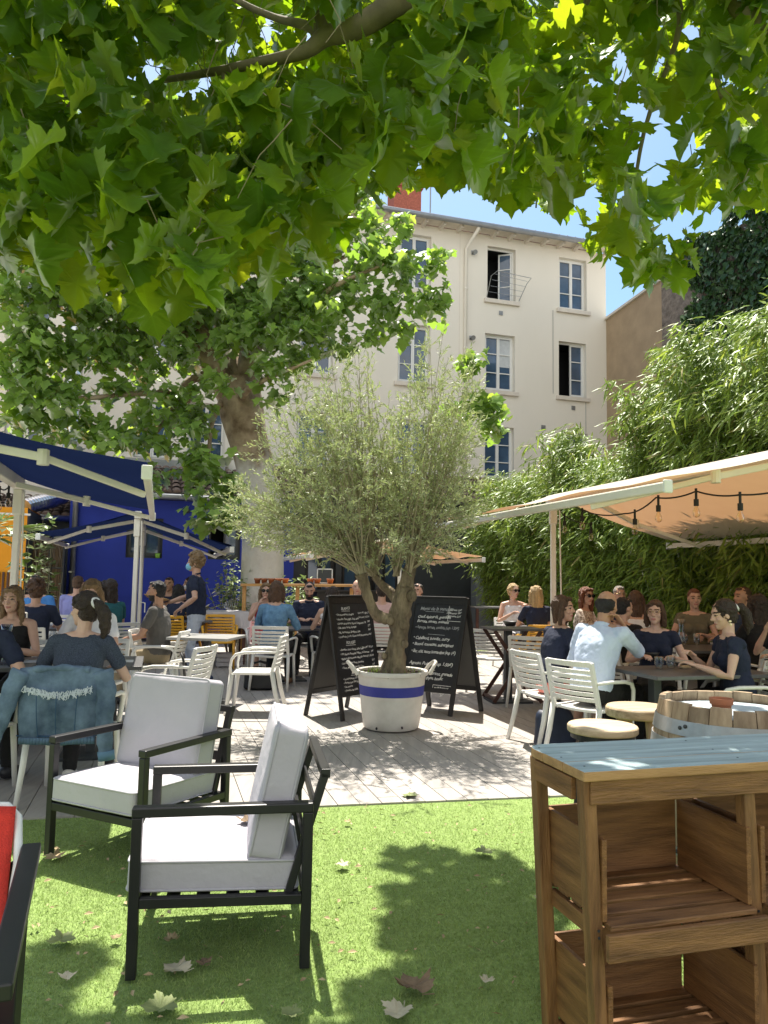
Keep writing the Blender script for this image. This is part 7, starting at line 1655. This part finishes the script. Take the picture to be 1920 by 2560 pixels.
sit('woman in white tank top with long brown hair seen from behind', 1590, 9.5, (.35, .9), chair='w', chair_label='white slatted armchair under the woman in white tank top', hair=('long', 'brown'), top=('white', 'none'), lean=.10, s=1.02)
sit('woman with short red hair in olive v-neck top at the second table', 1735, 9.7, (-.45, -.8), chair='w', chair_label='white slatted armchair of the woman in olive top', hair=('short', 'auburn'), top=('olive', 'cap'), head=(.35, .05), lean=.10, s=1.05, vox=.008, arms=((.14, .38, .80), (-.14, .38, .80)))
sit('man with close cropped hair at the far right in dark shirt', 1848, 9.4, (-.9, -.15), chair='w', chair_label='white slatted armchair of the man in dark shirt at the right', sex='m', hair=('crop', 'brown'), top=('stripe', 'tee'), lean=.06, skin='tan', s=1.06)
sit('woman with very long dark hair seen from behind at the right edge', 1886, 8.1, (-.2, 1), chair='w', chair_label='white slatted armchair under the long dark haired woman at the right edge', hair=('verylong', 'dark'), top=('black', 'tee'), lean=.08, s=1.02)
sit('man with dark hair in black shirt facing away behind the bald man', 1566, 8.1, (.75, .55), chair='w', chair_label='white slatted armchair under the man in black shirt', sex='m', hair=('short', 'black'), top=('black', 'tee'), lean=.18, head=(-.2, .1), s=.97, arms=TT)
sit('woman with brown bobbed hair in navy top and floral skirt looking to the right', 1417, 7.2, (.92, .38), chair='w', chair_label='white slatted armchair with a navy tote beneath, of the woman in floral skirt', hair=('bob', 'brown'), top=('navy', 'tee'), bottom=('floral', 'skirt'), lean=.20, head=(-.95, -.02), arms=((.10, .34, .82), (-.12, .34, .84)), vox=.0065, s=1.0)
sit('balding man in light blue shirt leaning on the table with his back turned', 1519, 6.62, (.78, .62), chair='w', chair_label='white slatted armchair nearest the barrel stools, under the man in light blue', sex='m', hair=('bald', 'black'), top=('pale', 'rolled'), bottom=('black', 'trousers'), lean=.34, head=(.12, .12), skin='tan', arms=((.12, .26, 1.04), (-.18, .38, .82)), extra=('collar',), vox=.0065, s=1.05)
sit('woman with wire glasses and brown hair in navy v-neck facing the viewer', 1638, 7.35, (-.3, -.95), chair='w', chair_label='white slatted armchair of the woman with wire glasses', hair=('bob', 'brown'), top=('navy', 'cap'), extra=('glasses',), lean=.10, head=(-.25, .0), skin='fair', arms=((.14, .36, .80), (-.16, .34, .80)), vox=.0065, s=.97)
sit('woman with dark tied hair and cream earrings eating, in navy ruffled top', 1795, 6.35, (-.97, .12), chair='w', chair_label='white slatted armchair of the woman with the earrings', hair=('pony', 'dark'), top=('navy', 'cap'), extra=('earring', 'ruffle'), lean=.16, head=(.06, .22), skin='fair', arms=((.06, .34, .86), (-.14, .36, .80)), vox=.0065, s=1.0)
sit('person in dark top with a bare arm cut off by the right edge', 1960, 7.3, (-.9, -.3), chair='w', chair_label='white slatted armchair cut off by the right edge', hair=('long', 'dark'), top=('black', 'tee'), lean=.1, s=1.0, arms=((.1, .25, 1.02), (-.14, .36, .80)))
sit('person in navy t-shirt cut off by the left edge', -45, 5.25, (-.05, 1), chair='w', chair_label='white slatted armchair cut off by the left edge', sex='m', hair=('short', 'dark'), top=('navy', 'tee'), lean=.14, arms=((.30, .26, .74), (-.16, .38, .80)), vox=.008)
bpy.data.scenes.remove(PS)
# ------------------------------------------------------------------ denim jacket over the chair back
c = pony.location; f = Vector((-.12, 1, 0)).normalized(); rt = Vector((f.y, -f.x, 0)); base = Vector(c) - f * .335 - f * .0
jk = thing('denim_jacket', 'faded blue denim jacket with frayed yoke hung over the back of the white chair', 'jacket', Vector((base.x, base.y, .4)))
DEN = M('faded_denim', (.05, .095, .165), .92, .4, 6, .25, 60, col2=(.165, .24, .335), dist=.004); FRAY = M('frayed_threads', (.55, .60, .66), .95)
def jp(x, z, out): return base + rt * x + Vector((0, 0, z)) - f * out
k = MB(); n, m_ = 30, 26
prof = []
for j in range(m_ + 1):
    s = j / m_
    for i in range(n + 1):
        u_ = -1 + 2 * i / n
        if s < .12: q = s / .12; z = .80 + .075 * math.sin(q * math.pi / 2) * (1 - .25 * abs(u_) ** 3); o_ = -.03 + q * .05; w_ = .25
        else: q = (s - .12) / .88; z = .875 - .455 * q - .02 * abs(u_) ** 3 * (1 - q); w_ = .25 - .035 * q + .012 * math.sin(q * 3); o_ = .02 + .03 * math.sin(q * math.pi) * (1 - u_ * u_) + .02 * q
        o_ += .007 * math.sin(u_ * 9 + 2.0 * q) * q + .006 * math.sin(u_ * 5 - q * 9) + .004 * math.sin(u_ * 17 + q * 5)
        k.v.append(jp(u_ * w_, z - (.02 * (1 - abs(u_)) if s > .95 else 0), o_))
for j in range(m_):
    for i in range(n): a = j * (n + 1) + i; k.f.append((a, a + 1, a + n + 2, a + n + 1)); k.fm.append(0)
ob = k.build('back_panel', DEN, jk, smooth=True); so = ob.modifiers.new('Solidify', 'SOLIDIFY'); so.thickness = .008
k = MB()
for x in (-.12, .0, .12): k.tube([jp(x * (1 - .12 * q), .71 - .275 * q, .052 + .05 * math.sin((.36 + .6 * q) * math.pi) * (1 - (x / .25) ** 2) + .010) for q in [i / 8 for i in range(9)]], .0028, 5)
k.tube([jp(-.24 + .48 * i / 20, .462, .058 + .012 * math.cos(i / 20 * 6.28 - 3.14)) for i in range(21)], .004, 5); tag(k.build('seam', MT['piping'] if False else M('denim_seam', (.03, .075, .15), .9), ob, smooth=True), kind='stuff')
k = MB()
for i in range(24):
    x0, x1 = -.222 + .444 * i / 24, -.222 + .444 * (i + 1) / 24; oo = lambda x: .052 + .004 * math.sin(x * 40) + .02 * (1 - (x / .23) ** 2)
    k.add([jp(x0, .455, oo(x0)), jp(x1, .455, oo(x1)), jp(x1, .415, oo(x1) - .002), jp(x0, .415, oo(x0) - .002)], [(0, 1, 2, 3)])
wb = k.build('waistband', M('denim_band', (.08, .135, .21), .92, .3, 14), jk, smooth=True); wb.modifiers.new('Solidify', 'SOLIDIFY').thickness = .012
k = MB()
for i in range(120): x = -.20 + .40 * i / 119; z = .735 - .018 * math.cos(x * 14); o_ = .07 + .012 * math.cos(x * 6); k.tube([jp(x, z + rnd.uniform(0, .016), o_ + .004), jp(x + rnd.gauss(0, .008), z - rnd.uniform(.005, .02), o_ + .008), jp(x + rnd.gauss(0, .014), z - rnd.uniform(.012, .038), o_ + .010)], .0024, 4)
tag(k.build('frayed_trim', FRAY, ob), kind='stuff')
for q, pts in ((-1, [(-.235, .845, .01), (-.285, .73, .035), (-.325, .58, .05), (-.375, .44, .05), (-.415, .335, .05)]), (1, [(.235, .845, .01), (.275, .72, .035), (.275, .56, .05), (.285, .42, .055), (.30, .32, .055)])):
    k = MB(); P_ = [jp(*p) for p in pts]; fine = []; rr = []
    for i in range(len(P_) - 1):
        for e in range(6): t_ = e / 6; fine.append(P_[i].lerp(P_[i + 1], t_)); rr.append((.070 - .028 * (i + t_) / 4) * (1 + .07 * math.sin((i + t_) * 9)))
    fine.append(P_[-1]); rr.append(.047); k.tube(fine, rr, 14, True, .55); sv = k.build('sleeve', DEN, jk, smooth=True)
    k = MB(); k.tube([P_[-1] + (P_[-2] - P_[-1]).normalized() * .05, P_[-1] - (P_[-2] - P_[-1]).normalized() * .005], [.053, .052], 14, True, .6); k.build('cuff', M('denim_cuff', (.13, .24, .36), .92, .2, 9), sv, smooth=True)
k = MB(); k.tube([jp(-.17 + .34 * i / 14, .868 - .012 * abs(i - 7) / 7, .0 + .02) for i in range(15)], [.02 + .006 * math.sin(i) for i in range(15)], 8); k.build('collar', DEN, jk, smooth=True)
